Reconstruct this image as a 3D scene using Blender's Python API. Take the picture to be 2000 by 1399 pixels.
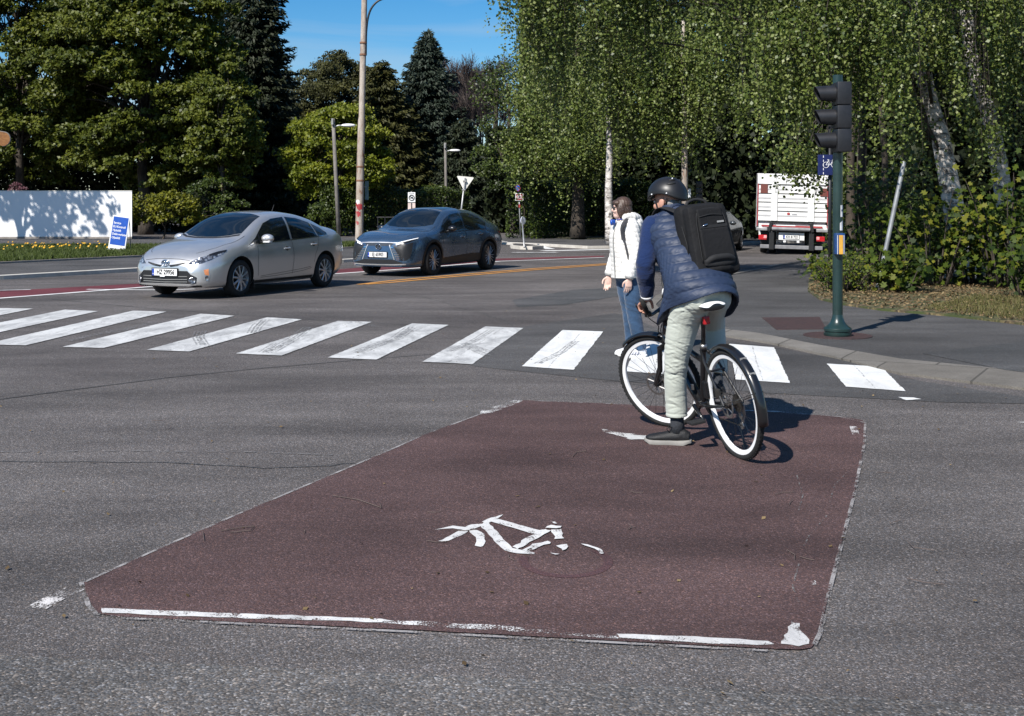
import bpy, bmesh, math, random
import numpy as np
from mathutils import Vector, Matrix, Euler
from mathutils.bvhtree import BVHTree
from mathutils.geometry import delaunay_2d_cdt

for o in list(bpy.data.objects):
    bpy.data.objects.remove(o)
scene = bpy.context.scene
COL = scene.collection
rng = np.random.default_rng(11)
random.seed(5)
rad = math.radians
PI = math.pi

# ------------------------------------------------------------------ camera
CAM_H, FPX = 1.6, 2300.0
cam_d = bpy.data.cameras.new('camera')
cam_d.sensor_width = 36.0
cam_d.lens = FPX / 2000.0 * 36.0
cam_d.shift_y = -(699.5 - 400.0) / 2000.0
cam_d.clip_start = 0.05
cam_d.clip_end = 3000.0
cam = bpy.data.objects.new('camera', cam_d)
COL.objects.link(cam)
cam.location = (0, 0, CAM_H)
cam.rotation_euler = (rad(90), 0, 0)
scene.camera = cam

# ------------------------------------------------------------------ light
SUN_EL, SUN_AZ = rad(43), math.atan2(-.56, -.83)
sun_dir = Vector((math.sin(SUN_AZ) * math.cos(SUN_EL), math.cos(SUN_AZ) * math.cos(SUN_EL), math.sin(SUN_EL)))
sun_d = bpy.data.lights.new('sun', 'SUN')
sun_d.energy = 5.0
sun_d.angle = rad(0.53)
sun_d.color = (1.0, .955, .89)
sun = bpy.data.objects.new('sun', sun_d)
COL.objects.link(sun)
sun.rotation_euler = sun_dir.to_track_quat('Z', 'Y').to_euler()
sun.location = sun_dir * 60

world = bpy.data.worlds.new('World')
scene.world = world
world.use_nodes = True
wn = world.node_tree
wn.nodes.clear()
w_out = wn.nodes.new('ShaderNodeOutputWorld')
w_bg = wn.nodes.new('ShaderNodeBackground')
w_sky = wn.nodes.new('ShaderNodeTexSky')
w_sky.sky_type = 'NISHITA'
w_sky.sun_disc = False
w_sky.sun_elevation = SUN_EL
w_sky.sun_rotation = SUN_AZ
w_sky.air_density = 1.0
w_sky.dust_density = 0.1
w_sky.ozone_density = 5.0
w_hsv = wn.nodes.new('ShaderNodeHueSaturation')
w_hsv.inputs['Saturation'].default_value = 1.38
w_hsv.inputs['Value'].default_value = 1.65
w_mix = wn.nodes.new('ShaderNodeMixRGB')
w_geo = wn.nodes.new('ShaderNodeTexCoord')
w_map = wn.nodes.new('ShaderNodeMapping')
w_map.inputs['Scale'].default_value = (1.6, 1.6, 11.0)
w_noi = wn.nodes.new('ShaderNodeTexNoise')
w_noi.inputs['Scale'].default_value = 2.3
w_noi.inputs['Detail'].default_value = 6
w_noi.inputs['Distortion'].default_value = .5
w_rmp = wn.nodes.new('ShaderNodeValToRGB')
w_rmp.color_ramp.elements[0].position = .43
w_rmp.color_ramp.elements[0].color = (0, 0, 0, 1)
w_rmp.color_ramp.elements[1].position = .85
w_rmp.color_ramp.elements[1].color = (.6, .6, .6, 1)
w_mix.inputs[2].default_value = (8.5, 9.2, 9.8, 1)
L = wn.links.new
L(w_sky.outputs[0], w_hsv.inputs['Color'])
L(w_geo.outputs['Generated'], w_map.inputs[0])
L(w_map.outputs[0], w_noi.inputs['Vector'])
L(w_noi.outputs['Fac'], w_rmp.inputs[0])
L(w_rmp.outputs[0], w_mix.inputs[0])
L(w_hsv.outputs[0], w_mix.inputs[1])
L(w_mix.outputs[0], w_bg.inputs['Color'])
w_bg.inputs['Strength'].default_value = 0.05
L(w_bg.outputs[0], w_out.inputs['Surface'])

scene.view_settings.view_transform = 'Standard'
scene.view_settings.look = 'None'
scene.view_settings.exposure = 0.50
scene.view_settings.gamma = 1.0
scene.render.engine = 'CYCLES'
scene.cycles.max_bounces = 5
scene.cycles.diffuse_bounces = 2
scene.cycles.glossy_bounces = 3
scene.cycles.transparent_max_bounces = 8
scene.cycles.use_denoising = True


# ------------------------------------------------------------------ helpers
def G(px, py, z=0.0):
    """ground point (height z) seen at a pixel of the 2000 px wide photograph"""
    Y = FPX * (CAM_H - z) / (py - 400.0)
    return Vector(((px - 1000.0) * Y / FPX, Y, z))


def P(px, py, Y):
    """point at depth Y"""
    return Vector(((px - 1000.0) * Y / FPX, Y, CAM_H - (py - 400.0) * Y / FPX))


def tag(o, label=None, cat=None, group=None, kind=None):
    if label: o['label'] = label
    if cat: o['category'] = cat
    if group: o['group'] = group
    if kind: o['kind'] = kind
    return o


def thing(name, label, cat, loc=(0, 0, 0), rz=0.0, group=None):
    o = bpy.data.objects.new(name, None)
    COL.objects.link(o)
    o.location = loc
    o.rotation_euler = (0, 0, rz)
    o.empty_display_size = .2
    return tag(o, label, cat, group)


def wmat(o):
    """world matrix without waiting for the depsgraph"""
    m = Matrix.LocRotScale(o.location, o.rotation_euler, o.scale)
    return wmat(o.parent) @ m if o.parent else m


def mk(name, V, F, m, parent=None, smooth=False, world=False, angle=None):
    """one mesh object; world=True: V are world coordinates, put into the parent's space"""
    me = bpy.data.meshes.new(name)
    if world and parent is not None:
        inv = wmat(parent).inverted()
        V = [inv @ Vector(v) for v in V]
    me.from_pydata([tuple(v) for v in V], [], [tuple(f) for f in F])
    me.validate()
    o = bpy.data.objects.new(name, me)
    COL.objects.link(o)
    if parent is not None: o.parent = parent
    if m is not None:
        for mm in (m if isinstance(m, (list, tuple)) else [m]): me.materials.append(mm)
    if smooth:
        me.polygons.foreach_set('use_smooth', np.ones(len(me.polygons), dtype=bool))
        if angle is not None:
            me.set_sharp_from_angle(angle=angle)
    return o


class MB:
    """collects shapes, builds one mesh"""
    def __init__(s): s.V, s.F = [], []

    def add(s, V, F):
        n = len(s.V)
        s.V += [Vector(v) for v in V]
        s.F += [[i + n for i in f] for f in F]
        return s

    def box(s, c, size, rot=None, bev=0.0):
        hx, hy, hz = [d / 2 for d in size]
        b = min(bev, hx * .9, hy * .9, hz * .9)
        M = rot if rot is not None else Matrix.Identity(3)
        c = Vector(c)
        if b <= 0:
            V = [(x, y, z) for x in (-hx, hx) for y in (-hy, hy) for z in (-hz, hz)]
            F = [(0, 1, 3, 2), (4, 6, 7, 5), (0, 4, 5, 1), (2, 3, 7, 6), (0, 2, 6, 4), (1, 5, 7, 3)]
        else:
            bm = bmesh.new()
            bmesh.ops.create_cube(bm, size=1)
            for v in bm.verts: v.co = Vector((v.co.x * 2 * hx, v.co.y * 2 * hy, v.co.z * 2 * hz))
            bmesh.ops.bevel(bm, geom=bm.edges[:], offset=b, segments=2, affect='EDGES', profile=.6)
            bm.verts.index_update()
            V = [v.co.copy() for v in bm.verts]
            F = [[v.index for v in f.verts] for f in bm.faces]
            bm.free()
        return s.add([c + M @ Vector(v) for v in V], F)

    def tube(s, pts, r, seg=8, cap=True, side=None, rb=None):
        """swept tube; r scalar or list; rb second radius for an oval section"""
        pts = [Vector(p) for p in pts]
        n = len(pts)
        rs = list(r) if hasattr(r, '__len__') else [r] * n
        rbs = rs if rb is None else (list(rb) if hasattr(rb, '__len__') else [rb] * n)
        V, F = [], []
        ref = Vector(side) if side is not None else None
        prev = None
        for i in range(n):
            t = (pts[min(i + 1, n - 1)] - pts[max(i - 1, 0)])
            if t.length < 1e-9: t = Vector((0, 0, 1))
            t.normalize()
            h = ref if ref is not None else (prev if prev is not None else (Vector((1, 0, 0)) if abs(t.x) < .8 else Vector((0, 1, 0))))
            a = h - t * h.dot(t)
            if a.length < 1e-6: a = t.orthogonal()
            a.normalize()
            b = t.cross(a)
            prev = a
            for k in range(seg):
                an = 2 * PI * k / seg
                V.append(pts[i] + a * (rs[i] * math.cos(an)) + b * (rbs[i] * math.sin(an)))
        for i in range(n - 1):
            for k in range(seg):
                k2 = (k + 1) % seg
                F.append((i * seg + k, i * seg + k2, (i + 1) * seg + k2, (i + 1) * seg + k))
        if cap:
            F.append(tuple(range(seg - 1, -1, -1)))
            F.append(tuple((n - 1) * seg + k for k in range(seg)))
        return s.add(V, F)

    def lathe(s, prof, o=(0, 0, 0), axis=(0, 0, 1), seg=24, closed=False):
        """prof: (radius, height) pairs"""
        ax = Vector(axis).normalized()
        a = ax.orthogonal().normalized()
        b = ax.cross(a)
        o = Vector(o)
        n = len(prof)
        V, F = [], []
        for (r, h) in prof:
            for k in range(seg):
                an = 2 * PI * k / seg
                V.append(o + ax * h + a * (r * math.cos(an)) + b * (r * math.sin(an)))
        m = n if closed else n - 1
        for i in range(m):
            j = (i + 1) % n
            for k in range(seg):
                k2 = (k + 1) % seg
                F.append((i * seg + k, i * seg + k2, j * seg + k2, j * seg + k))
        if not closed:
            if prof[0][0] > 1e-5: F.append(tuple(range(seg - 1, -1, -1)))
            if prof[-1][0] > 1e-5: F.append(tuple((n - 1) * seg + k for k in range(seg)))
        return s.add(V, F)

    def ell(s, c, r, rot=None, seg=16, rings=10):
        M = rot if rot is not None else Matrix.Identity(3)
        c = Vector(c)
        V, F = [], []
        for i in range(rings + 1):
            th = PI * i / rings
            for k in range(seg):
                an = 2 * PI * k / seg
                V.append(c + M @ Vector((r[0] * math.sin(th) * math.cos(an), r[1] * math.sin(th) * math.sin(an), r[2] * math.cos(th))))
        for i in range(rings):
            for k in range(seg):
                k2 = (k + 1) % seg
                F.append((i * seg + k, (i + 1) * seg + k, (i + 1) * seg + k2, i * seg + k2))
        return s.add(V, F)

    def prism(s, poly, d, o=(0, 0, 0), u=(1, 0, 0), v=(0, 0, 1)):
        """2-D polygon in the plane u,v pushed d along u x v"""
        u, v, o = Vector(u), Vector(v), Vector(o)
        w = u.cross(v).normalized() * d
        n = len(poly)
        A = [o + u * p[0] + v * p[1] for p in poly]
        V = A + [p + w for p in A]
        F = [tuple(range(n - 1, -1, -1)), tuple(range(n, 2 * n))]
        F += [(i, (i + 1) % n, n + (i + 1) % n, n + i) for i in range(n)]
        return s.add(V, F)

    def build(s, name, m, parent=None, smooth=False, world=False, angle=None):
        return mk(name, s.V, s.F, m, parent, smooth, world, angle)


def fuse(name, mb, m, parent, voxel=.008, smooth=4, world=True, post=None):
    """voxel-remesh a pile of closed shapes into ONE continuous surface"""
    o = mk(name + '_tmp', mb.V, mb.F, None)
    md = o.modifiers.new('r', 'REMESH')
    md.mode = 'VOXEL'
    md.voxel_size = voxel
    if smooth:
        sm = o.modifiers.new('s', 'SMOOTH')
        sm.factor = .5
        sm.iterations = smooth
    dg = bpy.context.evaluated_depsgraph_get()
    me = bpy.data.meshes.new_from_object(o.evaluated_get(dg))
    me.name = name
    bpy.data.objects.remove(o)
    n = len(me.vertices)
    co = np.empty(n * 3)
    me.vertices.foreach_get('co', co)
    co = co.reshape(-1, 3)
    if post is not None:
        no = np.empty(n * 3)
        me.vertices.foreach_get('normal', no)
        co = co + no.reshape(-1, 3) * post(co)[:, None]
    if world and parent is not None:
        inv = np.array(wmat(parent).inverted())
        co = co @ inv[:3, :3].T + inv[:3, 3]
    me.vertices.foreach_set('co', co.ravel())
    me.update()
    me.polygons.foreach_set('use_smooth', np.ones(len(me.polygons), dtype=bool))
    ob = bpy.data.objects.new(name, me)
    COL.objects.link(ob)
    if parent is not None: ob.parent = parent
    me.materials.append(m)
    return ob


def text_mesh(name, body, size, m, parent=None, mat4=None, extrude=.001, bold=0.0, align='CENTER', sx=1.0):
    cu = bpy.data.curves.new(name, 'FONT')
    cu.body = body
    cu.size = size
    cu.extrude = extrude
    cu.offset = bold
    cu.align_x = align
    cu.align_y = 'CENTER'
    cu.resolution_u = 3
    o = bpy.data.objects.new(name + '_tmp', cu)
    COL.objects.link(o)
    dg = bpy.context.evaluated_depsgraph_get()
    me = bpy.data.meshes.new_from_object(o.evaluated_get(dg))
    bpy.data.objects.remove(o)
    me.transform(Matrix.Diagonal((sx, 1, 1, 1)))
    if mat4 is not None: me.transform(mat4)
    me.name = name
    ob = bpy.data.objects.new(name, me)
    COL.objects.link(ob)
    if parent is not None: ob.parent = parent
    me.materials.clear()
    me.materials.append(m)
    return ob


def frame4(o, u, v):
    """4x4 whose local x,y are u,v at origin o"""
    u, v = Vector(u).normalized(), Vector(v).normalized()
    w = u.cross(v)
    M = Matrix((u, v, w)).transposed().to_4x4()
    M.translation = Vector(o)
    return M


def cr(pts, n):
    """Catmull-Rom resample of a list of vectors"""
    p = np.array([tuple(q) for q in pts], float)
    p = np.vstack([2 * p[0] - p[1], p, 2 * p[-1] - p[-2]])
    m = len(p) - 3
    out = []
    for t in np.linspace(0, m - 1e-9, n):
        i = int(t)
        f = t - i
        a, b, c, d = p[i:i + 4]
        out.append(.5 * ((2 * b) + (-a + c) * f + (2 * a - 5 * b + 4 * c - d) * f * f + (-a + 3 * b - 3 * c + d) * f ** 3))
    return np.array(out)


# ------------------------------------------------------------------ materials
def srgb(r, g, b):
    f = lambda c: (c / 255 / 12.92) if c / 255 <= .04045 else ((c / 255 + .055) / 1.055) ** 2.4
    return (f(r), f(g), f(b), 1)


class N:
    """tiny node-tree builder"""
    def __init__(s, name):
        s.m = bpy.data.materials.new(name)
        s.m.use_nodes = True
        s.t = s.m.node_tree
        s.t.nodes.clear()
        s.out = s.t.nodes.new('ShaderNodeOutputMaterial')
        s.b = s.t.nodes.new('ShaderNodeBsdfPrincipled')
        s.link(s.b.outputs[0], s.out.inputs[0])

    def link(s, a, b): s.t.links.new(a, b)

    def node(s, kind, **kw):
        n = s.t.nodes.new('ShaderNode' + kind)
        for k, v in kw.items(): setattr(n, k, v)
        return n

    def coord(s, kind='Object', scale=(1, 1, 1), rot=(0, 0, 0)):
        if kind == 'World':
            c = s.node('NewGeometry').outputs['Position']
        else:
            c = s.node('TexCoord').outputs[kind]
        mp = s.node('Mapping')
        mp.inputs['Scale'].default_value = scale
        mp.inputs['Rotation'].default_value = rot
        s.link(c, mp.inputs[0])
        return mp.outputs[0]

    def noise(s, co, scale, detail=4, rough=.55, dist=0.0):
        n = s.node('TexNoise')
        n.inputs['Scale'].default_value = scale
        n.inputs['Detail'].default_value = detail
        n.inputs['Roughness'].default_value = rough
        n.inputs['Distortion'].default_value = dist
        s.link(co, n.inputs['Vector'])
        return n.outputs['Fac']

    def voro(s, co, scale, out='Color', feature='F1'):
        n = s.node('TexVoronoi')
        n.feature = feature
        n.inputs['Scale'].default_value = scale
        s.link(co, n.inputs['Vector'])
        return n.outputs[out]

    def ramp(s, fac, stops):
        n = s.node('ValToRGB')
        cr_ = n.color_ramp
        while len(cr_.elements) < len(stops): cr_.elements.new(.5)
        for e, (p, c) in zip(cr_.elements, stops):
            e.position = p
            e.color = c if hasattr(c, '__len__') and len(c) == 4 else ((c, c, c, 1) if not hasattr(c, '__len__') else (*c, 1))
        s.link(fac, n.inputs[0])
        return n.outputs[0]

    def mix(s, fac, a, b, mode='MIX'):
        n = s.node('MixRGB', blend_type=mode)
        for i, v in zip((0, 1, 2), (fac, a, b)):
            if isinstance(v, bpy.types.NodeSocket): s.link(v, n.inputs[i])
            elif i == 0: n.inputs[0].default_value = v
            else: n.inputs[i].default_value = v if len(v) == 4 else (*v, 1)
        return n.outputs[0]

    def math(s, op, a, b=0.0):
        n = s.node('Math', operation=op)
        for i, v in enumerate((a, b)):
            if isinstance(v, bpy.types.NodeSocket): s.link(v, n.inputs[i])
            else: n.inputs[i].default_value = v
        return n.outputs[0]

    def bump(s, h, strength=.3, dist=.01):
        n = s.node('Bump')
        n.inputs['Strength'].default_value = strength
        n.inputs['Distance'].default_value = dist
        s.link(h, n.inputs['Height'])
        s.link(n.outputs[0], s.b.inputs['Normal'])

    def set(s, **kw):
        for k, v in kw.items():
            k = k.replace('_', ' ')
            if isinstance(v, bpy.types.NodeSocket): s.link(v, s.b.inputs[k])
            else: s.b.inputs[k].default_value = v
        return s

    def alpha(s, fac):
        """fac 1 = solid"""
        t = s.node('BsdfTransparent')
        mx = s.node('MixShader')
        s.link(fac, mx.inputs[0])
        s.link(t.outputs[0], mx.inputs[1])
        s.link(s.b.outputs[0], mx.inputs[2])
        s.link(mx.outputs[0], s.out.inputs[0])


def simple(name, col, rough=.5, metal=0.0, var=.25, vscale=6.0, bump=0.0, bscale=60.0, coat=0.0, spec=.5):
    """a procedural material: base colour with noise variation, optional bump"""
    n = N(name)
    co = n.coord('Object')
    f = n.noise(co, vscale, 5)
    c = [x for x in col[:3]]
    lo = (*[x * (1 - var) for x in c], 1)
    hi = (*[min(1, x * (1 + var)) for x in c], 1)
    n.set(Base_Color=n.ramp(f, [(.3, lo), (.7, hi)]), Roughness=rough, Metallic=metal)
    n.b.inputs['Specular IOR Level'].default_value = spec
    if coat:
        n.b.inputs['Coat Weight'].default_value = coat
        n.b.inputs['Coat Roughness'].default_value = .04
    if bump: n.bump(n.noise(co, bscale, 3), bump, .01)
    return n.m


def asphalt(name, a, b, stone=1.0, big=.35, cell=160.0):
    a, b = [x * 1.40 for x in a], [x * 1.45 for x in b]
    n = N(name)
    co = n.coord('World')
    f = n.noise(co, big, 6, .6, .4)
    base = n.ramp(f, [(.35, (*a, 1)), (.65, (*b, 1))])
    # stretched wear along the driving direction
    co2 = n.coord('World', scale=(.55, 1.9, 1), rot=(0, 0, rad(-24)))
    f2 = n.noise(co2, .9, 5, .6)
    base = n.mix(.7, base, n.ramp(f2, [(.3, .62), (.7, 1.25)]), 'MULTIPLY')
    f3 = n.noise(n.coord('World', scale=(.5, 1.3, 1), rot=(0, 0, rad(8))), .33, 4, .55, .6)
    base = n.mix(.8, base, n.ramp(f3, [(.40, .74), (.50, 1.0), (.66, 1.10)]), 'MULTIPLY')
    v = n.voro(co, cell, 'Color')
    sep = n.node('SeparateColor')
    n.link(v, sep.inputs[0])
    st = n.ramp(sep.outputs[0], [(0, .45), (.45, .80), (.78, 1.05), (.93, 1.6), (1, 2.6)])
    base = n.mix(stone, base, st, 'MULTIPLY')
    hue = n.ramp(sep.outputs[1], [(0, (.85, .95, 1.1, 1)), (.5, (1, 1, 1, 1)), (1, (1.2, 1.0, .82, 1))])
    base = n.mix(.6, base, hue, 'MULTIPLY')
    fine = n.noise(co, 300, 2)
    base = n.mix(.5, base, n.ramp(fine, [(.3, .6), (.7, 1.35)]), 'MULTIPLY')
    n.set(Base_Color=base, Roughness=.85)
    n.b.inputs['Specular IOR Level'].default_value = .25
    h = n.math('ADD', n.math('MULTIPLY', n.voro(co, cell, 'Distance'), -1.0), n.math('MULTIPLY', fine, .4))
    n.bump(h, .55, .006)
    return n.m


def paint(name, col, wear=.3, seed=0.0, scale=9.0, dirt=.25, stripe=True):
    """road paint, worn away in flecks where wear grows"""
    n = N(name)
    co = n.coord('World')
    mp = n.node('Mapping')
    mp.inputs['Location'].default_value = (seed, seed * 1.7, 0)
    n.link(co, mp.inputs[0])
    co = mp.outputs[0]
    mp3 = n.node('Mapping')
    mp3.inputs['Scale'].default_value = (1.0, .35, 1)
    mp3.inputs['Rotation'].default_value = (0, 0, rad(14))
    n.link(co, mp3.inputs[0])
    d = n.noise(mp3.outputs[0], 3.4, 6, .7, .8)
    base = n.mix(n.ramp(d, [(.40, 0.0), (.66, dirt)]), col, (col[0] * .36, col[1] * .36, col[2] * .37, 1))
    g = n.noise(co, 70, 3)
    base = n.mix(.35, base, n.ramp(g, [(.3, .7), (.7, 1.15)]), 'MULTIPLY')
    n.set(Base_Color=base, Roughness=.7)
    n.bump(n.noise(co, 150, 2), .35, .004)
    fl = n.noise(co, 130, 3, .6)
    bigw = n.noise(co, scale, 4, .6, .3)
    s = n.math('ADD', n.math('MULTIPLY', fl, .45), n.math('MULTIPLY', bigw, .55))
    n.alpha(n.ramp(s, [(max(0, wear - .03), 0.0), (wear + .03, 1.0)]))
    return n.m


M = {}
M['asphalt'] = asphalt('asphalt', (.070, .064, .062), (.094, .087, .084))
M['asphalt_grey'] = asphalt('asphalt_grey', (.054, .053, .053), (.068, .067, .067), .7, .6)
M['asphalt_dark'] = asphalt('asphalt_dark', (.050, .052, .053), (.066, .066, .067), .8, .9)
M['asphalt_front'] = asphalt('asphalt_front', (.074, .071, .069), (.098, .093, .089), 1.0, .8, 120)
M['red'] = asphalt('red_surface', (.052, .032, .031), (.074, .047, .045), .7, .55, 150)
M['red_lane'] = asphalt('red_lane', (.085, .022, .028), (.105, .030, .036), .4, .7)
M['white_paint'] = paint('white_road_paint', (.60, .60, .585, 1), .36, 0, 7, .75)
M['line_worn'] = paint('worn_line_paint', (.66, .65, .63, 1), .43, 7, 11, .5)
M['white_new'] = paint('fresh_white_paint', (.74, .74, .72, 1), .32, 4, 7, .35)
M['white_worn'] = paint('worn_white_paint', (.72, .71, .69, 1), .535, 9, 5.0, .3)
M['white_thin'] = paint('flaking_white_paint', (.66, .63, .61, 1), .52, 3, 9, .4)
M['red_edge'] = paint('grey_edge_flakes', (.34, .32, .31, 1), .51, 5, 7, .4)
M['faint'] = paint('faint_joint', (.19, .18, .175, 1), .54, 5, 16, .4)
M['yellow'] = paint('yellow_road_paint', (.62, .28, .05, 1), .33, 2, 4, .4)


def sheet(name, poly, m, z=.004, kind='structure', holes=None, world_pts=False):
    """flat marking from pixel (or world) corner points, lying on the ground"""
    pts = [Vector((p[0], p[1], z)) for p in poly] if world_pts else [G(p[0], p[1], z) for p in poly]
    o = mk(name, pts, [tuple(range(len(pts)))], m)
    bm = bmesh.new()
    bm.from_mesh(o.data)
    bmesh.ops.triangulate(bm, faces=bm.faces[:])
    bmesh.ops.recalc_face_normals(bm, faces=bm.faces[:])
    for f in bm.faces:
        if f.normal.z < 0: f.normal_flip()
    bm.to_mesh(o.data)
    bm.free()
    o['kind'] = kind
    return o


def slab(name, poly, m, top, kind='structure'):
    """raised paved area: world x,y polygon with vertical sides"""
    n = len(poly)
    V = [(x, y, top) for x, y in poly] + [(x, y, -.05) for x, y in poly]
    F = [tuple(range(n))] + [(i, n + i, n + (i + 1) % n, (i + 1) % n) for i in range(n)]
    o = mk(name, V, F, m)
    bm = bmesh.new()
    bm.from_mesh(o.data)
    bmesh.ops.triangulate(bm, faces=[f for f in bm.faces if len(f.verts) > 4])
    bmesh.ops.recalc_face_normals(bm, faces=bm.faces[:])
    bm.to_mesh(o.data)
    bm.free()
    o['kind'] = kind
    return o


def strip(name, pts, width, m, z, kind='structure', world_pts=False, thick=0.0):
    """ribbon along a ground polyline; thick>0 makes a kerb-like bar whose top is at z"""
    p = [Vector((q[0], q[1], 0)) for q in pts] if world_pts else [G(q[0], q[1], 0) for q in pts]
    V, F = [], []
    n = len(p)
    ws = width if hasattr(width, '__len__') else [width] * n
    for i in range(n):
        t = (p[min(i + 1, n - 1)] - p[max(i - 1, 0)]).normalized()
        s = Vector((-t.y, t.x, 0)) * ws[i] / 2
        V += [p[i] + s + Vector((0, 0, z)), p[i] - s + Vector((0, 0, z))]
        if thick: V += [p[i] + s + Vector((0, 0, z - thick)), p[i] - s + Vector((0, 0, z - thick))]
    k = 4 if thick else 2
    for i in range(n - 1):
        a, b = i * k, (i + 1) * k
        F.append((a, a + 1, b + 1, b))
        if thick:
            F += [(a, b, b + 2, a + 2), (a + 1, a + 3, b + 3, b + 1)]
    if thick:
        e = (n - 1) * k
        F += [(0, 2, 3, 1), (e, e + 1, e + 3, e + 2)]
    o = mk(name, V, F, m)
    bm = bmesh.new()
    bm.from_mesh(o.data)
    bmesh.ops.recalc_face_normals(bm, faces=bm.faces[:])
    if not thick:
        for f in bm.faces:
            if f.normal.z < 0: f.normal_flip()
    bm.to_mesh(o.data)
    bm.free()
    if kind: o['kind'] = kind
    return o


def xy(px, py, z=0.0):
    g = G(px, py, z)
    return (g.x, g.y)


# ------------------------------------------------------------------ ground and roads
n = N('soil')
co = n.coord('World')
n.set(Base_Color=n.ramp(n.noise(co, 1.2, 8, .7), [(.3, (.020, .022, .010, 1)), (.6, (.045, .04, .02, 1)), (.8, (.06, .045, .03, 1))]), Roughness=.95)
n.bump(n.noise(co, 25, 4), .6, .03)
M['soil'] = n.m
n = N('leaf_litter_ground')
co = n.coord('World')
v = n.voro(co, 28, 'Color')
sep = n.node('SeparateColor')
n.link(v, sep.inputs[0])
base = n.ramp(sep.outputs[0], [(0, (.03, .025, .015, 1)), (.4, (.09, .065, .035, 1)), (.75, (.16, .12, .06, 1)), (1, (.28, .20, .10, 1))])
base = n.mix(n.ramp(n.noise(co, 2.5, 5), [(.42, 0.0), (.6, 1.0)]), base, (.05, .065, .018, 1))
n.set(Base_Color=base, Roughness=.95)
n.bump(v, .8, .02)
M['litter'] = n.m
n = N('kerb_stone')
co = n.coord('World')
base = n.ramp(n.noise(co, 3.0, 8, .7), [(.3, (.20, .18, .16, 1)), (.7, (.34, .31, .28, 1))])
base = n.mix(.6, base, n.ramp(n.noise(co, 60, 3), [(.3, .6), (.7, 1.25)]), 'MULTIPLY')
n.set(Base_Color=base, Roughness=.9)
n.bump(n.noise(co, 40, 5), .5, .01)
M['kerb'] = n.m
n = N('pale_kerb_concrete')
co = n.coord('World')
base = n.ramp(n.noise(co, 3.0, 8, .7), [(.3, (.38, .35, .30, 1)), (.7, (.58, .55, .50, 1))])
n.set(Base_Color=base, Roughness=.9)
M['kerb_pale'] = n.m
n = N('dropped_kerb_concrete')
co = n.coord('World')
base = n.ramp(n.noise(co, 2.0, 8, .7), [(.3, (.125, .115, .10, 1)), (.7, (.20, .185, .165, 1))])
base = n.mix(.7, base, n.ramp(n.noise(co, 90, 3), [(.3, .55), (.7, 1.3)]), 'MULTIPLY')
jo = n.node('TexBrick')
jo.inputs['Scale'].default_value = 1.0
jo.inputs['Brick Width'].default_value = .95
jo.inputs['Row Height'].default_value = 6.0
jo.inputs['Mortar Size'].default_value = .012
jo.inputs['Color1'].default_value = (1, 1, 1, 1)
jo.inputs['Color2'].default_value = (.78, .76, .73, 1)
jo.inputs['Mortar'].default_value = (.25, .24, .22, 1)
n.link(n.coord('World', rot=(0, 0, rad(31))), jo.inputs['Vector'])
base = n.mix(.8, base, jo.outputs['Color'], 'MULTIPLY')
n.set(Base_Color=base, Roughness=.9)
n.bump(n.noise(co, 60, 5), .5, .01)
M['kerb_flat'] = n.m

gv, gf = [], []
S = 1500
mk('ground', [(-S, -S, -.06), (S, -S, -.06), (S, S, -.06), (-S, S, -.06)], [(0, 1, 2, 3)], M['soil'])['kind'] = 'structure'
mk('road', [(-75, -12, 0), (75, -12, 0), (75, 110, 0), (-75, 110, 0)], [(0, 1, 2, 3)], M['asphalt'])['kind'] = 'structure'

# lighter coarse surface nearest the camera, darker patches
sheet('road_patch', [(-300, 1262), (120, 1285), (520, 1303), (1100, 1330), (1700, 1362), (2300, 1395), (2600, 1700), (-600, 1700)], M['asphalt_front'], .0030)
sheet('road_patch', [(850, 694), (1010, 640), (1200, 612), (1230, 618), (1280, 640), (1420, 666), (1500, 676), (1640, 702), (1800, 745), (2100, 790), (1850, 786), (1500, 768), (1180, 742), (930, 716)], M['asphalt_grey'], .0032)
sheet('road_patch', [(1000, 586), (1120, 566), (1210, 562), (1230, 575), (1100, 596), (1010, 600)], M['asphalt_dark'], .0034)
strip('road_crack', [(-40, 786), (120, 765), (330, 738), (500, 721), (700, 704), (850, 692)], .022, M['asphalt_dark'], .0045)
strip('road_crack', [(-40, 884), (240, 882), (500, 884), (650, 890)], .03, M['faint'], .0046)
strip('road_crack', [(-60, 1296), (150, 1306), (420, 1322), (800, 1336), (1080, 1338), (1500, 1362), (1800, 1372)], .014, M['faint'], .0047)
strip('road_crack', [(100, 585), (330, 606), (640, 627), (900, 640), (1010, 642)], .02, M['asphalt_dark'], .0045)

M['stain'] = paint('worn_dark_asphalt', (.078, .076, .075, 1), .50, 8, 1.1, .2)
for pts in ([(-40, 900), (300, 905), (560, 915), (700, 905)], [(720, 560), (900, 600), (1010, 640)], [(1180, 745), (1420, 765), (1560, 770)]):
    strip('road_crack', [(x + random.uniform(-6, 6), y + random.uniform(-2, 2)) for x, y in cr([(x, y) for x, y in pts], 16)], .013, M['asphalt_dark'], .0045)
# zebra crossing
ZS = [[(-330, 664), (-245, 666), (65, 604), (-5, 603)], [(-190, 669), (-98, 671), (192, 609), (127, 606)],
      [(-32, 674), (50, 676), (325, 610), (260, 608)], [(122, 679), (203, 681), (458, 618), (392, 614)],
      [(286, 685), (370, 688), (590, 625), (522, 621)], [(461, 692), (550, 696), (726, 630), (660, 628)],
      [(640, 700), (735, 704), (876, 636), (805, 633)], [(825, 708), (922, 713), (1022, 642), (948, 639)],
      [(1019, 717), (1120, 724), (1178, 649), (1099, 646)], [(1222, 727), (1331, 735), (1338, 662), (1252, 656)],
      [(1437, 743), (1543, 750), (1512, 680), (1424, 673)], [(1652, 757), (1769, 766), (1721, 718), (1615, 712)]]


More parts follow.
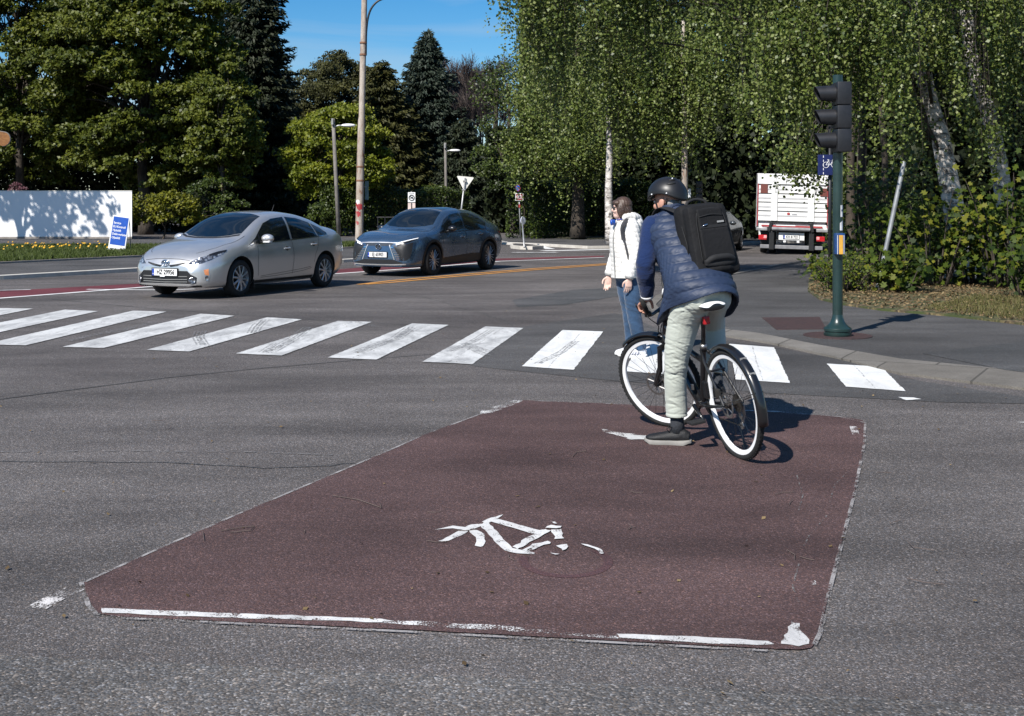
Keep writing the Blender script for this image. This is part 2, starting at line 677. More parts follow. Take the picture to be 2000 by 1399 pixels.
def rag(poly, step=.06, amp=.012):
    """subdivide and roughen a marking's outline (world points)"""
    w = [Vector(xy(*p)) for p in poly]
    out = []
    for i in range(len(w)):
        a, b = w[i], w[(i + 1) % len(w)]
        k = max(2, int((b - a).length / step))
        nrm = Vector((-(b - a).y, (b - a).x)).normalized()
        for j in range(k):
            q = a.lerp(b, j / k)
            if j: q += nrm * random.uniform(-amp, amp)
            out.append((q.x, q.y))
    return out


zV, zF = [], []
for q in ZS:
    r_ = rag(q, .05, .005)
    zF.append(tuple(range(len(zV), len(zV) + len(r_))))
    zV += [(x, y, .0085) for x, y in r_]
zo = mk('crosswalk', zV[:sum(len(f) for f in zF[:8])], zF[:8], M['white_paint'])
zo['kind'] = 'structure'
off = sum(len(f) for f in zF[:8])
zo = mk('crosswalk', zV[off:], [tuple(i - off for i in f) for f in zF[8:]], M['white_new'])
zo['kind'] = 'structure'
for ob in [o for o in COL.objects if o.name.startswith('crosswalk')]:
    for pl in ob.data.polygons:
        if pl.normal.z < 0: pl.flip()

# a joint runs along the middle of each stripe
for q in ZS[2:]:
    a_, b_ = ((q[0][0] + q[1][0]) / 2, (q[0][1] + q[1][1]) / 2), ((q[2][0] + q[3][0]) / 2, (q[2][1] + q[3][1]) / 2)
    strip('stripe_joint', [(a_[0] + (b_[0] - a_[0]) * t + random.uniform(-1.2, 1.2), a_[1] + (b_[1] - a_[1]) * t) for t in np.linspace(.02, .98, 12)], .012, M['faint'], .0098)
# tyre scuffs over the stripes
M['scuff'] = paint('tyre_scuff', (.22, .22, .22, 1), .52, 6, 25, .2)
for pts in ([(388, 648), (383, 660), (392, 676)], [(396, 648), (391, 660), (402, 676)], [(520, 626), (505, 640), (498, 652)], [(512, 626), (497, 640), (490, 652)],
            [(600, 640), (575, 660), (520, 690)], [(606, 641), (583, 660), (530, 691)], [(540, 672), (512, 690)], [(690, 629), (712, 634), (738, 640)],
            [(800, 640), (770, 662), (690, 690)], [(806, 642), (779, 663), (700, 691)], [(960, 646), (925, 668), (880, 688)], [(905, 672), (935, 682), (960, 690)],
            [(903, 677), (930, 687), (952, 696)], [(1125, 668), (1096, 690), (1050, 712)], [(300, 630), (260, 640), (200, 652), (130, 668)], [(306, 632), (266, 642), (206, 654)]):
    for dx in (-7, 0, 6):
        strip('tyre_mark', [(x + dx, y) for x, y in pts], .022, M['scuff'], .0105 + .0004 * (dx + 7) / 13)

# bike box
BB = [(163, 1140), (176, 1180), (190, 1200), (230, 1207), (760, 1231), (1100, 1249), (1500, 1270), (1560, 1272), (1585, 1268), (1600, 1240), (1622, 1150), (1645, 1060), (1668, 970),
      (1684, 900), (1690, 850), (1692, 832), (1684, 822), (1640, 815), (1460, 803), (1200, 790), (1022, 783), (960, 802), (830, 850), (740, 890), (640, 932), (460, 1008), (290, 1083)]
sheet('bike_box', rag(BB, .11, .004), M['red'], .006, world_pts=True)
strip('bike_box_edge', [(166, 1140), (290, 1084), (460, 1009), (640, 933), (740, 891), (830, 851), (960, 803), (1022, 784), (1200, 791), (1460, 804), (1640, 816), (1690, 828), (1688, 870), (1668, 970), (1645, 1060), (1622, 1150), (1602, 1240), (1590, 1264)],
      .018, M['red_edge'], .0085)
strip('bike_box_edge', [(158, 1140), (172, 1185), (188, 1203), (240, 1211), (760, 1236), (1100, 1254), (1500, 1275)], .02, M['red_edge'], .0084)
sheet('bike_box_line', rag([(198, 1192), (420, 1201), (620, 1208), (745, 1213), (770, 1217), (745, 1220), (620, 1216), (400, 1209), (200, 1201)], .05, .006), M['line_worn'], .0088, world_pts=True)
sheet('bike_box_line', rag([(745, 1214), (1000, 1228), (1030, 1233), (1500, 1255), (1522, 1262), (1500, 1268), (1210, 1252), (1000, 1238), (745, 1221)], .05, .006), M['white_worn'], .0088, world_pts=True)
sheet('bike_box_line', rag([(1205, 1243), (1330, 1247), (1500, 1257), (1512, 1263), (1480, 1265), (1320, 1257), (1210, 1250)], .05, .006), M['line_worn'], .0093, world_pts=True)
sheet('bike_box_line', rag([(1525, 1262), (1540, 1235), (1546, 1218), (1562, 1222), (1567, 1240), (1580, 1262), (1560, 1267)], .03, .010), M['line_worn'], .0088, world_pts=True)
sheet('bike_box_line', rag([(1572, 1137), (1592, 1135), (1595, 1146), (1578, 1148)], .02, .006), M['white_worn'], .0088, world_pts=True)
sheet('bike_box_line', rag([(940, 803), (1005, 784), (1022, 785), (1000, 794), (955, 810), (938, 811)], .06, .008), M['white_worn'], .0088, world_pts=True)
sheet('bike_box_line', rag([(1175, 840), (1205, 846), (1262, 853), (1264, 862), (1235, 862), (1205, 853), (1180, 847)], .04, .010), M['white_worn'], .0088, world_pts=True)
sheet('bike_box_line', rag([(1215, 850), (1262, 854), (1262, 861), (1230, 861)], .03, .010), M['white_paint'], .0091, world_pts=True)
strip('bike_box_line', [(1430, 803), (1520, 806), (1600, 812)], .03, M['white_thin'], .0088)
strip('bike_box_line', [(1666, 835), (1672, 852)], .05, M['white_thin'], .0088)
sheet('road_line', rag([(1754, 777), (1785, 778), (1800, 781), (1770, 783)], .05, .006), M['white_new'], .006, world_pts=True)
sheet('road_line', rag([(1985, 826), (2060, 825), (2060, 832)], .05, .006), M['white_new'], .006, world_pts=True)
# faint scratches and flakes inside the box and on the asphalt beside its corner
for pts in ([(1655, 925), (1630, 950), (1620, 985)], [(1556, 930), (1568, 970), (1560, 1000)], [(1615, 1010), (1580, 1050), (1570, 1070)], [(1560, 1105), (1548, 1150), (1560, 1180)]):
    strip('bike_box_scratch', pts, .008, M['faint'], .0087)
strip('road_flakes', [(70, 1190), (110, 1168), (150, 1150)], .09, M['white_thin'], .004)

# bicycle symbol, worn away at its rear wheel (corners in the 2000 px crop of the photo)
def sy(p): return (780 + p[0] / 4.348, 960 + p[1] / 4.35)


SY = [[(300, 340), (455, 305), (560, 318), (610, 296), (700, 290), (720, 300), (640, 330), (540, 340), (455, 328)],
      [(330, 437), (370, 425), (520, 345), (610, 330), (560, 372), (480, 408), (390, 447)],
      [(590, 340), (660, 345), (720, 380), (732, 440), (715, 475), (690, 488), (640, 478), (655, 440), (650, 405), (600, 365)],
      [(700, 275), (760, 245), (820, 232), (880, 212), (850, 236), (800, 262), (755, 285)],
      [(690, 310), (720, 275), (760, 285), (870, 405), (960, 500), (1060, 520), (1150, 540), (1150, 552), (1000, 545), (900, 522), (820, 455)],
      [(760, 255), (820, 246), (1010, 300), (1190, 348), (1240, 342), (1200, 378), (1150, 382), (1000, 338), (780, 274)],
      [(960, 490), (1130, 390), (1240, 340), (1290, 350), (1180, 415), (1050, 490), (1000, 512)],
      [(1040, 520), (1130, 465), (1260, 440), (1280, 465), (1190, 490), (1080, 530)],
      [(1290, 345), (1375, 340), (1400, 420), (1315, 425)],
      [(1240, 330), (1290, 305), (1380, 315), (1370, 328), (1290, 332)], [(1280, 272), (1325, 278), (1340, 292), (1310, 292)],
      [(1330, 485), (1420, 470), (1420, 510), (1385, 525), (1355, 500)], [(1280, 545), (1360, 555), (1330, 563)],
      [(1540, 468), (1640, 490), (1720, 520), (1735, 553), (1700, 550), (1690, 530), (1610, 495)]]
sV, sF = [], []
for i, q in enumerate(SY):
    r_ = rag([sy(p) for p in q], .035, .004 if i < 6 else .009)
    sF.append(tuple(range(len(sV), len(sV) + len(r_))))
    sV += [(x, y, .0090 + i * .0004) for x, y in r_]
so = mk('bike_symbol', sV, sF, paint('symbol_paint', (.66, .65, .63, 1), .415, 1.3, 14, .4))
so['kind'] = 'structure'
bm = bmesh.new(); bm.from_mesh(so.data); bmesh.ops.triangulate(bm, faces=bm.faces[:])
for f in bm.faces:
    if f.normal.z < 0: f.normal_flip()
bm.to_mesh(so.data); bm.free()
# ghost of the worn wheel ring
cen = G(1105, 1098)
ring = [(cen.x + .19 * math.cos(a), cen.y + .225 * math.sin(a)) for a in np.linspace(-3.4, .75, 26)]
strip('bike_symbol_ghost', ring, .042, asphalt('red_dark', (.054, .029, .031), (.060, .033, .035), .35), .0078, world_pts=True)

# far carriageway markings
sheet('cycle_lane', [(-500, 609), (0, 582.5), (278, 561), (470, 546), (662, 534), (800, 524), (975, 509), (1180, 502), (1180, 499.5), (975, 505), (800, 515.5), (662, 526), (470, 537), (275, 553.7), (0, 568.7), (-500, 593)], M['red_lane'], .005)
strip('road_line', [(-500, 611), (0, 583.5), (278, 562), (470, 547), (662, 535), (800, 525.5), (975, 511), (1180, 503.5)], .16, M['white_new'], .0085)
strip('road_line', [(-100, 572), (0, 568), (60, 566.5)], .12, M['white_paint'], .0085)
strip('road_line', [(170, 566), (260, 567), (330, 567.5), (380, 565.5)], .12, M['white_new'], .0088)
strip('road_line', [(1000, 493.5), (1060, 494), (1090, 493.2)], .35, M['white_paint'], .0085)
strip('road_line', [(1060, 490.5), (1110, 489.5), (1200, 487.5), (1290, 486.5)], .55, M['white_new'], .0085)
strip('road_line', [(1052, 481), (1075, 487)], .35, M['white_new'], .0085)
strip('road_line', [(1470, 521), (1500, 519.5), (1560, 514)], .2, M['white_worn'], .0085)
for dy in (0, 3.4):
    strip('yellow_line', [(700 + dy * 4, 556.5 - dy * .1), (760, 549.5 + dy), (870, 539.5 + dy * .9), (1040, 525.5 + dy * .75), (1180, 516 + dy * .6), (1300, 509 + dy * .5), (1420, 502.5 + dy * .4)], .13, M['yellow'], .0085)

# left pavement, verge, drive
SWZ = .075
L_kerb = [xy(-700, 585), xy(-300, 562), xy(0, 546), xy(272, 530), xy(470, 521.5), xy(664, 513), xy(780, 506), xy(880, 498), xy(940, 486), xy(955, 476)]
L_back = [xy(900, 474), xy(840, 483), xy(690, 489), xy(470, 499), xy(275, 507), xy(0, 521), xy(-300, 535), xy(-700, 556)]
slab('sidewalk', L_kerb + L_back, M['asphalt_grey'], SWZ)
strip('kerb', L_kerb, .30, M['kerb_pale'], SWZ + .012, thick=.2, world_pts=True)
verge = [xy(-700, 556), xy(-300, 535), xy(0, 521), xy(275, 507), xy(470, 499), xy(690, 489), xy(700, 481), xy(470, 483), xy(275, 487), xy(0, 487), xy(-400, 489), xy(-900, 496)]
slab('verge', verge, M['soil'], SWZ + .03)
strip('kerb', L_back[2:], .14, M['kerb'], SWZ + .05, thick=.2, world_pts=True)
drive = [xy(-900, 496), xy(-400, 489), xy(0, 487), xy(275, 487), xy(470, 483), xy(700, 481), xy(840, 483), xy(900, 474), xy(890, 466), xy(700, 467), xy(260, 471), xy(-900, 471)]
slab('drive', drive, M['asphalt_grey'], SWZ)

# far corner beyond the crossing road: pavement and soil under the trees
F_kerb = [xy(965, 473), xy(985, 477.5), xy(1060, 481), xy(1150, 486), xy(1290, 484), xy(1420, 479.5), xy(1470, 477), xy(1560, 474)]
slab('sidewalk', F_kerb + [xy(1560, 466), xy(1300, 470), xy(1120, 471), xy(1040, 466), xy(1005, 464)], M['asphalt_grey'], SWZ)
strip('kerb', F_kerb, .35, M['kerb_pale'], SWZ + .02, thick=.2, world_pts=True)
slab('verge', [xy(1560, 466), xy(1300, 470), xy(1120, 471), xy(1040, 466), xy(1020, 458), (6, 100), (60, 100)], M['soil'], SWZ + .05)

# right corner: pavement with a dropped kerb
R_kerb = [xy(2500, 800), xy(2000, 732), xy(1760, 708), xy(1600, 680), xy(1480, 656), xy(1412, 648), xy(1330, 634), xy(1285, 616), xy(1272, 600), xy(1290, 582), xy(1340, 562), xy(1420, 541), xy(1520, 521), xy(1600, 508), xy(1700, 496)]
CKZ = .035
slab('sidewalk', R_kerb + [(34, 40), (34, 5), xy(2500, 800)], M['asphalt_grey'], CKZ)
kd = [[(1412, 648), (1412, 658)], [(1480, 656), (1500, 672)], [(1600, 680), (1620, 698)], [(1760, 708), (1760, 733)], [(2000, 732), (2000, 763)], [(2500, 800), (2500, 845)]]
kV, kF = [], []
for (a, b) in kd:
    ga, gb = Vector((*xy(*a), 0)), Vector((*xy(*b), 0))
    kV += [ga + Vector((0, 0, CKZ + .003)), gb + Vector((0, 0, .024)), gb + Vector((0, 0, -.02))]
for i in range(len(kd) - 1):
    for j in range(2):
        kF.append((i * 3 + j, i * 3 + j + 1, i * 3 + 4 + j, i * 3 + 3 + j))
mk('dropped_kerb', kV, kF, M['kerb_flat'])['kind'] = 'structure'
bm = bmesh.new(); ob = bpy.data.objects['dropped_kerb']; bm.from_mesh(ob.data); bmesh.ops.recalc_face_normals(bm, faces=bm.faces[:]); bm.to_mesh(ob.data); bm.free()
strip('kerb', R_kerb[5:], .14, M['kerb_flat'], CKZ + .010, thick=.12, world_pts=True)
sheet('sidewalk_patch', [(1800, 690), (2100, 655), (2300, 700), (2060, 735), (1960, 722)], M['asphalt_dark'], CKZ + .004)
R_verge = [xy(1578, 574), xy(1600, 590), xy(1640, 600), xy(1720, 612), xy(1850, 623), xy(2000, 641), xy(2500, 690), (40, 12), (40, 60), (22, 60), xy(1640, 508), xy(1600, 522), xy(1580, 550)]
slab('verge', R_verge, M['litter'], CKZ + .03)

# ------------------------------------------------------------------ foliage
def leaf_mat(name, stops, rough=.45, trans=.25, spec=.5):
    n = N(name)
    a = n.node('Attribute')
    a.attribute_name = 'tint'
    col = n.ramp(a.outputs['Fac'], [(i / (len(stops) - 1), (*c, 1)) for i, c in enumerate(stops)])
    n.set(Base_Color=col, Roughness=rough)
    n.b.inputs['Specular IOR Level'].default_value = spec
    tr = n.node('BsdfTranslucent')
    mx = n.node('MixShader')
    mx.inputs[0].default_value = trans
    n.link(col, tr.inputs['Color'])
    n.link(n.b.outputs[0], mx.inputs[1])
    n.link(tr.outputs[0], mx.inputs[2])
    n.link(mx.outputs[0], n.out.inputs[0])
    return n.m


LM = {
    'birch': leaf_mat('birch_leaf', [(.026, .046, .009), (.068, .098, .016), (.125, .158, .032), (.21, .235, .08)], .45, .2, .35),
    'maple': leaf_mat('maple_leaf', [(.034, .048, .006), (.074, .092, .008), (.120, .132, .015)], .5, .2, .3),
    'maple_bright': leaf_mat('young_maple_leaf', [(.060, .082, .006), (.125, .150, .009), (.185, .195, .016)], .5, .25, .3),
    'conifer': leaf_mat('conifer_needle', [(.010, .016, .008), (.018, .026, .012), (.030, .036, .016)], .6, .05, .25),
    'spruce': leaf_mat('blue_spruce_needle', [(.014, .024, .016), (.026, .038, .026), (.042, .055, .036)], .6, .05, .25),
    'yew': leaf_mat('yew_needle', [(.020, .022, .006), (.040, .042, .010), (.062, .060, .014)], .6, .05, .25),
    'hedge': leaf_mat('hedge_leaf', [(.018, .030, .006), (.036, .056, .008), (.065, .088, .012)], .45, .2, .35),
    'bush': leaf_mat('yellow_green_leaf', [(.055, .065, .006), (.12, .125, .008), (.20, .19, .014)], .5, .25, .3),
    'sapling': leaf_mat('sapling_leaf', [(.018, .034, .006), (.040, .066, .008), (.080, .108, .011), (.15, .15, .016)], .55, .3, .2),  # tones lowered: shade of the birch canopy is put into the leaf colour
    'red': leaf_mat('copper_leaf', [(.06, .016, .02), (.11, .035, .045), (.15, .06, .07)], .5, .2),
    'wood': leaf_mat('woodland_leaf', [(.006, .010, .004), (.012, .018, .006), (.022, .030, .009)], .6, .1, .2),  # near-black leaf colour paints in the shade inside the wood
    'grass': leaf_mat('grass_blade', [(.030, .045, .010), (.055, .080, .014), (.09, .115, .025)], .6, .25, .25),
    'dry': leaf_mat('dry_leaf', [(.06, .04, .02), (.14, .095, .045), (.26, .19, .10)], .7, .1, .2),
}
n = N('bark')
co = n.coord('Object', (1, 1, .35))
f = n.noise(co, 9, 6, .7)
n.set(Base_Color=n.ramp(f, [(.3, (.022, .017, .013, 1)), (.7, (.085, .068, .052, 1))]), Roughness=.95)
n.bump(f, .8, .05)
M['bark'] = n.m
n = N('birch_bark')
co = n.coord('Object', (1, 1, 2.2))
f = n.noise(co, 3.2, 6, .75, 1.0)
f2 = n.noise(n.coord('Object', (1, 1, 7)), 5, 4, .6)
base = n.ramp(f, [(.38, (.02, .018, .016, 1)), (.46, (.30, .27, .24, 1)), (.55, (.62, .58, .54, 1))])
base = n.mix(n.ramp(f2, [(.6, 0.0), (.68, .85)]), base, (.04, .035, .03, 1))
n.set(Base_Color=base, Roughness=.8)
n.bump(f, .4, .02)
M['birch_bark'] = n.m
M['twig'] = simple('twig', (.10, .075, .065), .9)


def leaf_mesh(name, C, size, m, parent=None, bias=(0, 0, 0), aspect=.62, axis=None, tint=None, spread=1.0, shape='diamond'):
    """one mesh of leaf-sized faces at the points C"""
    n = len(C)
    C = np.asarray(C, float)
    size = np.broadcast_to(np.asarray(size, float), (n,))
    nr = rng.normal(size=(n, 3)) * spread + np.asarray(bias, float)
    nr /= np.linalg.norm(nr, axis=1, keepdims=True) + 1e-9
    u = rng.normal(size=(n, 3)) if axis is None else np.asarray(axis, float) + rng.normal(size=(n, 3)) * .25
    u -= nr * np.sum(u * nr, axis=1, keepdims=True)
    u /= np.linalg.norm(u, axis=1, keepdims=True) + 1e-9
    w = np.cross(nr, u)
    s = (size * rng.uniform(.7, 1.25, n))[:, None]
    if shape == 'maple':
        # seven-cornered lobed leaf
        prof = np.array([(0, 0), (.22, -.48), (.40, -.26), (.72, -.50), (.70, -.18), (1.0, 0), (.70, .18), (.72, .50), (.40, .26), (.22, .48)])
        k = len(prof)
        V = np.stack([C + u * s * (p[0] - .5) + w * s * p[1] for p in prof], axis=1)
    else:
        k = 4
        V = np.stack([C - u * s * .5, C + w * s * aspect * .5 - u * s * .08, C + u * s * .5, C - w * s * aspect * .5 - u * s * .08], axis=1)
    V = V.reshape(-1, 3)
    if parent is not None:
        inv = np.array(wmat(parent).inverted())
        V = V @ inv[:3, :3].T + inv[:3, 3]
    me = bpy.data.meshes.new(name)
    me.vertices.add(n * k)
    me.vertices.foreach_set('co', V.ravel())
    me.loops.add(n * k)
    me.loops.foreach_set('vertex_index', np.arange(n * k, dtype=np.int32))
    me.polygons.add(n)
    me.polygons.foreach_set('loop_start', np.arange(n, dtype=np.int32) * k)
    me.update(calc_edges=True)
    at = me.attributes.new('tint', 'FLOAT', 'FACE')
    t = rng.random(n) if tint is None else np.clip(np.asarray(tint) + rng.normal(size=n) * .22, 0, 1)
    at.data.foreach_set('value', t.astype(np.float32))
    me.materials.append(m)
    o = bpy.data.objects.new(name, me)
    COL.objects.link(o)
    if parent is not None: o.parent = parent
    return o


def in_ball(n):
    p = rng.normal(size=(n, 3))
    p /= np.linalg.norm(p, axis=1, keepdims=True)
    return p * rng.random((n, 1)) ** (1 / 3)


def on_ball(n):
    p = rng.normal(size=(n, 3))
    return p / np.linalg.norm(p, axis=1, keepdims=True)


def trunk_mb(base, top, r0, r1, limbs=(), wob=.15, seg=10):
    mb = MB()
    base, top = Vector(base), Vector(top)
    pts = [base.lerp(top, t) + Vector((random.uniform(-wob, wob), random.uniform(-wob, wob), 0)) * (0 if t == 0 else 1) for t in np.linspace(0, 1, 7)]
    p = cr(pts, 22)
    rr = np.linspace(r0, r1, 22) * (1 + .35 * np.exp(-np.linspace(0, 12, 22)))
    mb.tube(p, rr, seg)
    for (t, end, r) in limbs:
        a = Vector(p[int(t * 21)])
        e = Vector(end)
        mid = a.lerp(e, .5) + Vector((random.uniform(-.3, .3), random.uniform(-.3, .3), .25 * (e - a).length * .5))
        q = cr([a, mid, e], 9)
        mb.tube(q, np.linspace(r, r * .25, 9), 6)
    return mb


def boughs(center, radii, nb, zlo=-1.0):
    """bough centres spread through and over an ellipsoid"""
    c = np.asarray(center, float)
    r = np.asarray(radii, float)
    d = on_ball(nb * 3)
    d = d[d[:, 2] > zlo][:nb]
    return c + d * r * rng.uniform(.62, 1.0, (len(d), 1))


def broadleaf(name, label, base, ctr, radii, nb, br, nclump, nleaf, lsize, lm, tr=.25, group=None, shape='diamond', zlo=-1, bark='bark', trunk=True, wobble=.35, vflat=.75, cat='tree', stem='trunk', crown='crown'):
    t = thing(name, label, cat, base, 0, group)
    B = boughs(ctr, radii, nb, zlo)
    pts, tint = [], []
    for b in B:
        rb = br * rng.uniform(.65, 1.25)
        d = on_ball(nclump)
        d[:, 2] = np.abs(d[:, 2]) * .9 - .25
        cl = b + d * np.array([rb, rb, rb * vflat]) * rng.uniform(.55, 1.05, (nclump, 1))
        tb = rng.normal(.5, .16)
        for q in cl:
            k = max(3, int(nleaf * rng.uniform(.6, 1.4)))
            pts.append(q + in_ball(k) * wobble * np.array([1, 1, .6]))
            tint.append(np.full(k, tb + rng.normal(0, .1)))
    pts = np.concatenate(pts)
    tint = np.concatenate(tint)
    ok = pts[:, 2] > .05
    pts, tint = pts[ok], tint[ok]
    if trunk:
        lim = [(rng.uniform(.35, .95), B[i] * .85 + np.asarray(ctr) * .15, tr * .3) for i in range(0, len(B), 3)]
        trunk_mb(base, Vector(ctr) + Vector((0, 0, radii[2] * .5)), tr, tr * .25, lim).build(stem, M[bark], t, True, True)
    leaf_mesh(crown, pts, lsize, LM[lm], t, bias=(-.35, -.65, .65), spread=.75, tint=tint, shape=shape)
    return t


def conifer(name, label, base, h, r, lm, nt=26, per=15, lsize=.26, group=None, droop=.35, tip=.12, zlo=.04, power=.85):
    t = thing(name, label, 'conifer', base, 0, group)
    base = np.asarray(base, float)
    pts, ax, tint = [], [], []
    for i in range(nt):
        f = zlo + (1 - zlo) * (i / nt)
        z = h * f
        rr = r * (1 - f) ** power + tip
        m = max(5, int(per * (1 - f * .6)))
        for k in range(m):
            an = rng.uniform(0, 2 * PI)
            Lb = rr * rng.uniform(.65, 1.18)
            d = np.array([math.cos(an), math.sin(an), 0])
            ns = max(10, int(Lb * 30))
            s = rng.random(ns) ** .6
            p = base + np.outer(s * Lb, d) + np.array([0, 0, 1]) * (z + rng.uniform(-.25, .25) - droop * Lb * s[:, None] ** 1.3 + .22 * Lb * s[:, None] ** 4)
            side = np.array([-d[1], d[0], 0])
            wdt = .30 * Lb * (1 - s) + .10
            p = p + np.outer(rng.normal(size=ns) * wdt * .6, side) + rng.normal(size=(ns, 3)) * .06
            pts.append(p)
            a_ = d + np.array([0, 0, -.35])
            ax.append(np.tile(a_, (ns, 1)))
            tint.append(np.full(ns, rng.normal(.5, .2)) + .25 * (s - .5))
    pts, ax, tint = map(np.concatenate, (pts, ax, tint))
    ok = pts[:, 2] > .1
    trunk_mb(base, base + np.array([0, 0, h * .97]), .035 * h * .6, .03, (), .05).build('trunk', M['bark'], t, True, True)
    leaf_mesh('crown', pts[ok], lsize, LM[lm], t, bias=(-.2, -.4, .8), aspect=.34, axis=ax[ok], tint=tint[ok], spread=.7)
    return t


def birch(name, label, base, top, tr, origins, lens, nstrand, lsize, step=.055, group=None, bark='birch_bark', limbs=True, jit=.045, lm='birch', mid=None):
    """origins: list of (centre, radii, share) ellipsoids the hanging twigs start in"""
    t = thing(name, label, 'tree', base, 0, group)
    pts, tint, tw, lim = [], [], MB(), []
    for (c, r, sh, *lsc) in origins:
        lsc = lsc[0] if lsc else 1.0
        c, r = np.asarray(c, float), np.asarray(r, float)
        m = int(nstrand * sh)
        # twigs gather in bunches, with gaps between
        nb = max(4, m // 20)
        bun = c + in_ball(nb) * r
        if limbs:
            for q in bun[::max(1, nb // 3)]: lim.append((rng.uniform(.45, .98), q, tr * .22))
        st = bun[rng.integers(0, nb, m)] + rng.normal(size=(m, 3)) * np.array([.17, .17, .30])
        tb = rng.normal(.5, .18, m)
        bl = rng.uniform(.25, 1.15, nb)
        bi = np.argmin(((st[:, None, :2] - bun[None, :, :2]) ** 2).sum(2), axis=1)
        for q in bun:
            k = int(70 * rng.uniform(.4, 1.5))
            pts.append(q + rng.normal(size=(k, 3)) * np.array([.38, .38, .20]) * (1 if lsize < .09 else 1.5))
            tint.append(np.full(k, rng.normal(.5, .15)))
        for i in range(m):
            Ls = rng.uniform(*lens) * (1 - .4 * rng.random()) * lsc * bl[bi[i]]
            k = max(4, int(Ls / step))
            s = np.linspace(0, Ls, k)
            sway = rng.normal(size=2) * .10
            p = np.stack([st[i, 0] + sway[0] * s, st[i, 1] + sway[1] * s, st[i, 2] - s], 1)
            p[:, :2] += rng.normal(size=(k, 2)) * jit
            p[:, 2] += rng.normal(size=k) * jit
            pts.append(p)
            tint.append(np.full(k, tb[i]))
            if i % 6 == 0:
                e = st[i] + np.array([sway[0] * Ls, sway[1] * Ls, -Ls])
                tw.tube([st[i], e], [.006, .003], 3, False)
    pts, tint = np.concatenate(pts), np.concatenate(tint)
    ok = pts[:, 2] > .5
    if mid is not None:                      # gaps in the leaf curtain that show the pale trunks
        for yt, c0, c1, za, zb in ((23.8, 9.35, .24, 2.5, 4.3), (25.3, 11.07, .235, 3.3, 5.8)):
            s_ = yt / pts[:, 1]
            zz = 1.6 + (pts[:, 2] - 1.6) * s_
            gap = (np.abs(pts[:, 0] * s_ - (c0 - c1 * zz)) < .30) & (zz > za) & (zz < zb) & (pts[:, 1] < yt)
            ok &= ~(gap & (rng.random(len(pts)) < .85))
    lm_ = MB()
    if mid is None:
        tm = trunk_mb(base, top, tr, tr * .3, [], tr * .3)
        for (f, e, r) in lim:
            a = Vector(base).lerp(Vector(top), f)
            e = Vector(e)
            lm_.tube(cr([a, a.lerp(e, .5) + Vector((0, 0, .3)), e], 8), np.linspace(r * .7, r * .15, 8), 5)
    else:
        tm = MB()
        p = cr([base] + list(mid) + [top], 26)
        tm.tube(p, np.linspace(tr, tr * .45, 26) * (1 + .5 * np.exp(-np.linspace(0, 14, 26))), 14)
        for (f, e, r) in lim:
            a = Vector(p[int(f * 25)])
            e = Vector(e)
            q = cr([a, a.lerp(e, .35) + Vector((random.uniform(-.4, .4), random.uniform(-.4, .4), random.uniform(.3, .9))), a.lerp(e, .7) + Vector((random.uniform(-.4, .4), random.uniform(-.3, .3), random.uniform(.3, 1.1))), e], 8)
            lm_.tube(q, np.linspace(r * .7, r * .15, 8), 5)
    tm.build('trunk', M[bark], t, True, True)
    if lm_.V: lm_.build('branches', M['bark'], t, True, True)
    if tw.V: tw.build('twigs', M['bark'], t, False, True)
    leaf_mesh('crown', pts[ok], lsize, LM[lm], t, bias=(-.25, -.5, .25), aspect=.78, spread=.8, tint=tint[ok])
    return t


def hedge(name, label, path, w, h, nl, lsize, lm, cat='hedge', z0=.1, rough=.18, group=None):
    t = thing(name, label, cat, (path[0][0], path[0][1], 0), 0, group)
    p = np.array([(x, y) for x, y in path], float)
    seg = np.linalg.norm(np.diff(p, axis=0), axis=1)
    cum = np.concatenate([[0], np.cumsum(seg)])
    s = rng.uniform(-.2, cum[-1] + .2, nl)
    x = np.interp(s, cum, p[:, 0])
    y = np.interp(s, cum, p[:, 1])
    i = np.clip(np.searchsorted(cum, s) - 1, 0, len(seg) - 1)
    d = np.diff(p, axis=0)[i] / seg[i][:, None]
    nx, ny = -d[:, 1], d[:, 0]
    a = rng.uniform(-1, 1, nl)
    b = rng.uniform(0, 1, nl)
    # push the leaves to the shell of the box
    edge = rng.random(nl)
    a = np.where(edge < .55, np.sign(a) * (1 - .15 * rng.random(nl)), a)
    b = np.where(edge > .72, 1 - .1 * rng.random(nl), b)
    lump = 1 + rough * np.sin(s * 2.3 + 1.3 * np.sin(s * .9)) * np.sin(b * 5 + s) + rng.normal(size=nl) * .07
    off = a * w / 2 * lump
    z = z0 + b * h * (1 + rough * .35 * np.sin(s * 1.7 + 2) + rng.normal(size=nl) * .04)
    C = np.stack([x + nx * off, y + ny * off, z], 1)
    tt = .5 + .18 * np.sin(s * 3.1 + z * 4)
    tr_ = MB()
    for q in np.arange(.3, cum[-1], .9):
        bx, by = np.interp(q, cum, p[:, 0]), np.interp(q, cum, p[:, 1])
        tr_.tube([(bx, by, 0), (bx + random.uniform(-.1, .1), by, h * .55), (bx + random.uniform(-.3, .3), by + random.uniform(-.2, .2), h * .85)], [.035, .025, .01], 5)
    tr_.build('stem', M['bark'], t, True, True)
    leaf_mesh('foliage', C, lsize, LM[lm], t, bias=(-.25, -.45, .8), spread=.75, tint=tt)
    return t


